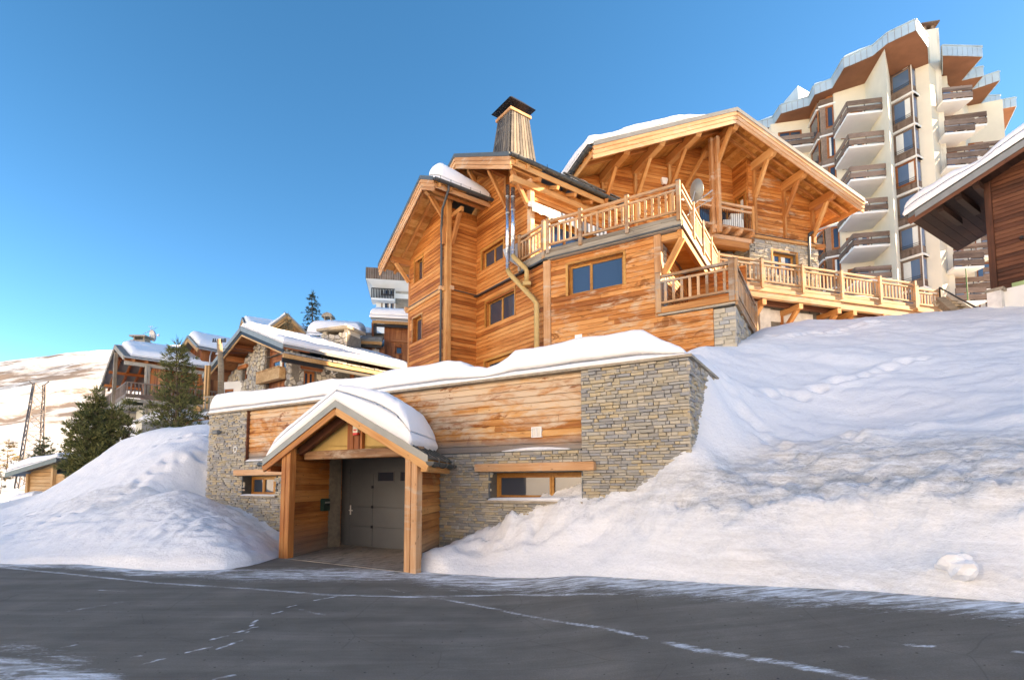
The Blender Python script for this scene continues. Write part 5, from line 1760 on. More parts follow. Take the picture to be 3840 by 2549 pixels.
# roof outline: every corner lies on one level plane
top = [(3431, 75), (3329, 124), (3272, 172), (3163, 220), (3119, 297), (3053, 322), (3033, 364), (2928, 394), (2898, 442), (2800, 470)]
rgt = [(3476, 140), (3482, 238), (3530, 246), (3530, 172), (3681, 176), (3604, 268), (3685, 250), (3642, 303), (3746, 268), (3671, 362), (3750, 358), (3702, 386), (3808, 366), (3760, 470)]
Lp = [onz(x, y, TZ) for x, y in top]
Rp = [onz(x, y, TZ) for x, y in rgt]
back = [Vector((58, 66, TZ)), Vector((38, 78, TZ)), Vector((22, 68, TZ))]
out = Lp[::-1] + Rp + back
H_ = .82
mb = MB()
n_ = len(out)
cen = Vector((37, 56, TZ))
fan = [tuple(p) for p in out]


def ring_slab(pts, z0, z1, name, m, parent):
    bm = bmesh.new()
    vs_ = [bm.verts.new((p.x, p.y, z0)) for p in pts]
    f = bm.faces.new(vs_)
    r_ = bmesh.ops.extrude_face_region(bm, geom=[f])
    for v in r_['geom']:
        if isinstance(v, bmesh.types.BMVert):
            v.co.z = z1
    bmesh.ops.triangulate(bm, faces=bm.faces[:])
    me = bpy.data.meshes.new(name)
    bm.to_mesh(me)
    bm.free()
    me.materials.append(m)
    return link(bpy.data.objects.new(name, me), parent)


ring_slab(out, TZ - H_ + .02, TZ - .06, 'soffit', m_soffit_t, tower)
for i in range(len(out) - 4):
    p, q = out[i], out[i + 1]
    L = (q - p).length
    npan = max(1, int(round(L / .42)))
    u_ = (q - p).normalized()
    nn = Vector((u_.y, -u_.x, 0))
    if nn.dot(p - cen) < 0:
        nn = -nn
    for j in range(npan):
        a, b = p + u_ * (L * j / npan + .012), p + u_ * (L * (j + 1) / npan - .012)
        zz = Vector((0, 0, H_ + random.uniform(0, .03)))
        MB().hexa([a - zz, b - zz, b - zz + nn * .05, a - zz + nn * .05, a - Vector((0, 0, .04)), b - Vector((0, 0, .04)), b + nn * .05 - Vector((0, 0, .04)), a + nn * .05 - Vector((0, 0, .04))]).build('fascia_panel', m_zinc, tower)
    MB().bar(p + nn * .03, q + nn * .03, .16, .07).build('roof_rim', m_zinc, tower)
so = [onz(x, y, TZ) for x, y in top[2:]]
rs_ = [p + Vector((0.5, .5, 0)) for p in so]
snow_cap('snow_cover', tower, lambda u, v: Vector((np.interp(u, np.linspace(0, 1, len(so)), [p.x for p in so]) + .12 + 3 * v, np.interp(u, np.linspace(0, 1, len(so)), [p.y for p in so]) + .1 + 4 * v, TZ + .03)), lambda u, v: .30 + .12 * math.sin(u * 17), 120, 20, .25, 51, .05, .3)
# small roof light behind
rl_ = MB()
q0_ = atY(2992, 322, 52.5)
rl_.prism([q0_, q0_ + Vector((2.2, 1.2, 0)), q0_ + Vector((2.2, 1.2, -1.6)), q0_ + Vector((0, 0, -1.6))], (-.9, 1.2, -.9))
rl_.build('roof_hatch', m_zinc, tower)
# main walls: stepped plan
wz0 = 9.0
gv_, rv_ = Vector((.976, -.218, 0)), Vector((.218, .976, 0))
ZW = TZ - H_
w0_, w1_, w2_, w3_, w4_, w5_ = [onz(x, y, ZW) for x, y in ((3322, 176), (3242, 315), (3127, 351), (3114, 366), (3073, 379), (3040, 446))]
w6_ = w5_ - gv_ * 3.4
w7_ = w6_ + rv_ * 3.2
w8_ = w7_ - gv_ * 4.5
bp = [FT.P(-1.56, -.12, 0), w0_ + rv_ * .2, w1_, w2_, w3_, w4_, w5_, w6_, w7_, w8_, w8_ + rv_ * 9, FT.P(-.1, -16, 0), FT.P(.75, -1.1, 0), FT.P(.2, -.9, 0)]
ring_slab(bp, wz0, TZ - H_ + .01, 'wall', m_render, tower)
pl = [onz(x, y, TZ + 1.0) for x, y in ((3462, 112), (3523, 104))]
pfw = atY(3440, 600, 42.6)
pdir = Vector((.976, -.218, 0))
PT = Fr(atY(3442, 600, 41.2).xy, u=(.976, -.218))
pw_ = PT.pix(3552, 600)[0]
pc_ = PT.pix(3466, 150)[0]
ztp = PT.pix(3490, 110)[1]
MB().fbox(PT, 0, pc_ - .001, -1.2, -.002, wz0, ZW).fbox(PT, pc_, pw_, -1.4, 0, wz0, ztp).build('pillar', m_pillar, tower)
cp_ = MB().fbox(PT, pc_ + .1, pc_ + .3, -1.2, -.2, ztp + .001, ztp + .45).fbox(PT, pw_ - .4, pw_ - .2, -1.2, -.2, ztp + .001, ztp + .45).fbox(PT, pc_ - .2, pw_ + .05, -1.5, .15, ztp + .451, ztp + .56)
cp_.build('chimney_cap', m_tower_wood, tower)
# glazed corner bays, one per storey
for i, z in enumerate(zfl[:-1]):
    if z < 12:
        continue
    h = 2.65
    zt = zfl[i + 1] if i < len(zfl) - 2 else TZ - H_
    bay = MB().fbox(FT, -1.62, .1, -1.0, .12, z - .0, z + .16).build('bay_slab', m_render_w, tower)
    FR_ = Fr(FT.P(.0, 0, 0).xy, u=(-FT.n[0], -FT.n[1]))
    MB().fbox(FR_, .101, 1.0, -.3, .12, z, z + .16).build('bay_slab', m_render_w, bay)
    nm = m_tower_wood
    MB().fbox(FT, -1.52, -.06, -.10, -.02, z + .161, z + .72).build('bay_panel', nm, bay)
    for j in range(9):
        a = -1.5 + j * .16
        MB().fbox(FT, a, a + .145, -.019, .0, z + .17, z + .71).build('board', nm, bay)
    wh = zt - .02
    window(FT, -1.52, -.06, z + .73, min(wh, z + 2.70), bay, m_tower_wood if i % 5 else m_redv, -.03, .09, (), glass=m_glass_t, curtain=(0, 2, 1, 2)[i % 4], depth=.06)
    MB().fbox(FT, -.058, .0, -.06, .0, z + .161, wh).build('corner_post', m_render_w, bay)
    MB().fbox(FR_, .02, .92, -.12, -.05, z + .161, z + .72).build('bay_panel', nm, bay)
    window(FR_, .02, .92, z + .73, min(wh, z + 2.7), bay, m_tower_wood, -.06, .08, (), glass=m_glass_t)
    for g_ in (.95, 1.1):
        MB().bar(FT.P(-1.5, .03, z + g_), FT.P(-.08, .03, z + g_), .025).build('guard_rail', m_black, bay)
    MB().fbox(FT, -1.56, -1.521, -.15, .03, z + .161, wh).build('corner_post', m_redv, bay)


def balcony(pts, z, parent, name='balcony', open_sides=(0, 1), wood_=None, hgt=1.0):
    """slab plus timber parapet boards along the free edges; pts in plan, anticlockwise"""
    wood_ = wood_ or m_tower_wood
    s_ = ring_slab([Vector((p[0], p[1], 0)) for p in pts], z - .17, z, name, m_slab, parent)
    for e in open_sides:
        p, q = Vector((*pts[e][:2], z)), Vector((*pts[(e + 1) % len(pts)][:2], z))
        cen_ = sum((Vector((*a[:2], z)) for a in pts), Vector()) / len(pts)
        u_ = (q - p).normalized()
        nn = Vector((u_.y, -u_.x, 0))
        if nn.dot((p + q) / 2 - cen_) < 0:
            nn = -nn
        for (h0, h1) in ((.08, .46), (.62, 1.0)):
            f = Fr(p.xy, u=u_.xy)
            o = .045 if (Vector((*f.n, 0)).dot(nn) > 0) else -.045
            L = (q - p).length
            MB().fbox(f, 0.0, L, min(0, o), max(0, o), z + h0, z + (h0 + h1) / 2 - .005).fbox(f, 0, L, min(0, o), max(0, o), z + (h0 + h1) / 2 + .005, z + h1).build('parapet_board', wood_, s_)
        for t_ in (.02, .5, .98):
            MB().bar(p.lerp(q, t_) - nn * .03, p.lerp(q, t_) - nn * .03 + Vector((0, 0, 1.0)), .05).build('parapet_post', m_black, s_)
        MB().bar(p - nn * .02 + Vector((0, 0, .54)), q - nn * .02 + Vector((0, 0, .54)), .03).build('parapet_rail', m_galv, s_)
    return s_


# balconies in the steps of the plan, read from one storey and repeated
RW_ = Fr(w1_.xy, u=(w0_ - w1_).xy)
zb1 = RW_.pix(3317, 543)[1]
fr1, fl1, lf1, br1 = [onz(x, y, zb1) for x, y in ((3317, 543), (3184, 557), (3137, 629), (3258, 622))]
FWb = Fr(w2_.xy, u=(w1_ - w2_).xy)
LWb = (w1_ - w2_).length
NBf = Fr(w4_.xy, u=(w3_ - w4_).xy)
LN = (w3_ - w4_).length + .25
NBs_ = Fr(w5_.xy, u=(w4_ - w5_).xy)
LNs = (w4_ - w5_).length
zn1 = NBf.pix(3100, 514)[1]
fr2 = NBs_.P(NBs_.pix(3061, 543)[0], 0, 0)
zb2 = NBs_.pix(3061, 543)[1]
FB2 = Fr(w6_.xy, u=gv_.xy)
for i in range(-7, 3):
    z = zb1 + .17 + i * 2.69
    if 11.5 < z < TZ - 3.2:
        b = balcony([fl1, fr1, br1 + rv_ * .3, lf1 + rv_ * .3], z, tower, open_sides=(0, 3))
        window(FWb, .35, LWb - .25, z + .02, z + 2.15, b, m_redv, .04, .09, (.5,), glass=m_glass_b if i % 2 else m_glass, name='balcony_window', curtain=1 if i % 3 == 0 else 0)
    z = zn1 + i * 2.69
    if 11.5 < z < TZ - 1.5:
        zt = min(z + 2.70, ZW - .02)
        bb = MB().fbox(NBf, -.12, LN + .1, -.6, .42, z - .14, z).fbox(NBs_, -.05, LNs, -.4, .32, z - .139, z - .001).build('bay_slab', m_render_w, tower)
        fz = NBf.shift(0, .30)
        MB().fbox(fz, .0, LN, -.3, 0, z + .001, z + .55).build('bay_panel', m_tower_wood, bb)
        MB().fbox(fz, .0, .38, -.3, 0, z + .551, zt - .14).build('bay_panel', m_tower_wood, bb)
        window(fz, .385, LN, z + .551, zt - .145, bb, m_redv, -.02, .10, (), glass=m_glass, curtain=(1 if i % 2 else 0))
        fl = NBs_.shift(0, .22)
        window(fl, LNs * .15, LNs + .05, z + .55, zt - .145, bb, m_redv, -.02, .09, (), glass=m_glass)
        MB().fbox(fl, LNs * .15, LNs + .05, -.2, -.01, z + .001, z + .549).build('bay_panel', m_tower_wood, bb)
    z = zb2 + .17 + i * 2.69
    if 11.5 < z < TZ - 3.0:
        b2 = balcony([fr2 - gv_ * 3.2, fr2, fr2 + rv_ * 2.2, fr2 - gv_ * 3.2 + rv_ * 2.2], z, tower, open_sides=(0, 3))
        window(FB2, .6, 2.6, z + .02, z + 2.1, b2, m_redv, .04, .09, (.5,), glass=m_glass, name='balcony_window')
# right hand wing: stepped balconies running back
cols = [(3540, 384, 3648, 373, 31.55), (3625, 508, 3702, 470, 31.0 - .8)]
c1p, c1q = onz(3536, 384, 31.55), onz(3648, 373, 31.55)
zc2 = 30.2
c2q = onz(3702, 470, zc2)
c2p = c1q + rv_ * 2.2
c2p = Vector((c2q.x, c2q.y, 0)) - gv_ * 3.3
c3q = c2q + Vector((4.4, 1.7, 0))
c3p = c3q - gv_ * 3.4
D_ = 1.9
ring_slab([PT.P(pw_ - .3, -1.8, 0), c1p + rv_ * D_, c1q + rv_ * D_ - gv_ * .6, c2p + rv_ * (D_ + .4) + gv_ * .5, c2q + rv_ * D_ - gv_ * .5, c3p + rv_ * (D_ + .4) + gv_ * .5, c3q + rv_ * D_, c3q + rv_ * 12, PT.P(pw_, -16, 0)], wz0, TZ - H_ + .011, 'wall', m_render, tower)
for (p, q, z0_) in ((c1p, c1q, 31.72), (c2p, c2q, zc2 + .17), (c3p, c3q, 29.3)):
    p, q = Vector((p.x, p.y, 0)), Vector((q.x, q.y, 0))
    for i in range(-7, 1):
        z = z0_ + i * 2.69
        if z < 12.5:
            continue
        b = balcony([p, q, q + rv_ * D_ - gv_ * .5, p + rv_ * D_], z, tower, open_sides=(0, 1))
        f3 = Fr((p + rv_ * (D_ - .06)).xy, u=gv_.xy)
        window(f3, .5, 1.7, z + .05, z + 2.1, b, m_redv, .05, .09, (), glass=m_glass_t, name='balcony_window', curtain=1 if i % 2 else 0)

# ------------------------------------------------------------------ dark timber house at the right edge
rt = atY(3405, 805, 21.0)
NB = Fr((rt.x, rt.y), u=(.554, -.833))
nb_ = thing('dark_timber_house', NB.P(8, -3, 6), 'dark brown timber house with a snow loaded eave at the right edge', 'house')
e1 = NB.pix(3840, 520)
s1 = (e1[1] - rt.z) / e1[0]
aEnd = 7.0
zn = lambda a: rt.z + s1 * a if a < aEnd / 2 + 3 else rt.z + s1 * (aEnd / 2 + 3) * 2 - s1 * a
apx = aEnd / 2 + 3
for (p, q) in ((0, apx), (apx, apx * 2)):
    rb_ = MB().hexa([NB.P(p, 0, zn(p) - .16), NB.P(q, 0, zn(q) - .16), NB.P(q, -5.5, zn(q) - .16), NB.P(p, -5.5, zn(p) - .16), NB.P(p, 0, zn(p)), NB.P(q, 0, zn(q)), NB.P(q, -5.5, zn(q)), NB.P(p, -5.5, zn(p))])
    r_ = rb_.build('roof', m_metal, nb_)
    MB().hexa([NB.P(p + .25, .04, zn(p + .25) - .30), NB.P(q, .04, zn(q) - .30), NB.P(q, .012, zn(q) - .30), NB.P(p + .25, .012, zn(p + .25) - .30), NB.P(p + .25, .04, zn(p + .25) - .05), NB.P(q, .04, zn(q) - .05), NB.P(q, .012, zn(q) - .05), NB.P(p + .25, .012, zn(p + .25) - .05)]).build('roof_edge', m_metal_l, r_)
    beam_obj('fascia_board', NB.P(p, -.03, zn(p) - .30), NB.P(q, -.03, zn(q) - .30), .05, .26, m_dark, r_)
    for j in range(24):
        a = p + (q - p) * j / 24
        b = p + (q - p) * (j + 1) / 24 - .01
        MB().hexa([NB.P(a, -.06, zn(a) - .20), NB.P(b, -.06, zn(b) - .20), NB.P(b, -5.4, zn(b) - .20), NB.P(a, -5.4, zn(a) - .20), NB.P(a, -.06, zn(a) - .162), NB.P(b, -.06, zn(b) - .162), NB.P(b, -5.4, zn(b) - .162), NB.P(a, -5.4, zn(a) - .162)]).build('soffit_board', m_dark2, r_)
aw = NB.pix(3722, 1000, -1.0)[0]
zw0 = NB.pix(3760, 1085, -1.0)[1]
wb = MB().prism([NB.P(aw, -1.03, zw0), NB.P(apx * 2 - aw, -1.03, zw0), NB.P(apx * 2 - aw, -1.03, zn(apx * 2 - aw) - .2), NB.P(apx, -1.03, zn(apx) - .2), NB.P(aw, -1.03, zn(aw) - .2)], Vector((-NB.n[0], -NB.n[1], 0)) * .2)
wb.fbox(NB, aw, aw + .2, -5.2, -1.24, zw0, zn(aw) - .3)
nw = wb.build('wall', m_dark, nb_)
planks(NB, aw + .12, apx * 2 - aw, zw0 + .02, zn(apx), .16, nw, m_dark, d=-1.029, maxlen=20, t=.03, limits=lambda z: (max(aw + .12, (z + .2 - rt.z) / s1), apx * 2 - max(aw, (z + .2 - rt.z) / s1)))
beam_obj('corner_post', NB.P(aw + .02, -1.0, zw0 - .02), NB.P(aw + .02, -1.0, zn(aw) - .25), .2, .2, m_dark, nb_, up=(*NB.n, 0))
for j, a in enumerate((aw - .15, aw - .7, aw - 1.3)):
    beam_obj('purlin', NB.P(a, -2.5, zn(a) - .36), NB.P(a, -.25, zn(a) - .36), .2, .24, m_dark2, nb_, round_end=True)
c0 = NB.pix(3700, 1080, -.6)[0]
c1_ = NB.pix(3768, 1080, -.6)[0]
MB().fbox(NB, c0, c1_ - .1, -3, -.55, 5.0, zw0 - .12).build('concrete_pier', m_concrete, nb_)
MB().fbox(NB, c0 - .04, c1_ - .02, -3.04, -.5, zw0 - .12 + .001, zw0 - .02).build('pier_cap', m_coping, nb_)
MB().fbox(NB, c1_ - .1, apx * 2 - aw, -1.4, -.92, 5.0, zw0 - .02).build('plinth', m_render_w, nb_)
gs = NB.pix(3790, 1015, -.9)[0]
MB().fbox(NB, gs, gs + 3, -.99, -.91, zw0 - .019, zw0 + .13).build('green_strip', m_lightgreen, nb_)
lamp_ = NB.P(NB.pix(3832, 895, -.95)[0], -.93, NB.pix(3832, 895, -.95)[1])
MB().tube([lamp_, lamp_ + Vector((-.12, -.12, 0))], .06, 8).build('wall_lamp', m_black, nb_)
snow_cap('snow_cover', nb_, lambda u, v: NB.P(-.10 + (apx + .1) * u, .06 - 5.4 * v, zn(-.10 + (apx + .1) * u) + .01), lambda u, v: .62 + .12 * math.sin(u * 13) + .05 * math.sin(u * 31), 150, 50, .30, 61, .08, .45)
snow_cap('snow_cover', nb_, lambda u, v: NB.P(apx + apx * u, .06 - 5.4 * v, zn(apx + apx * u) + .01), lambda u, v: .6, 40, 30, .3, 62, .08, .45)
# small things on the bank between the terrace and the dark house
hp = atY(3523, 1078, 24.0)
hq = atY(3672, 1160, 21.0)
hr = thing('handrail', hq, 'slim metal handrail sloping down from the end of the terrace', 'handrail')
MB().bar(hp, hq, .05).build('rail', m_black, hr)
MB().bar(hp - Vector((0, 0, 1.0)), hp, .05).build('post', m_black, hr)
MB().bar(hq - Vector((0, 0, .5)), hq, .12).build('post', m_beam, hr)
st_ = thing('wooden_stair', atY(3560, 1170, 22), 'weathered timber stair stringers beside the end of the terrace', 'stair')
MB().bar(atY(3525, 1128, 23.6), atY(3585, 1180, 22.0), .3, .35).build('stringer', m_grey_wood, st_)
MB().bar(atY(3560, 1118, 25), atY(3640, 1178, 22.4), .25, .3).build('stringer', m_grey_wood, st_)
for j in range(5):
    c_ = atY(3535, 1128, 23.8).lerp(atY(3610, 1180, 22.3), (j + .5) / 5)
    MB().box(c_.x - .5, c_.x + .5, c_.y - .12, c_.y + .12, c_.z - .03, c_.z + .03).build('tread', m_grey_wood, st_)
gp = atY(3628, 1100, 24)
tag(MB().tube([(gp.x, gp.y, gp.z - .3), (gp.x, gp.y, atY(3628, 1008, 24).z)], .025, 6).build('marker_pole', m_green, None, origin=(gp.x, gp.y, gp.z)), 'thin green marker pole standing in the snow beyond the terrace', 'pole')

# ------------------------------------------------------------------ grey apartment block glimpsed left of the chalet
GA = Fr(atY(1372, 1040, 66).xy, u=(.985, .17))
ga = thing('grey_apartment_block', GA.P(3, -4, 18), 'grey and white apartment block with a dark railed balcony left of the chalet eave', 'apartment block')
gz1, gz0 = GA.pix(1372, 1003)[1], GA.pix(1372, 1044)[1]
DG = -1.5
gp = lambda x, y, d=DG: GA.pix(x, y, d)
aw_ = [gp(x, 1080)[0] for x in (1412, 1431, 1478, 1484)]
MB().fbox(GA, aw_[0], aw_[3] + 9, -10, DG, 14, gz0 - .01).build('wall', m_render_w, ga)
rb_ = MB().fbox(GA, 0, aw_[3] + 9, -10, .0, gz0, gz1).build('roof_slab', m_slab, ga)
for j in range(30):
    a = j * .30
    MB().fbox(GA, a + .006, a + .29, .001, .04, gz0 + .02, gz1 + .05).build('cladding_board', m_tower_wood, rb_)
for j in range(8):
    a = -.001 - .0
    MB().fbox(GA, -.04, -.001, -1.2 * (j + 1) + .01, -1.2 * j, gz0 + .02, gz1 + .05).build('cladding_board', m_tower_wood, rb_)
MB().prism([GA.P(.02, -.02, gz0 - .001), GA.P(aw_[3] + 8, -.02, gz0 - .001), GA.P(aw_[3] + 8, DG + .01, gz0 - .9), GA.P(aw_[0] + .02, DG + .01, gz0 - .9)], (0, 0, .1)).build('soffit', m_slab, ga)
for (y0_, y1_, cur) in ((1054, 1108, 1), (1130, 1190, 1)):
    window(GA.shift(0, DG + .06), aw_[1], aw_[2], gp(1450, y1_)[1], gp(1450, y0_)[1], ga, m_tower_wood, 0.02, .10, (.55,), curtain=cur, name='balcony_window')
    MB().fbox(GA, aw_[3], aw_[3] + 8, DG + .001, DG + .06, gp(1500, y0_ + 47)[1], gp(1500, y0_ - 10)[1]).build('cladding_panel', m_grey_wood, ga)
zb = GA.pix(1400, 1116, -.3)[1]
b0_, b1_ = GA.pix(1392, 1100, -.3)[0], GA.pix(1480, 1100, -.3)[0]
b_ = MB().fbox(GA, b0_, b1_, DG + .01, -.3, zb - .25, zb).build('balcony', m_slab, ga)
hb_ = GA.pix(1400, 1078, -.3)[1] - zb
for j in range(15):
    a = b0_ + (b1_ - b0_) * j / 15
    MB().fbox(GA, a, a + (b1_ - b0_) / 15 * .66, -.38, -.34, zb - .06, zb + hb_ - .1).build('baluster', m_black, b_)
MB().fbox(GA, b0_, b1_, -.42, -.32, zb + hb_ - .099, zb + hb_).build('rail', m_black, b_)

# ------------------------------------------------------------------ red brown boarded house
BH = Fr(atY(1390, 1200, 35).xy, u=(.985, .17))
bh = thing('boarded_house', BH.P(2, -3, 7), 'reddish brown boarded house with snow slab on its roof beside the chalet', 'house')
zt = BH.pix(1450, 1195)[1]
a0, a1 = BH.pix(1440, 1300, -.5)[0], BH.pix(1545, 1300, -.5)[0]
wx0, wx1 = BH.pix(1482, 1320, -.5)[0], BH.pix(1510, 1320, -.5)[0]
wz0_, wz1_ = BH.pix(1490, 1328, -.5)[1], BH.pix(1490, 1296, -.5)[1]
HH = [(wx0, wx1, wz0_, wz1_)]
wb = MB()
holes_box(wb, BH, a0, a1 + 3, 4, zt - .1, -5, -.52, HH)
w_ = wb.build('wall', m_darkv, bh)
vboards(BH, a0, a1 + 1.5, zt - .12, 6, .24, w_, m_darkv, HH, d=-.519, t=.04)
window(BH, wx0, wx1, wz0_, wz1_, bh, m_redv, -.58, .05, (), .05, glass=m_glass)
beam_obj('lintel', BH.P(wx0 - .3, -.40, wz1_ + .32), BH.P(wx1 + .35, -.40, wz1_ + .28), .1, .16, m_darkv, bh)
sd_ = Fr(BH.P(a0, -.5, 0).xy, u=(BH.n[0], BH.n[1]))
r_ = MB().hexa([BH.P(.0, .1, zt - .15), BH.P(a1 + 3, .1, zt - .15), BH.P(a1 + 3, -3, zt + .9), BH.P(.0, -3, zt + .9), BH.P(.0, .1, zt), BH.P(a1 + 3, .1, zt), BH.P(a1 + 3, -3, zt + 1.05), BH.P(.0, -3, zt + 1.05)]).build('roof', m_tiles, bh)
MB().fbox(BH, .1, a1 + 3, .0, .06, zt - .36, zt - .16).build('fascia_board', m_hut, r_)
MB().fbox(BH, .2, a1 + 3, -.1, -.03, zt - .56, zt - .361).build('eave_band', m_black, r_)
MB().prism([BH.P(.05, .0, zt - .3), BH.P(.05, -3, zt + .75), BH.P(.05, -3, zt - 1.6), BH.P(.05, -.8, zt - 1.9)], Vector((*BH.u, 0)) * .12).build('barge_board', m_dark, r_)
snow_cap('snow_cover', bh, lambda u, v: BH.P(-.05 + (a1 + 2.5) * u, .12 - 2.9 * v, zt + .02 + 1.03 * v), lambda u, v: .62, 60, 40, .28, 71, .05, .3)
# lower wing with slate tiles
a2, a3 = BH.pix(1305, 1270, .6)[0], BH.pix(1434, 1265, .6)[0]
z2 = BH.pix(1380, 1272, .6)[1]
wl_ = MB().fbox(BH, a2 + .3, a0 - .01, -4, .0, 4, z2 - .3).build('wing_wall', m_darkv, bh)
vboards(BH, a2 + .3, a0 + .1, z2 - .3, 6, .2, wl_, m_darkv, d=.001, t=.03)
rw = MB().hexa([BH.P(a2, .6, z2 - .12), BH.P(a3, .6, z2 - .12), BH.P(a3, -3, z2 + 1.3), BH.P(a2, -3, z2 + 1.3), BH.P(a2, .6, z2), BH.P(a3, .6, z2), BH.P(a3, -3, z2 + 1.42), BH.P(a2, -3, z2 + 1.42)]).build('roof', m_metal, bh)
MB().fbox(BH, a2 + .05, a3 - .02, .52, .60, z2 - .32, z2 - .121).build('fascia_board', m_hut, rw)
MB().fbox(BH, a2 + .1, a3 - .04, .42, .5, z2 - .5, z2 - .321).build('eave_band', m_black, rw)
for r__ in range(7):
    for c_ in range(9):
        a = a2 + (a3 - a2) * (c_ + (.5 if r__ % 2 else 0) * .9) / 9
        w = (a3 - a2) / 9 * .96
        if a + w > a3:
            continue
        d0 = .62 - r__ * .5
        d1 = d0 - .55
        zz = lambda d: z2 + (.6 - d) * .394 + .02
        MB().hexa([BH.P(a, d0, zz(d0)), BH.P(a + w, d0, zz(d0)), BH.P(a + w, d1, zz(d1)), BH.P(a, d1, zz(d1)), BH.P(a, d0, zz(d0) + .06), BH.P(a + w, d0, zz(d0) + .06), BH.P(a + w, d1, zz(d1) + .02), BH.P(a, d1, zz(d1) + .02)]).build('roof_tile', m_tiles, rw)
snow_cap('snow_cover', bh, lambda u, v: BH.P(a2 - 2.6 + (a3 - a2 + 1.2) * u, .45 - 3.2 * v, z2 + .09 + (.15 + 3.2 * v) * .394), lambda u, v: .75 * (1 - .25 * v) + .2, 70, 40, .5, 72, .06, .15)
sa0, sz0 = BH.pix(1395, 1342, .05)
sa1, sz1 = BH.pix(1422, 1312, .05)
an = MB()
for j in range(9):
    zz = sz0 + (sz1 - sz0) * j / 8
    an.bar(BH.P(sa0, .1, zz), BH.P(sa1, .1, zz), .04)
an.bar(BH.P((sa0 + sa1) / 2, .13, sz0 - .3), BH.P((sa0 + sa1) / 2, .13, sz1 + .1), .08)
an.fbox(BH, (sa0 + sa1) / 2 - .02, (sa0 + sa1) / 2 + .22, .1, .2, sz0 - .35, sz0 - .05)
tag(an.build('wall_aerial', m_galv, None, origin=BH.P(sa0, .1, sz0)), 'white slatted flat aerial on the brown boarded wing wall', 'aerial')

# ------------------------------------------------------------------ stone house with gable
SH = Fr(atY(905, 1240, 30).xy, u=(.757, -.653))
sh = thing('stone_house', SH.P(0, -4, 5), 'rubble stone house with a snowy gable roof and carved flower box balcony', 'house')
zA_ = SH.pix(905, 1226)[1]
aLs, zLs = SH.pix(762, 1388)
aRs, zRs = SH.pix(1064, 1314)
ss = .5 * ((zA_ - zLs) / -aLs + (zA_ - zRs) / aRs)
zs_ = lambda a: zA_ - ss * abs(a)
for (p, q) in ((aLs, 0), (0, aRs)):
    r_ = MB().hexa([SH.P(p, 0, zs_(p) - .12), SH.P(q, 0, zs_(q) - .12), SH.P(q, -9, zs_(q) - .12), SH.P(p, -9, zs_(p) - .12), SH.P(p, 0, zs_(p)), SH.P(q, 0, zs_(q)), SH.P(q, -9, zs_(q)), SH.P(p, -9, zs_(p))]).build('roof', m_tiles, sh)
    beam_obj('roof_edge', SH.P(p, .03, zs_(p) - .10), SH.P(q, .03, zs_(q) - .10), .05, .26, m_metal_l, r_)
    beam_obj('fascia_board', SH.P(p, -.02, zs_(p) - .34), SH.P(q, -.02, zs_(q) - .34), .06, .18, m_black, r_)
    beam_obj('barge_board', SH.P(p, -.05, zs_(p) - .48), SH.P(q, -.05, zs_(q) - .48), .06, .10, m_hut, r_)
    for j in range(16):
        a, b = p + (q - p) * j / 16, p + (q - p) * (j + 1) / 16
        b += -.008 if b > a else .008
        MB().hexa([SH.P(a, -.1, zs_(a) - .2), SH.P(b, -.1, zs_(b) - .2), SH.P(b, -1.4, zs_(b) - .2), SH.P(a, -1.4, zs_(a) - .2), SH.P(a, -.1, zs_(a) - .125), SH.P(b, -.1, zs_(b) - .125), SH.P(b, -1.4, zs_(b) - .125), SH.P(a, -1.4, zs_(a) - .125)]).build('soffit_board', m_redv, r_)
SE = Fr(SH.P(aRs, 0, 0).xy, u=(-SH.n[0], -SH.n[1]))
eL = 9.0
MB().fbox(SE, 0, eL, -.12, .0, zRs - .34, zRs - .14).build('fascia_board', m_hut, sh)
MB().fbox(SE, 0, eL, -.2, -.10, zRs - .56, zRs - .341).build('eave_band', m_black, sh)
tm = MB()
for j in range(30):
    a = j * .3
    tm.fbox(SE, a + .01, a + .28, -.35, .04 + random.uniform(-.02, .03), zRs - .13 + random.uniform(0, .02), zRs - .05 + random.uniform(0, .04))
tm.build('eave_slates', m_tiles, sh)
for a_ in (-2.6, -1.3, .0):
    purlin(SH, a_, zs_(a_) - .24, -.12, -1.2, sh, .26, .32, False, m=m_redv)
# walls
SW = SH.shift(0, -1.2)
aC = SW.pix(1090, 1380)[0]
sL = SW.pix(848, 1480)[0]
wx = [SW.pix(x, 1400)[0] for x in (993, 1069, 905, 922)]
zg = 2.6
wbz = SW.pix(1010, 1388)[1]
wtz = SW.pix(1010, 1350)[1]
swz = (SW.pix(912, 1425)[1], SW.pix(912, 1385)[1])
HS = [(wx[0], wx[1], 1.0, zs_(wx[1]) - .55), (wx[2], wx[3], *swz)]
wb = MB()
holes_box(wb, SW, sL, aC, 1, zs_(aC) - .3, -.5, -.08, HS)
wb.prism([SW.P(sL, -.1, zs_(aC) - .29), SW.P(wx[0], -.1, zs_(aC) - .29), SW.P(wx[0], -.1, zs_(wx[0]) - .2), SW.P(0, -.1, zs_(0) - .2), SW.P(sL, -.1, zs_(sL) - .2)], Vector((-SH.n[0], -SH.n[1], 0)) * .3)
SWR = Fr(SW.P(aC, 0, 0).xy, u=(-SH.n[0], -SH.n[1]))
rx = [SWR.pix(x, 1400)[0] for x in (1143, 1172, 1315, 1338, 1105)]
rz = (SWR.pix(1160, 1440)[1] - .5, SWR.pix(1160, 1388)[1], SWR.pix(1325, 1380)[1])
HR = [(rx[0], rx[1] + .25, 1.6, rz[1]), (rx[2], rx[3], 2, rz[2])]
holes_box(wb, SWR, 0, 8.5, 1, zRs - .2, -.5, -.08, HR)
wsn = wb.build('wall', m_mortar, sh)


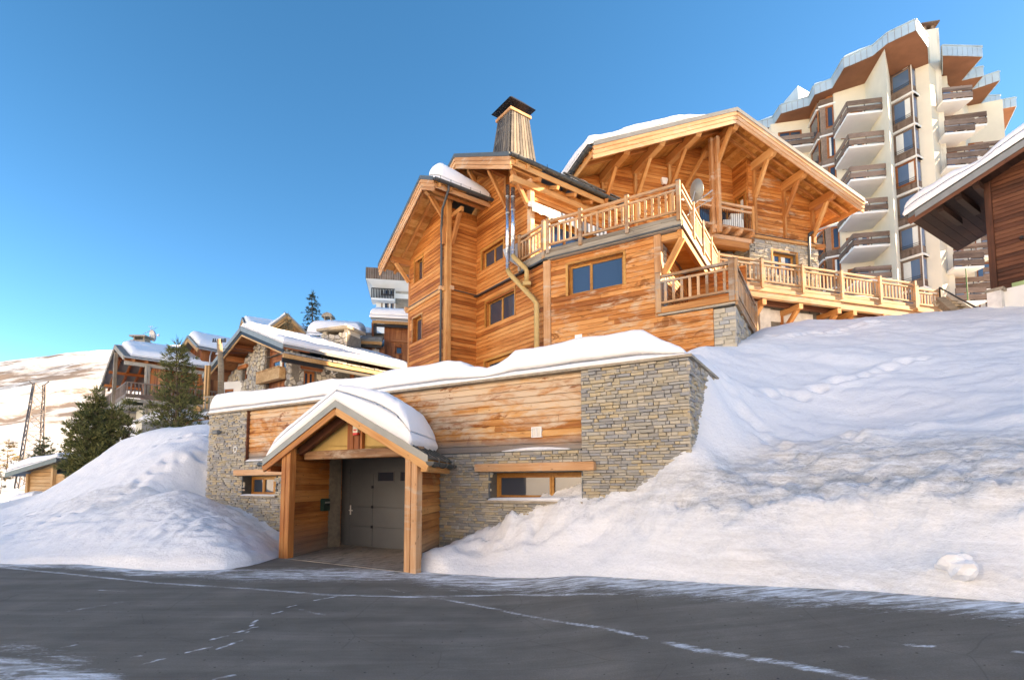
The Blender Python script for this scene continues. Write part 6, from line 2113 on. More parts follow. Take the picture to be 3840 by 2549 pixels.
def rubble(fr, a0, a1, z0, z1, size, m, parent, holes=(), lim=None, count=120, seed=1, d=-.08, t=.09):
    """irregular stones: Voronoi cells of a jittered lattice, shrunk for the joints"""
    r = random.Random(seed)
    seeds = {}
    nx, nz = int((a1 - a0) / size) + 1, int((z1 - z0) / size) + 1
    for i in range(-1, nx + 2):
        for j in range(-1, nz + 2):
            seeds[i, j] = (a0 + (i + .5 + r.uniform(-.42, .42)) * size, z0 + (j + .5 + r.uniform(-.42, .42)) * size * .9)
    made = []
    for (i, j), (x, y) in seeds.items():
        if not (a0 < x < a1 and z0 < y < z1) or any(H[0] < x < H[1] and H[2] < y < H[3] for H in holes) or (lim and y > lim(x)):
            continue
        poly = [(x - size * 1.2, y - size * 1.2), (x + size * 1.2, y - size * 1.2), (x + size * 1.2, y + size * 1.2), (x - size * 1.2, y + size * 1.2)]
        planes = []
        for di in (-2, -1, 0, 1, 2):
            for dj in (-2, -1, 0, 1, 2):
                if (di or dj) and (i + di, j + dj) in seeds:
                    ox, oy = seeds[i + di, j + dj]
                    mx, my, nx_, ny_ = (x + ox) / 2, (y + oy) / 2, ox - x, oy - y
                    l = math.hypot(nx_, ny_)
                    planes.append((mx - nx_ / l * .018, my - ny_ / l * .018, nx_, ny_))
        planes += [(a0, 0, -1, 0), (a1, 0, 1, 0)]
        for H in holes:
            if H[2] < y < H[3]:
                planes.append((H[0], 0, 1, 0) if x < H[0] else (H[1], 0, -1, 0))
        for (mx, my, nx_, ny_) in planes:
            new = []
            for k_ in range(len(poly)):
                p, q = poly[k_], poly[(k_ + 1) % len(poly)]
                dp = (p[0] - mx) * nx_ + (p[1] - my) * ny_
                dq = (q[0] - mx) * nx_ + (q[1] - my) * ny_
                if dp <= 0:
                    new.append(p)
                if dp * dq < 0:
                    f = dp / (dp - dq)
                    new.append((p[0] + (q[0] - p[0]) * f, p[1] + (q[1] - p[1]) * f))
            poly = new
            if len(poly) < 3:
                break
        if len(poly) < 3:
            continue
        area = abs(sum(poly[k_][0] * poly[(k_ + 1) % len(poly)][1] - poly[(k_ + 1) % len(poly)][0] * poly[k_][1] for k_ in range(len(poly)))) / 2
        if area < size * size * .08:
            continue
        made.append((area, x, y, poly))
    made.sort(key=lambda q_: -q_[0])
    rest = MB()
    for k_, (_, x, y, poly) in enumerate(made):
        tt = t * r.uniform(.6, 1.2)
        n = len(poly)
        inn = [(x + (p[0] - x) * .82, y + (p[1] - y) * .82) for p in poly]
        vs_ = [fr.P(p[0], d, p[1]) for p in poly] + [fr.P(p[0], d + tt * .7, p[1]) for p in poly] + [fr.P(p[0], d + tt, p[1]) for p in inn]
        fs = [tuple(range(2 * n, 3 * n))]
        for l_ in range(2):
            fs += [(l_ * n + q_, l_ * n + (q_ + 1) % n, (l_ + 1) * n + (q_ + 1) % n, (l_ + 1) * n + q_) for q_ in range(n)]
        if k_ < count:
            MB().add(vs_, fs).build('stone', m, parent)
        else:
            rest.add(vs_, fs)
    if rest.v:
        tag(rest.build('small_stones', m, parent), kind='stuff')


rubble(SW, sL, wx[0] - .02, 3.4, zs_(0), .28, m_rubble, wsn, [(wx[2] - .05, wx[3] + .05, swz[0] - .05, swz[1] + .25)], lambda a: zs_(a) - .35, 130, 3)
rubble(SW, wx[1] + .02, aC, 3.4, zs_(aC) - .35, .28, m_rubble, wsn, [], None, 30, 4)
rubble(SWR, .0, 8.4, 3.6, zRs - .4, .30, m_rubble, wsn, [(H[0] - .05, H[1] + .05, H[2], H[3] + .3) for H in HR], None, 130, 5)
for H in HR:
    window(SWR, *H, sh, m_redv, -.25, .08, (.5,), glass=m_glass)
    beam_obj('lintel', SWR.P(H[0] - .25, .02, H[3] + .13), SWR.P(H[1] + .3, .02, H[3] + .13), .2, .22, m_darkv, sh)
window(SW, wx[2], wx[3], *swz, sh, m_redv, -.25, .06, (), glass=m_glass)
beam_obj('lintel', SW.P(wx[2] - .25, .04, swz[1] + .13), SW.P(wx[3] + .3, .04, swz[1] + .13), .2, .22, m_redv, sh)
MB().fbox(SW, wx[0], wx[1], -.6, -.3, 1, zs_(wx[1]) - .3).build('recess_wall', m_redv, sh)
vboards(SW, wx[0], wx[1], lambda a: zs_(a) - .4, 4.0, .17, sh, m_redv, [(wx[0] + .45, wx[1] - .02, wbz - .3, wtz)], d=-.298, t=.04)
window(SW, wx[0] + .45, wx[1] - .02, wbz - .3, wtz, sh, m_redv, -.25, .07, (.6,), glass=m_glass, curtain=2)
fb_ = MB().fbox(SW, wx[0] - .35, wx[1] + .05, .0, .35, wbz - .75, wbz - .1)
fx = fb_.build('flower_box', m_hut, sh)
for j in range(18):
    a = wx[0] - .35 + (wx[1] - wx[0] + .4) * j / 18
    MB().tube([SW.P(a + .06, .351, wbz - .1), SW.P(a + .06, .375, wbz - .1)], .065, 8).build('scallop', m_hut, fx)
for (p, q, w) in (((1221, 1392), (1227, 1372), .05), ((1236, 1372), (1244, 1400), .09), ((1248, 1403), (1264, 1396), .05)):
    a0_, z0_ = SWR.pix(*p)
    a1_, z1_ = SWR.pix(*q)
    MB().bar(SWR.P(a0_, .06, z0_), SWR.P(a1_, .06, z1_), w).build('wall_emblem', m_white, sh)
snow_cap('snow_cover', sh, lambda u, v: SH.P(.12 + (aRs - .3) * u, -.05 - (8.7) * v, zs_(.12 + (aRs - .3) * u) + .02), lambda u, v: .42 * (1 - .15 * u), 70, 80, .4, 81, .06, .15)
snow_cap('snow_cover', sh, lambda u, v: SH.P(aLs + .05 + (-aLs - .1) * u, -.05 - 8.7 * v, zs_(aLs + .05 + (-aLs - .1) * u) + .02), lambda u, v: .40, 60, 60, .3, 82, .05, .25)
# stone chimney
ck = Fr(atY(1205, 1290, 33).xy, u=(.93, -.36))
cz0, cz1 = ck.pix(1210, 1330)[1] - 1.5, ck.pix(1205, 1262)[1]
cw = ck.pix(1300, 1290)[0]
cm_ = MB().fbox(ck, 0, cw, -1.4, -.0, cz0, cz1).build('chimney', m_mortar, sh)
rubble(ck, 0, cw, cz0, cz1, .34, m_rubble, cm_, [], None, 40, 8, d=.0)
for a in (0, cw - .3):
    MB().fbox(ck, a, a + .3, -1.3, -.1, cz1, cz1 + .3).build('cap_leg', m_rubble, cm_)
MB().fbox(ck, -.2, cw + .2, -1.6, .25, cz1 + .3, cz1 + .45).build('cap_slab', m_coping, cm_)
snow_cap('snow_cover', sh, quad(ck.P(.0, .2, cz1 + .45), ck.P(cw, .2, cz1 + .45), ck.P(cw, -1.5, cz1 + .45), ck.P(0, -1.5, cz1 + .45)), lambda u, v: .16, 30, 20, .3, 83, .05, .1)

# ------------------------------------------------------------------ snowed-in roof with little chimney behind
RB = Fr(atY(1190, 1290, 39).xy, u=(.96, -.28))
rbk = thing('snowed_house', RB.P(3, -2, 6), 'house roof under a deep rounded snow blanket with a small capped chimney', 'house')
zb0_ = RB.pix(1190, 1280)[1]
rw_ = RB.pix(1390, 1280)[0]
MB().fbox(RB, .2, rw_, -5, -.4, 4, zb0_ - .05).build('wall', m_redv, rbk)
zq = lambda a: zb0_ + .45 * (rw_ * .32 - abs(a - rw_ * .32))
for (p, q) in ((-.9, rw_ * .32), (rw_ * .32, rw_ + .3)):
    MB().hexa([RB.P(p, 0, zq(p) - .2), RB.P(q, 0, zq(q) - .2), RB.P(q, -6, zq(q) - .2), RB.P(p, -6, zq(p) - .2), RB.P(p, 0, zq(p)), RB.P(q, 0, zq(q)), RB.P(q, -6, zq(q)), RB.P(p, -6, zq(p))]).build('roof', m_tiles, rbk)
snow_cap('snow_cover', rbk, lambda u, v: RB.P(-.8 + (rw_ + 1.0) * u, -.02 - 5.8 * v, zq(-.8 + (rw_ + 1.0) * u) + .01), lambda u, v: .5 + 1.15 * (u ** 1.5) - (.5 if u > .93 else 0), 80, 50, .8, 85, .07, .1)
cc_ = atY(1232, 1195, 41)
cmn = MB().box(cc_.x - .35, cc_.x + .35, cc_.y - .3, cc_.y + .3, cc_.z - 1.4, cc_.z - .35).build('chimney', m_rubble, rbk)
for sx in (-.28, .2):
    MB().box(cc_.x + sx, cc_.x + sx + .1, cc_.y - .25, cc_.y + .25, cc_.z - .35, cc_.z + .05).build('cap_leg', m_coping, cmn)
MB().prism([(cc_.x - .45, cc_.y - .4, cc_.z + .05), (cc_.x + .45, cc_.y - .4, cc_.z + .05), (cc_.x + .32, cc_.y - .4, cc_.z + .3), (cc_.x, cc_.y - .4, cc_.z + .42), (cc_.x - .32, cc_.y - .4, cc_.z + .3)], (0, .8, 0)).build('cap', m_coping, cmn)

# ------------------------------------------------------------------ twin gabled house behind
TG = Fr(atY(909, 1195, 44).xy, u=(.62, -.78))
tg = thing('twin_gabled_house', TG.P(2, -3, 8), 'pale timber house with two pointed gables behind the stone house', 'house')
for (gx_, gy_, hw, sl_, ln, lab) in ((909, 1189, 3.1, .72, 6, 0), (1077, 1174, 2.2, .95, 5, 1)):
    f_ = Fr(atY(gx_, gy_, 44 - lab * 1.5).xy, u=(.62, -.78) if lab == 0 else (.95, .31))
    zt_ = atY(gx_, gy_, 44 - lab * 1.5).z
    zz = lambda a: zt_ - sl_ * abs(a)
    for (p, q) in ((-hw, 0), (0, hw)):
        r_ = MB().hexa([f_.P(p, 0, zz(p) - .14), f_.P(q, 0, zz(q) - .14), f_.P(q, -ln, zz(q) - .14), f_.P(p, -ln, zz(p) - .14), f_.P(p, 0, zz(p)), f_.P(q, 0, zz(q)), f_.P(q, -ln, zz(q)), f_.P(p, -ln, zz(p))]).build('roof', m_metal, tg)
        beam_obj('roof_edge', f_.P(p, .03, zz(p) - .06), f_.P(q, .03, zz(q) - .06), .05, .14, m_metal_l, r_)
        beam_obj('fascia_board', f_.P(p, -.0, zz(p) - .26), f_.P(q, -.0, zz(q) - .26), .06, .24, m_hut, r_)
        beam_obj('fascia_board', f_.P(p, -.10, zz(p) - .50), f_.P(q, -.10, zz(q) - .50), .06, .20, m_hut, r_)
    MB().prism([f_.P(-hw + .3, -.8, 5), f_.P(hw - .3, -.8, 5), f_.P(hw - .3, -.8, zz(hw - .3) - .3), f_.P(0, -.8, zt_ - .3), f_.P(-hw + .3, -.8, zz(hw - .3) - .3)], Vector((-f_.n[0], -f_.n[1], 0)) * 3).build('wall', m_hut, tg)
    vboards(f_, -hw + .35, hw - .35, lambda a: zz(a) - .55, zt_ - 2.4, .25, tg, m_hut, d=-.799)
    s0_ = .15 if lab == 0 else -hw
    s1_ = hw if lab == 0 else -.15
    snow_cap('snow_cover', tg, lambda u, v: f_.P(s0_ + (s1_ - s0_) * u, -.1 - (ln - .3) * v, zz(s0_ + (s1_ - s0_) * u) + .01), lambda u, v: .35 + .35 * u * (1 - lab), 50, 40, .3, 86 + lab, .06, .15)

# ------------------------------------------------------------------ little timber dormer house between the tree and the pole
LD = Fr(atY(705, 1260, 37).xy, u=(.80, -.60))
ld = thing('small_boarded_house', LD.P(1, -2, 6), 'small vertical boarded house with a rounded snowy roof just behind the tall pine', 'house')
zt_ = atY(705, 1258, 37).z
zz = lambda a: zt_ - .62 * abs(a)
for (p, q) in ((-2.0, 0), (0, 1.65)):
    r_ = MB().hexa([LD.P(p, 0, zz(p) - .14), LD.P(q, 0, zz(q) - .14), LD.P(q, -6, zz(q) - .14), LD.P(p, -6, zz(p) - .14), LD.P(p, 0, zz(p)), LD.P(q, 0, zz(q)), LD.P(q, -6, zz(q)), LD.P(p, -6, zz(p))]).build('roof', m_tiles, ld)
    beam_obj('roof_edge', LD.P(p, .03, zz(p) - .06), LD.P(q, .03, zz(q) - .06), .05, .14, m_metal_l, r_)
    beam_obj('fascia_board', LD.P(p, -.02, zz(p) - .28), LD.P(q, -.02, zz(q) - .28), .06, .26, m_hut, r_)
MB().prism([LD.P(-1.6, -.6, 3), LD.P(1.3, -.6, 3), LD.P(1.3, -.6, zz(1.3) - .2), LD.P(0, -.6, zz(0) - .2), LD.P(-1.6, -.6, zz(-1.6) - .2)], Vector((-LD.n[0], -LD.n[1], 0)) * 4).build('wall', m_redv, ld)
vboards(LD, -1.6, 1.3, lambda a: zz(a) - .4, 6.5, .2, ld, m_redv, d=-.599)
LE = Fr(LD.P(1.65, 0, 0).xy, u=(-LD.n[0], -LD.n[1]))
gutter(LE.P(.05, .06, zz(1.65) - .1), LE.P(5.8, .06, zz(1.65) - .1), .09, m_galv, ld)
MB().tube([LE.P(.9, .05, zz(1.65) - .15), LE.P(.9, -.2, zz(1.65) - .5), LE.P(.9, -.2, 5)], .05, 7).build('downpipe', m_galv, ld)
MB().fbox(LE, .4, 5.5, -.5, -.36, 3, zz(1.65) - .2).build('side_wall', m_redv, ld)
vboards(LE, .45, 5.4, zz(1.65) - .25, 6.5, .22, ld, m_redv, d=-.359)
snow_cap('snow_cover', ld, lambda u, v: LD.P(-1.8 + 3.35 * u, -.1 - 5.7 * v, zz(-1.8 + 3.35 * u) + .01), lambda u, v: .45, 60, 40, .5, 90, .05, .08)

# ------------------------------------------------------------------ left chalet with balcony
LC = Fr(atY(432, 1300, 36).xy, u=(.70, -.71))
lc = thing('balcony_chalet', LC.P(2, -4, 5), 'chalet with vertical orange boards and a dark railed balcony under a snowy roof', 'house')
zc0 = atY(432, 1292, 36).z
aL_, zL_ = LC.pix(377, 1448)
aR_, zR2 = LC.pix(466, 1345)
sl2 = (zc0 - zL_) / -aL_
zz2 = lambda a: zc0 - sl2 * abs(a)
aR_ = max(1.2, aR_)
for (p, q) in ((aL_, 0), (0, aR_)):
    r_ = MB().hexa([LC.P(p, 0, zz2(p) - .12), LC.P(q, 0, zz2(q) - .12), LC.P(q, -11, zz2(q) - .12), LC.P(p, -11, zz2(p) - .12), LC.P(p, 0, zz2(p)), LC.P(q, 0, zz2(q)), LC.P(q, -11, zz2(q)), LC.P(p, -11, zz2(p))]).build('roof', m_tiles, lc)
    beam_obj('fascia_board', LC.P(p, .02, zz2(p) - .15), LC.P(q, .02, zz2(q) - .15), .07, .3, m_grey_wood, r_)
    for d in (-.5, -1.2, -1.9):
        beam_obj('rafter', LC.P(p, d, zz2(p) - .25), LC.P(q, d, zz2(q) - .25), .14, .16, m_redv, r_)
    for j in range(3):
        a = p + (q - p) * (j + .5) / 3
        beam_obj('purlin', LC.P(a, -2.4, zz2(a) - .4), LC.P(a, -.1, zz2(a) - .4), .16, .2, m_redv, r_)
LS_ = Fr(LC.P(aR_, 0, 0).xy, u=(-LC.n[0], -LC.n[1]))       # eave side, faces the viewer's right
zE = zz2(aR_)
gutter(LS_.P(0, .08, zE - .08), LS_.P(10.8, .08, zE - .08), .08, m_galv, lc)
beam_obj('eave_beam', LS_.P(.05, -.25, zE - .42), LS_.P(10.5, -.25, zE - .42), .18, .24, m_grey_wood, lc)
ww = MB().fbox(LS_, 2.5, 10.5, -6, -1.2, 1.5, zE - .1)
ww.build('wall', m_render, lc)
zf_ = LS_.pix(560, 1500, 0)[1]
zlo = 2.0
vboards(LS_, 2.5, 4.3, zE - .35, zf_, .22, lc, m_redv, d=-1.199, t=.05)
vboards(LS_, 4.9, 5.6, zE - .35, zf_, .22, lc, m_grey_wood, d=-1.199, t=.05)
window(LS_, 5.8, 8.2, zf_ + .3, zE - .4, lc, m_redv, -1.15, .1, (.35, .7), glass=m_glass)
LWl = Fr(LC.P(aL_ + .5, -2.5, 0).xy, u=LC.u)
MB().fbox(LWl, 0, aR_ - aL_ - 1.7, -.3, 0, 1.5, zE).build('wall', m_redv, lc)
vboards(LWl, 0.02, aR_ - aL_ - 1.7, lambda a: zz2(a + aL_ + .5) - .4, zf_, .2, lc, m_redv, d=.001)
planks(LS_, 2.5, 10.4, zlo, zf_ - .5, .22, lc, m_redv, d=-1.199, t=.07, name='log')
MB().fbox(LS_, 1.6, 2.49, -5, -1.25, 1.0, zf_ - .1).build('pillar_wall', m_render, lc)
# balcony round the corner
bd = MB().fbox(LS_, .2, 10.4, -1.19, .1, zf_ - .22, zf_).fbox(LC, aL_ + .1, aR_ - .01, -2.4, -.15, zf_ - .22, zf_)
bal_ = bd.build('balcony', m_grey_wood, lc)
for fr_, a0, a1, d_ in ((LS_, .2, 10.3, .05), (LC, aL_ + .15, aR_ - .1, -.2)):
    MB().fbox(fr_, a0, a1, d_ - .03, d_ + .03, zf_ + .98, zf_ + 1.06).build('rail', m_tower_wood, bal_)
    MB().fbox(fr_, a0, a1, d_ - .03, d_ + .02, zf_ + .05, zf_ + .30).build('parapet_board', m_tower_wood, bal_)
    n_ = int((a1 - a0) / .2)
    for j in range(n_):
        a = a0 + (a1 - a0) * j / n_
        MB().fbox(fr_, a, a + .07, d_ - .022, d_ + .018, zf_ + .301, zf_ + .98).build('baluster', m_tower_wood, bal_)
for j in range(3):
    beam_obj('joist', LC.P(aL_ + .5 + j * 1.2, -2.4, zf_ - .36), LC.P(aL_ + .5 + j * 1.2, .0, zf_ - .36), .16, .22, m_render, bal_)
for (x_, y0_, y1_) in ((436, 1322, 1620), (389, 1450, 1720)):
    a_, z_ = LC.pix(x_, y0_, -.12)
    beam_obj('post', LC.P(a_, -.12, 0.5), LC.P(a_, -.12, z_), .22, .22, m_grey_wood, lc, up=(*LC.n, 0))
for (x_, d_) in ((545, -.1), (556, -.1)):
    a_ = LS_.pix(x_, 1450, d_)[0]
    beam_obj('post', LS_.P(a_, d_, zf_ - 1.2), LS_.P(a_, d_, zE - .45), .13, .14, m_grey_wood, lc, up=(*LS_.n, 0))
a_ = LS_.pix(528, 1360, -3)[0]
ct = atY(530, 1296, 39.5)
chm = MB().box(ct.x - .5, ct.x + .5, ct.y - .4, ct.y + .4, ct.z - 1.2, ct.z + .25).build('chimney', m_rubble, lc)
MB().box(ct.x - .56, ct.x + .56, ct.y - .46, ct.y + .46, ct.z + .251, ct.z + .33).build('crown', m_coping, chm)
for sx in (-.42, .32):
    MB().box(ct.x + sx, ct.x + sx + .1, ct.y - .3, ct.y + .3, ct.z + .33, ct.z + .6).build('cap_leg', m_coping, chm)
MB().box(ct.x - .62, ct.x + .58, ct.y - .5, ct.y + .5, ct.z + .6, ct.z + .7).build('cap', m_coping, chm)
snow_cap('snow_cover', lc, lambda u, v: LC.P(.1 + (aR_ - .18) * u, -.35 - 10.4 * v, zz2(.1 + (aR_ - .18) * u) + .01), lambda u, v: .5 * (1 - .35 * u) + .1 * math.sin(v * 8), 50, 90, .35, 95, .06, .12)
snow_cap('snow_cover', lc, lambda u, v: LC.P(aL_ + (-aL_ - .1) * u, -.1 - 10.4 * v, zz2(aL_ + (-aL_ - .1) * u) + .01), lambda u, v: .18, 40, 40, .25, 96, .04, .2)
mp = atY(562, 1302, 40.0)
ms = thing('roof_aerial_mast', mp, 'thin roof mast with aerial and small dish beside the chalet chimney on the left', 'aerial')
MB().tube([mp - Vector((0, 0, .9)), Vector((mp.x, mp.y, atY(562, 1224, 40).z))], .03, 6).build('mast', m_galv, ms)
dz = atY(570, 1258, 40)
dm = MB()
for k_ in range(1):
    pts = [dz + Vector((.0, 0, 0)) + Vector((math.cos(t) * .22, -.08 * math.sin(t), math.sin(t) * .42)) for t in np.linspace(0, 2 * math.pi, 17)[:-1]]
    dm.prism(pts, (.05, .1, 0))
dm.build('dish', m_galv, ms)
MB().bar(dz, dz + Vector((.55, -.1, .0)), .03).build('dish_arm', m_galv, ms)
MB().box(dz.x + .48, dz.x + .62, dz.y - .16, dz.y - .04, dz.z - .08, dz.z + .08).build('receiver', m_white, ms)
am = MB().bar(Vector((mp.x - .45, mp.y, atY(562, 1240, 40).z - .2)), Vector((mp.x + .35, mp.y, atY(562, 1240, 40).z + .2)), .03)
for j in range(6):
    c_ = Vector((mp.x - .45, mp.y, atY(562, 1240, 40).z - .2)).lerp(Vector((mp.x + .35, mp.y, atY(562, 1240, 40).z + .2)), j / 5)
    am.bar(c_ - Vector((0, .2, .12)), c_ + Vector((0, .2, .12)), .02)
am.build('yagi', m_galv, ms)
MB().bar(Vector((mp.x, mp.y, atY(562, 1224, 40).z)) - Vector((0.2, 0, 0)), Vector((mp.x, mp.y, atY(562, 1224, 40).z)) + Vector((.2, 0, 0)), .03).build('cross_arm', m_galv, ms)
# low stone wall and snow in front of it
lw = thing('low_stone_wall', atY(560, 1625, 29), 'low slate stone wall capped with snow below the left chalet', 'wall')
LWf = Fr(atY(530, 1600, 29).xy, u=(.98, -.2))
zlw = LWf.pix(560, 1578)[1]
mw = MB().fbox(LWf, 0, 1.9, -.8, -.05, 1, zlw).build('wall', m_mortar, lw)
ashlar('l', LWf, 0, 1.9, zlw - 1.2, zlw, [], -.05, hc=(.12, .2), wc=(.3, .8))
lay_stones('l', mw, m_tiles, limit=60, cull=False)
snow_cap('snow_cover', lw, quad(LWf.P(-.4, .05, zlw), LWf.P(2.2, .05, zlw), LWf.P(2.2, -2, zlw + .3), LWf.P(-.4, -2, zlw + .3)), lambda u, v: .5 * math.sin(3.1 * u) + .1, 40, 30, .4, 97, .05, .1)
# veranda of the stone house with its plank balcony, between pole and pine
vr = thing('veranda', atY(790, 1500, 32), 'white walled veranda with timber posts and pale railing behind the wooden pole', 'veranda')
VR = Fr(atY(765, 1450, 32).xy, u=(.96, -.28))
zv = [VR.pix(790, y)[1] for y in (1400, 1440, 1475, 1512, 1550)]
vw = VR.pix(855, 1450)[0]
HV = [(.35, 1.05, zv[3] + .3, zv[1] - .1)]
holes_box(vb := MB(), VR, .0, vw - .1, zv[4] - 2, zv[0] - .3, -1.5, -1.2, HV)
vb.build('wall', m_render_w, vr)
window(VR, *HV[0], vr, m_redv, -1.25, .08, (), glass=m_glass)
for x_ in (770, 782):
    a_ = VR.pix(x_, 1450)[0]
    beam_obj('post', VR.P(a_, 0, zv[4] - 1), VR.P(a_, 0, zv[0] + .5), .13, .13, m_hut, vr, up=(*VR.n, 0))
MB().fbox(VR, -1, vw - .1, -1.19, .1, zv[3] - .5, zv[3] - .35).build('floor', m_grey_wood, vr)
for j in range(11):
    a = .15 + j * .13
    MB().fbox(VR, a, a + .09, .02, .06, zv[3] - .34, zv[3] + .35).build('baluster', m_grey_wood, vr)
MB().fbox(VR, .1, 1.6, .0, .1, zv[3] + .351, zv[3] + .43).build('rail', m_grey_wood, vr)
snow_cap('snow_cover', vr, quad(VR.P(-.2, .4, zv[4] - .2), VR.P(1.4, .4, zv[4] - .2), VR.P(1.4, -.6, zv[4] - .2), VR.P(-.2, -.6, zv[4] - .2)), lambda u, v: .35, 30, 20, .4, 98, .05, .1)
bhp = VR.P(.15, .5, zv[4] + .05)
bhs = MB().box(bhp.x - .18, bhp.x + .18, bhp.y - .1, bhp.y + .1, bhp.z, bhp.z + .18).prism([bhp + Vector((-.3, -.16, .18)), bhp + Vector((.3, -.16, .18)), bhp + Vector((0, -.16, .38))], (0, .32, 0)).bar(bhp - Vector((0, 0, 1.6)), bhp, .06)
tag(bhs.build('bird_house', m_hut, None, origin=bhp - Vector((0, 0, 1.6))), 'tiny roofed bird table beside the pine below the veranda', 'bird table')

# ------------------------------------------------------------------ garden hut low on the left
HT = Fr(atY(98, 1830, 31).xy, u=(.93, -.37))
ht = thing('timber_hut', HT.P(2, -2, .5), 'pale boarded hut with a sloping snowy roof under the pine at far left', 'hut')
z1_ = HT.pix(62, 1775)[1]
z2_ = HT.pix(230, 1718)[1]
e0, e1_ = HT.pix(62, 1775)[0], HT.pix(255, 1715)[0]
r_ = MB().hexa([HT.P(e0, .5, z1_ - .16), HT.P(e1_, .5, z2_ - .16), HT.P(e1_, -3.5, z2_ - .16), HT.P(e0, -3.5, z1_ - .16), HT.P(e0, .5, z1_), HT.P(e1_, .5, z2_), HT.P(e1_, -3.5, z2_), HT.P(e0, -3.5, z1_)]).build('roof', m_gutter, ht)
beam_obj('fascia_board', HT.P(e0, .53, z1_ - .1), HT.P(e1_, .53, z2_ - .1), .05, .26, m_gutter, r_)
MB().fbox(HT, .0, e1_, -3, -.05, -2, z1_ - .05).build('wall', m_hut, ht)
planks(HT, .35, HT.pix(197, 1780)[0], .6, z2_ - .2, .2, ht, m_hut, d=-.049, t=.06)
beam_obj('post', HT.P(.22, .02, .2), HT.P(.22, .02, z1_ - .02), .22, .2, m_hut, ht, up=(*HT.n, 0))
beam_obj('post', HT.P(HT.pix(203, 1780)[0], .02, .2), HT.P(HT.pix(203, 1780)[0], .02, z2_ - .3), .2, .2, m_hut, ht, up=(*HT.n, 0))
MB().fbox(HT, .05, .3, -.3, .10, -2, .5).build('concrete_pier', m_concrete, ht)
snow_cap('snow_cover', ht, quad(HT.P(e0 + .05, .52, z1_), HT.P(e1_, .52, z2_), HT.P(e1_, -3.4, z2_), HT.P(e0 + .05, -3.4, z1_)), lambda u, v: .48 + .12 * math.sin(u * 5), 70, 40, .3, 99, .04, .2)
snow_cap('snow_cover', ht, quad(HT.P(.3, .9, .7), HT.P(2.4, .9, .9), HT.P(2.4, -.04, .9), HT.P(.3, -.04, .7)), lambda u, v: .45, 40, 25, .4, 100, .05, .1)
MB().fbox(HT, .3, 2.3, -.03, .8, .35, .6).build('low_roof', m_gutter, ht)

# ------------------------------------------------------------------ lattice pylon
py0 = atY(112, 1750, 75)
pyl = thing('lattice_pylon', (py0.x, py0.y, py0.z - 3), 'dark steel lattice pylon mast standing on the snowy valley slope', 'pylon')
ptop = atY(128, 1440, 75).z
zb_ = py0.z - 3


def pcorner(z, i):
    f = (z - zb_) / (ptop - zb_)
    h = 1.75 * (1 - f) + .8 * f
    c = Vector((py0.x + .5 * f, py0.y, z))
    a = R(8 + 90 * i)
    return c + Vector((math.cos(a), math.sin(a), 0)) * h


for i in range(4):
    MB().bar(pcorner(zb_, i), pcorner(ptop, i), .15).build('leg', m_rust, pyl)
NB_ = 11
for j in range(NB_):
    za = zb_ + (ptop - zb_) * j / NB_
    zc_ = zb_ + (ptop - zb_) * (j + 1) / NB_
    for i in range(4):
        p, q = (i, (i + 1) % 4) if j % 2 else ((i + 1) % 4, i)
        MB().bar(pcorner(za, p), pcorner(zc_, q), .10).build('brace', m_rust, pyl)
        MB().bar(pcorner(zc_, i), pcorner(zc_, (i + 1) % 4), .07).build('strut', m_rust, pyl)
for sgn in (-1, 1):
    MB().bar(pcorner(ptop, 0 if sgn > 0 else 2), pcorner(ptop, 0 if sgn > 0 else 2) + Vector((.5 * sgn, 0, .4)), .12).build('insulator', m_rust, pyl)

# ------------------------------------------------------------------ wooden pole with wires
wp0 = atY(836, 1480, 27)
pt = atY(822, 1272, 27)
pole = thing('utility_pole', (wp0.x, wp0.y, wp0.z - 1), 'weathered round wooden utility pole in front of the stone house', 'pole')
MB().tube([wp0 - Vector((0, 0, 3)), wp0.lerp(pt, .5), pt], [.16, .145, .12], 10).build('shaft', m_pole, pole, smooth=True)
for j in range(2):
    MB().bar(pt + Vector((-.35, 0, -.12 - .0 * j)), pt + Vector((.35, 0, -.12)), .05).build('crossarm', m_black, pole) if j == 0 else None
for sx in (-.3, -.2, .15, .25, .33):
    MB().tube([pt + Vector((sx, 0, -.1)), pt + Vector((sx, 0, .04))], .03, 6).build('insulator', m_black, pole)
MB().tube([pt - Vector((0, .0, .75)), pt - Vector((0, 0, .80))], .14, 8).build('strap', m_galv, pole)
for j, (ya, yb) in enumerate(((1322, 1268), (1335, 1278))):
    a, b = pt + Vector((.1 * j, 0, -.5 - .2 * j)), atY(1290, yb, 30)
    pts = [a.lerp(b, t) - Vector((0, 0, .25 * math.sin(math.pi * t))) for t in np.linspace(0, 1, 14)]
    MB().tube(pts, .012, 4).build('wire', m_black, pole)

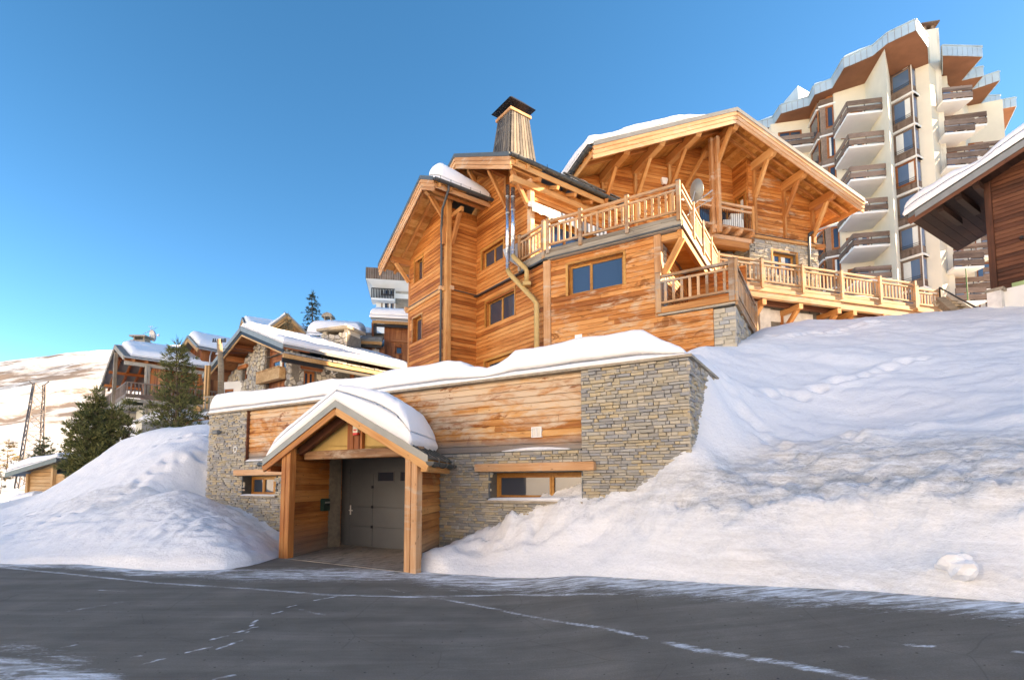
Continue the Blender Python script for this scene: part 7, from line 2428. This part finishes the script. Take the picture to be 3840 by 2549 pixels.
# ------------------------------------------------------------------ trees
def tree(name, base, H, Rad, label, m, seed, cat='tree', group=None, kind='pine', lean=0.0, multi=1, density=1.0, low=.02, power=.75):
    r = random.Random(seed)
    root = thing(name, base, label, cat, group)
    base = Vector(base)
    tk = MB()
    fol = MB()
    stems = []
    for s_ in range(multi):
        off = Vector((0, 0, 0)) if s_ == 0 else Vector((r.uniform(-.5, .5), r.uniform(-.4, .4), 0)) * Rad
        hh = H * (1 if s_ == 0 else r.uniform(.68, .92))
        tip = base + off * 1.2 + Vector((lean * hh + r.uniform(-.03, .03) * hh, r.uniform(-.03, .03) * hh, hh))
        stems.append((base + off * .3, tip, hh))
        pts = [(base + off * .3 - Vector((0, 0, .5))).lerp(tip, t) + Vector((math.sin(t * 5 + s_) * .02 * hh, 0, 0)) for t in (0, .25, .5, .75, 1)]
        tk.tube(pts, [.045 * hh * .55, .035 * hh * .55, .024 * hh * .55, .013 * hh * .55, .004 * hh], 7)

    def tuft(c, dirv, L, W, n):
        dirv = dirv.normalized()
        for k_ in range(n):
            ax = Vector((r.gauss(0, 1), r.gauss(0, 1), r.gauss(0, .8)))
            d_ = (dirv * .75 + ax * .5 + Vector((0, 0, .30))).normalized()
            s_ = d_.cross(Vector((r.gauss(0, 1), r.gauss(0, 1), r.gauss(0, 1)))).normalized() * W
            o = c + ax * .12 * L
            fol.add([o - s_ * .5, o + s_ * .5, o + d_ * L * r.uniform(.6, 1.1)], [(0, 1, 2)])

    for (b, tip, hh) in stems:
        nlev = int(hh / (.26 if kind == 'pine' else .20) * density)
        for i in range(nlev):
            f = low + (1 - low) * (i + r.random()) / nlev
            if f > .99:
                continue
            c = b.lerp(tip, f)
            prof = (1 - f) ** power * (1.0 if f > .15 else .7 + f * 2)
            nb = r.randint(4, 6) if kind == 'pine' else r.randint(5, 7)
            for j in range(nb):
                az = r.uniform(0, 2 * math.pi)
                L = Rad / (1 if multi == 1 else 1.35) * prof * r.uniform(.55, 1.15) + .12
                up = .35 if kind == 'pine' else -.12 - .25 * (1 - f)
                dv = Vector((math.cos(az), math.sin(az), up * r.uniform(.5, 1.4)))
                end = c + dv * L
                if kind == 'spruce':
                    end += Vector((0, 0, .10 * L))
                tk.tube([c, c.lerp(end, .55) - Vector((0, 0, .04 * L)), end], [.012 * hh * .25 + .008, .012, .005], 3, False)
                nt = max(2, int(L / .20))
                for q_ in range(nt):
                    t = .28 + .72 * (q_ + r.random()) / nt
                    p = c.lerp(end, t) + Vector((r.gauss(0, .07), r.gauss(0, .07), r.gauss(0, .05))) * (1 if kind == 'pine' else .7)
                    if kind == 'pine':
                        tuft(p, dv, .26, .050, 9)
                    else:
                        tuft(p, dv + Vector((r.gauss(0, .5), r.gauss(0, .5), -.3)), .22, .055, 8)
        tuft(tip, Vector((0, 0, 1)), .45, .05, 14)
    tk.build('trunk', m_bark, root)
    fol.build('crown', m, root)
    return root


b = atY(345, 1822, 25.0)
tree('pine_tree', (b.x, b.y, b.z), 4.5, 1.75, 'broad bushy dark pine with several stems leaning over the little hut', m_pine, 11, multi=7, power=.55, density=1.0)
b = atY(478, 1690, 25.0)
tree('pine_tree', (b.x, b.y, b.z - .2), 2.45, .85, 'smallest slim pine standing right of the broad bushy pine', m_pine, 12, power=.65)
b = atY(655, 1632, 25.0)
tree('pine_tree', (b.x, b.y, b.z - .15), 4.5, 1.32, 'tall conical pine standing against the left chalet near the garage wall', m_pine, 13, density=2.0, power=.62)
b = atY(1172, 1250, 44)
tree('spruce_tree', (b.x, b.y, b.z - 1.2), 4.6, 1.25, 'dark spruce rising against the sky above the snowy roofs', m_spruce, 14, kind='spruce', power=.7)
b = atY(1078, 1240, 41)
tree('spruce_tree', (b.x, b.y, b.z - .6), 1.75, .5, 'tiny brownish spruce tip in front of the right pointed gable', m_bush, 15, kind='spruce')
b = atY(165, 1735, 52)
tree('pine_tree', (b.x, b.y, b.z - 1.2), 3.6, 2.0, 'distant low pine at the foot of the lattice pylon', m_pine, 16, multi=2, power=.5)
for i, (x_, y_, Y, h_, r__, lab) in enumerate(((22, 1760, 60, 4.0, 1.5, 'rusty larch shrub at the left picture edge'), (62, 1768, 64, 2.4, 1.4, 'second rusty larch shrub from the left edge'), (5, 1800, 50, 1.3, 1.0, 'lowest rusty shrub in the left corner snow'), (92, 1770, 58, 2.2, 1.0, 'rusty shrub just left of the pylon feet'))):
    b = atY(x_, y_, Y)
    tree('larch_shrub', (b.x, b.y, b.z - .8), h_, r__, lab, m_bush, 20 + i, cat='shrub', density=.7, power=.5)
# fallen twig on the slope
tw = atY(420, 1850, 20)

# ------------------------------------------------------------------ small things on and around the garage
mbp = PL.P(*[PL.pix(1209, 1890)[0]], .03, PL.pix(1209, 1890)[1])
ma_, mz_ = PL.pix(1209, 1892)
mail = thing('mailbox', PL.P(ma_, .03, mz_), 'dark green letter box fixed to the boards inside the porch', 'mailbox')
MB().fbox(PL, ma_ - .17, ma_ + .17, .025, .13, mz_ - .15, mz_ + .13).prism([PL.P(ma_ - .17, .025, mz_ + .131), PL.P(ma_ + .17, .025, mz_ + .131), PL.P(ma_ + .14, .025, mz_ + .165), PL.P(ma_ - .14, .025, mz_ + .165)], Vector((*PL.n, 0)) * .105).build('box', m_mail, mail)
MB().fbox(PL, ma_ - .12, ma_ + .14, .131, .142, mz_ + .04, mz_ + .085).build('letter_flap', m_galv, mail)
MB().fbox(PL, ma_ + .0, ma_ + .13, .131, .138, mz_ - .02, mz_ + .01).build('name_plate', m_black, mail)
ka, kz = PF.pix(1337, 1607, -.38)
al = thing('alarm_siren', PF.P(ka, -.38, kz), 'cream alarm siren box with red base on the porch king post', 'alarm')
MB().fbox(PF, ka - .075, ka + .075, -.41, -.34, kz - .09, kz + .16).build('case', m_cream_p, al)
MB().prism([PF.P(ka - .075, -.41, kz - .091), PF.P(ka + .075, -.41, kz - .091), PF.P(ka + .068, -.41, kz - .135), PF.P(ka - .06, -.41, kz - .145)], Vector((*PF.n, 0)) * .072).build('flash_lens', m_red, al)
lg = MB()
for (u0, u1, z0, z1) in ((-.05, -.02, 0, .035), (-.012, .012, 0, .035), (.02, .045, 0, .035)):
    lg.fbox(PF, ka + u0, ka + u1, -.339, -.337, kz - .05 + z0, kz - .05 + z1)
lg.build('logo', m_red, al)
a_, z_ = A.pix(814, 1620, .1)
lp_ = thing('wall_spotlight', A.P(a_, .1, z_), 'grey tube spotlight on the stone at the left end of the garage', 'lamp')
MB().tube([A.P(a_ - .16, .12, z_), A.P(a_ + .14, .12, z_)], .065, 12).build('tube', m_slate_reveal, lp_, smooth=False)
MB().fbox(A, a_ - .02, a_ + .02, -.02, .07, z_ - .03, z_ + .03).build('bracket', m_gutter, lp_)
a_, z_ = A.pix(983, 1740, .1)
lp2 = thing('wall_spotlight', A.P(a_, .1, z_), 'small dark spotlight under the left eave of the porch', 'lamp')
MB().tube([A.P(a_ - .14, .12, z_), A.P(a_ + .16, .12, z_)], .06, 12).build('tube', m_gutter, lp2)
MB().fbox(A, a_ - .02, a_ + .02, -.02, .07, z_ - .03, z_ + .03).build('bracket', m_gutter, lp2)
a_, z_ = A.pix(881, 1684, .04)
rg = MB()
N_ = 24
for j in range(N_):
    t0, t1 = 2 * math.pi * j / N_, 2 * math.pi * (j + 1) / N_
    rg.bar(A.P(a_ + math.cos(t0) * .075, .03, z_ + math.sin(t0) * .085), A.P(a_ + math.cos(t1) * .075, .03, z_ + math.sin(t1) * .085), .022)
tag(rg.build('house_number', m_white, None, origin=A.P(a_, .03, z_)), 'white ring shaped zero house number on the left stone wall', 'house number')
# satellite dish with aerial on the terrace corner
dp = atY(2603, 800, 19.3)
sdz = thing('satellite_dish', dp, 'grey satellite dish mounted at the corner of the upper terrace railing', 'satellite dish')
ds = MB()
cn = atY(2612, 714, 19.3)
ax_ = Vector((.93, .30, .20)).normalized()
e1v = Vector((0, 0, 1)) - ax_ * ax_.z
e1v.normalize()
e2v = ax_.cross(e1v)
rings = []
for rr in (0, .14, .26, .36, .40):
    rings.append([cn - ax_ * (.25 * rr * rr * 2.2) * -1 - ax_ * .08 + (e1v * math.cos(t) * rr * 1.0 + e2v * math.sin(t) * rr * .92) for t in np.linspace(0, 2 * math.pi, 25)[:-1]])
vs_, fs = [], []
for rg_ in rings:
    vs_ += rg_
for i in range(4):
    for j in range(24):
        fs.append((i * 24 + j, i * 24 + (j + 1) % 24, (i + 1) * 24 + (j + 1) % 24, (i + 1) * 24 + j))
ds.add(vs_, fs)
ds.tube([p for p in rings[-1]] + [rings[-1][0]], .012, 4)
ds.build('reflector', m_metal_l, sdz, smooth=True)
MB().tube([dp - Vector((.05, 0, .15)), dp + Vector((-.05, 0, .5)), cn - ax_ * .05], .025, 7).build('mast', m_galv, sdz)
MB().tube([cn - e1v * .38, cn - e1v * .42 + ax_ * .45], .015, 6).build('feed_arm', m_galv, sdz)
MB().tube([cn - e1v * .42 + ax_ * .42, cn - e1v * .40 + ax_ * .54], .05, 8).build('receiver', m_galv, sdz)
MB().bar(atY(2556, 748, 18.0), dp + Vector((-.05, 0, .45)), .04).build('wall_arm', m_galv, sdz)
ya, yb = atY(2600, 778, 18.9), atY(2672, 728, 18.7)
yg = thing('tv_aerial', ya, 'galvanised comb shaped television aerial beside the satellite dish', 'aerial')
for o_ in (-.10, .10):
    MB().bar(ya + Vector((0, 0, o_)), yb + Vector((0, 0, o_ * 1.6)), .025).build('boom', m_galv, yg)
for j in range(9):
    c_ = ya.lerp(yb, (j + .5) / 9)
    for o_ in (-.12, .12):
        MB().bar(c_ + Vector((-.02, -.2, o_ - .07)), c_ + Vector((.03, .2, o_ + .07)), .016).build('element', m_galv, yg)
for j in range(7):
    c_ = atY(2588, 795, 18.9) + Vector((.04 * j, 0, -.05 * j))
    MB().bar(c_ + Vector((-.12, -.25, .02)), c_ + Vector((.10, .25, -.02)), .016).build('reflector_rod', m_galv, yg)
MB().tube([atY(2560, 830, 18.2), atY(2588, 795, 18.8), ya], .02, 6).build('arm', m_galv, yg)
# awning folded over the terrace door
aw0, aw1 = MSd.pix(1990, 760, .35)[0], MSd.pix(2275, 812, .35)[0]
zaw = MSd.pix(1990, 757, .35)[1]
awn = thing('awning', MSd.P(aw0, .3, zaw), 'grey and white striped awning rolled up above the terrace door', 'awning')
MB().tube([MSd.P(aw0, .25, zaw - .02), MSd.P(aw1, .25, zaw - .02)], .10, 10).build('roller', m_white, awn, smooth=True)
nS = 34
for j in range(nS):
    a, b = aw0 + .08 + (aw1 - aw0 - .12) * j / nS, aw0 + .08 + (aw1 - aw0 - .12) * (j + 1) / nS
    dz_ = .02 * math.sin(j * 1.6)
    MB().hexa([MSd.P(a, .36, zaw - .34 + dz_), MSd.P(b, .36, zaw - .34 + dz_), MSd.P(b, .345, zaw - .34 + dz_), MSd.P(a, .345, zaw - .34 + dz_), MSd.P(a, .36, zaw + .05), MSd.P(b, .36, zaw + .05), MSd.P(b, .345, zaw + .05), MSd.P(a, .345, zaw + .05)]).build('valance_stripe', m_white if j % 2 else m_metal_l, awn)
# white wall lamp on the gable
a_, z_ = BLw.pix(2492, 678, .12)
wl2 = thing('wall_lamp', BLw.P(a_, .1, z_), 'white shield shaped wall lamp on the big gable boards', 'lamp')
MB().prism([BLw.P(a_ - .17, .04, z_ + .08), BLw.P(a_ - .13, .04, z_ + .14), BLw.P(a_ + .13, .04, z_ + .14), BLw.P(a_ + .17, .04, z_ + .08), BLw.P(a_ + .1, .04, z_ - .16), BLw.P(a_ - .1, .04, z_ - .16)], Vector((*BR.n, 0)) * .12).build('shade', m_white, wl2)
MB().fbox(BLw, a_ - .05, a_ + .05, .036, .12, z_ - .24, z_ - .161).build('bracket', m_redv, wl2)
# covered chairs on the loggia
for j, (x_, y_, s_, lab) in enumerate(((2752, 822, 1.0, 'larger white draped chair on the loggia balcony'), (2720, 828, .6, 'smaller snowy stool on the loggia balcony'))):
    a_ = BR.pix(x_, y_, -.9)[0]
    c_ = BR.P(a_, -.9, zb0)
    cv = MB()
    for (rx_, z0, z1) in ((.30, 0, .45), (.26, .45, .75)):
        cv.hexa([c_ + Vector((sx * rx_ * s_, sy * rx_ * s_, z * s_)) for z in (z0, z1) for sx, sy in ((-1, -1), (1, -1), (1 - .3 * (z > .5), 1), (-1 + .3 * (z > .5), 1))])
    tag(cv.build('covered_chair', m_curtain, None, origin=c_), lab, 'chair')
# loose snow clods along the foot of the bank
rr = random.Random(3)
cl = [(3600, 2150, .17, 'lone lump of ploughed snow lying at the foot of the right bank')]
for i, (x_, y_, s_, lab) in enumerate(cl):
    r_ = ray(x_, y_)
    best = None
    ts = np.linspace(4.5, 14, 400)
    zt_ = terrain(np.array([r_[0] / r_[1] * t for t in ts]), ts)[0]
    zr2 = CZ + r_[2] / r_[1] * ts
    k_ = np.argmax(zr2 < zt_)
    p = Vector((r_[0] / r_[1] * ts[k_], ts[k_], float(zt_[k_]) + s_ * .3))
    bm = bmesh.new()
    bmesh.ops.create_icosphere(bm, subdivisions=3, radius=s_)
    for v in bm.verts:
        n_ = float(fbm(v.co.x * 5 / s_ * .3 + i * 7, v.co.y * 5 / s_ * .3 + v.co.z * 4 / s_ * .3, i, 3))
        v.co *= 1 + n_ * 1.1
        v.co.z *= .75
    me = bpy.data.meshes.new('snow_clod')
    bm.to_mesh(me)
    bm.free()
    me.materials.append(m_snow_d)
    o = bpy.data.objects.new('snow_clod', me)
    link(o, None, Matrix.Translation(p))
    tag(o, lab, 'snow clod')
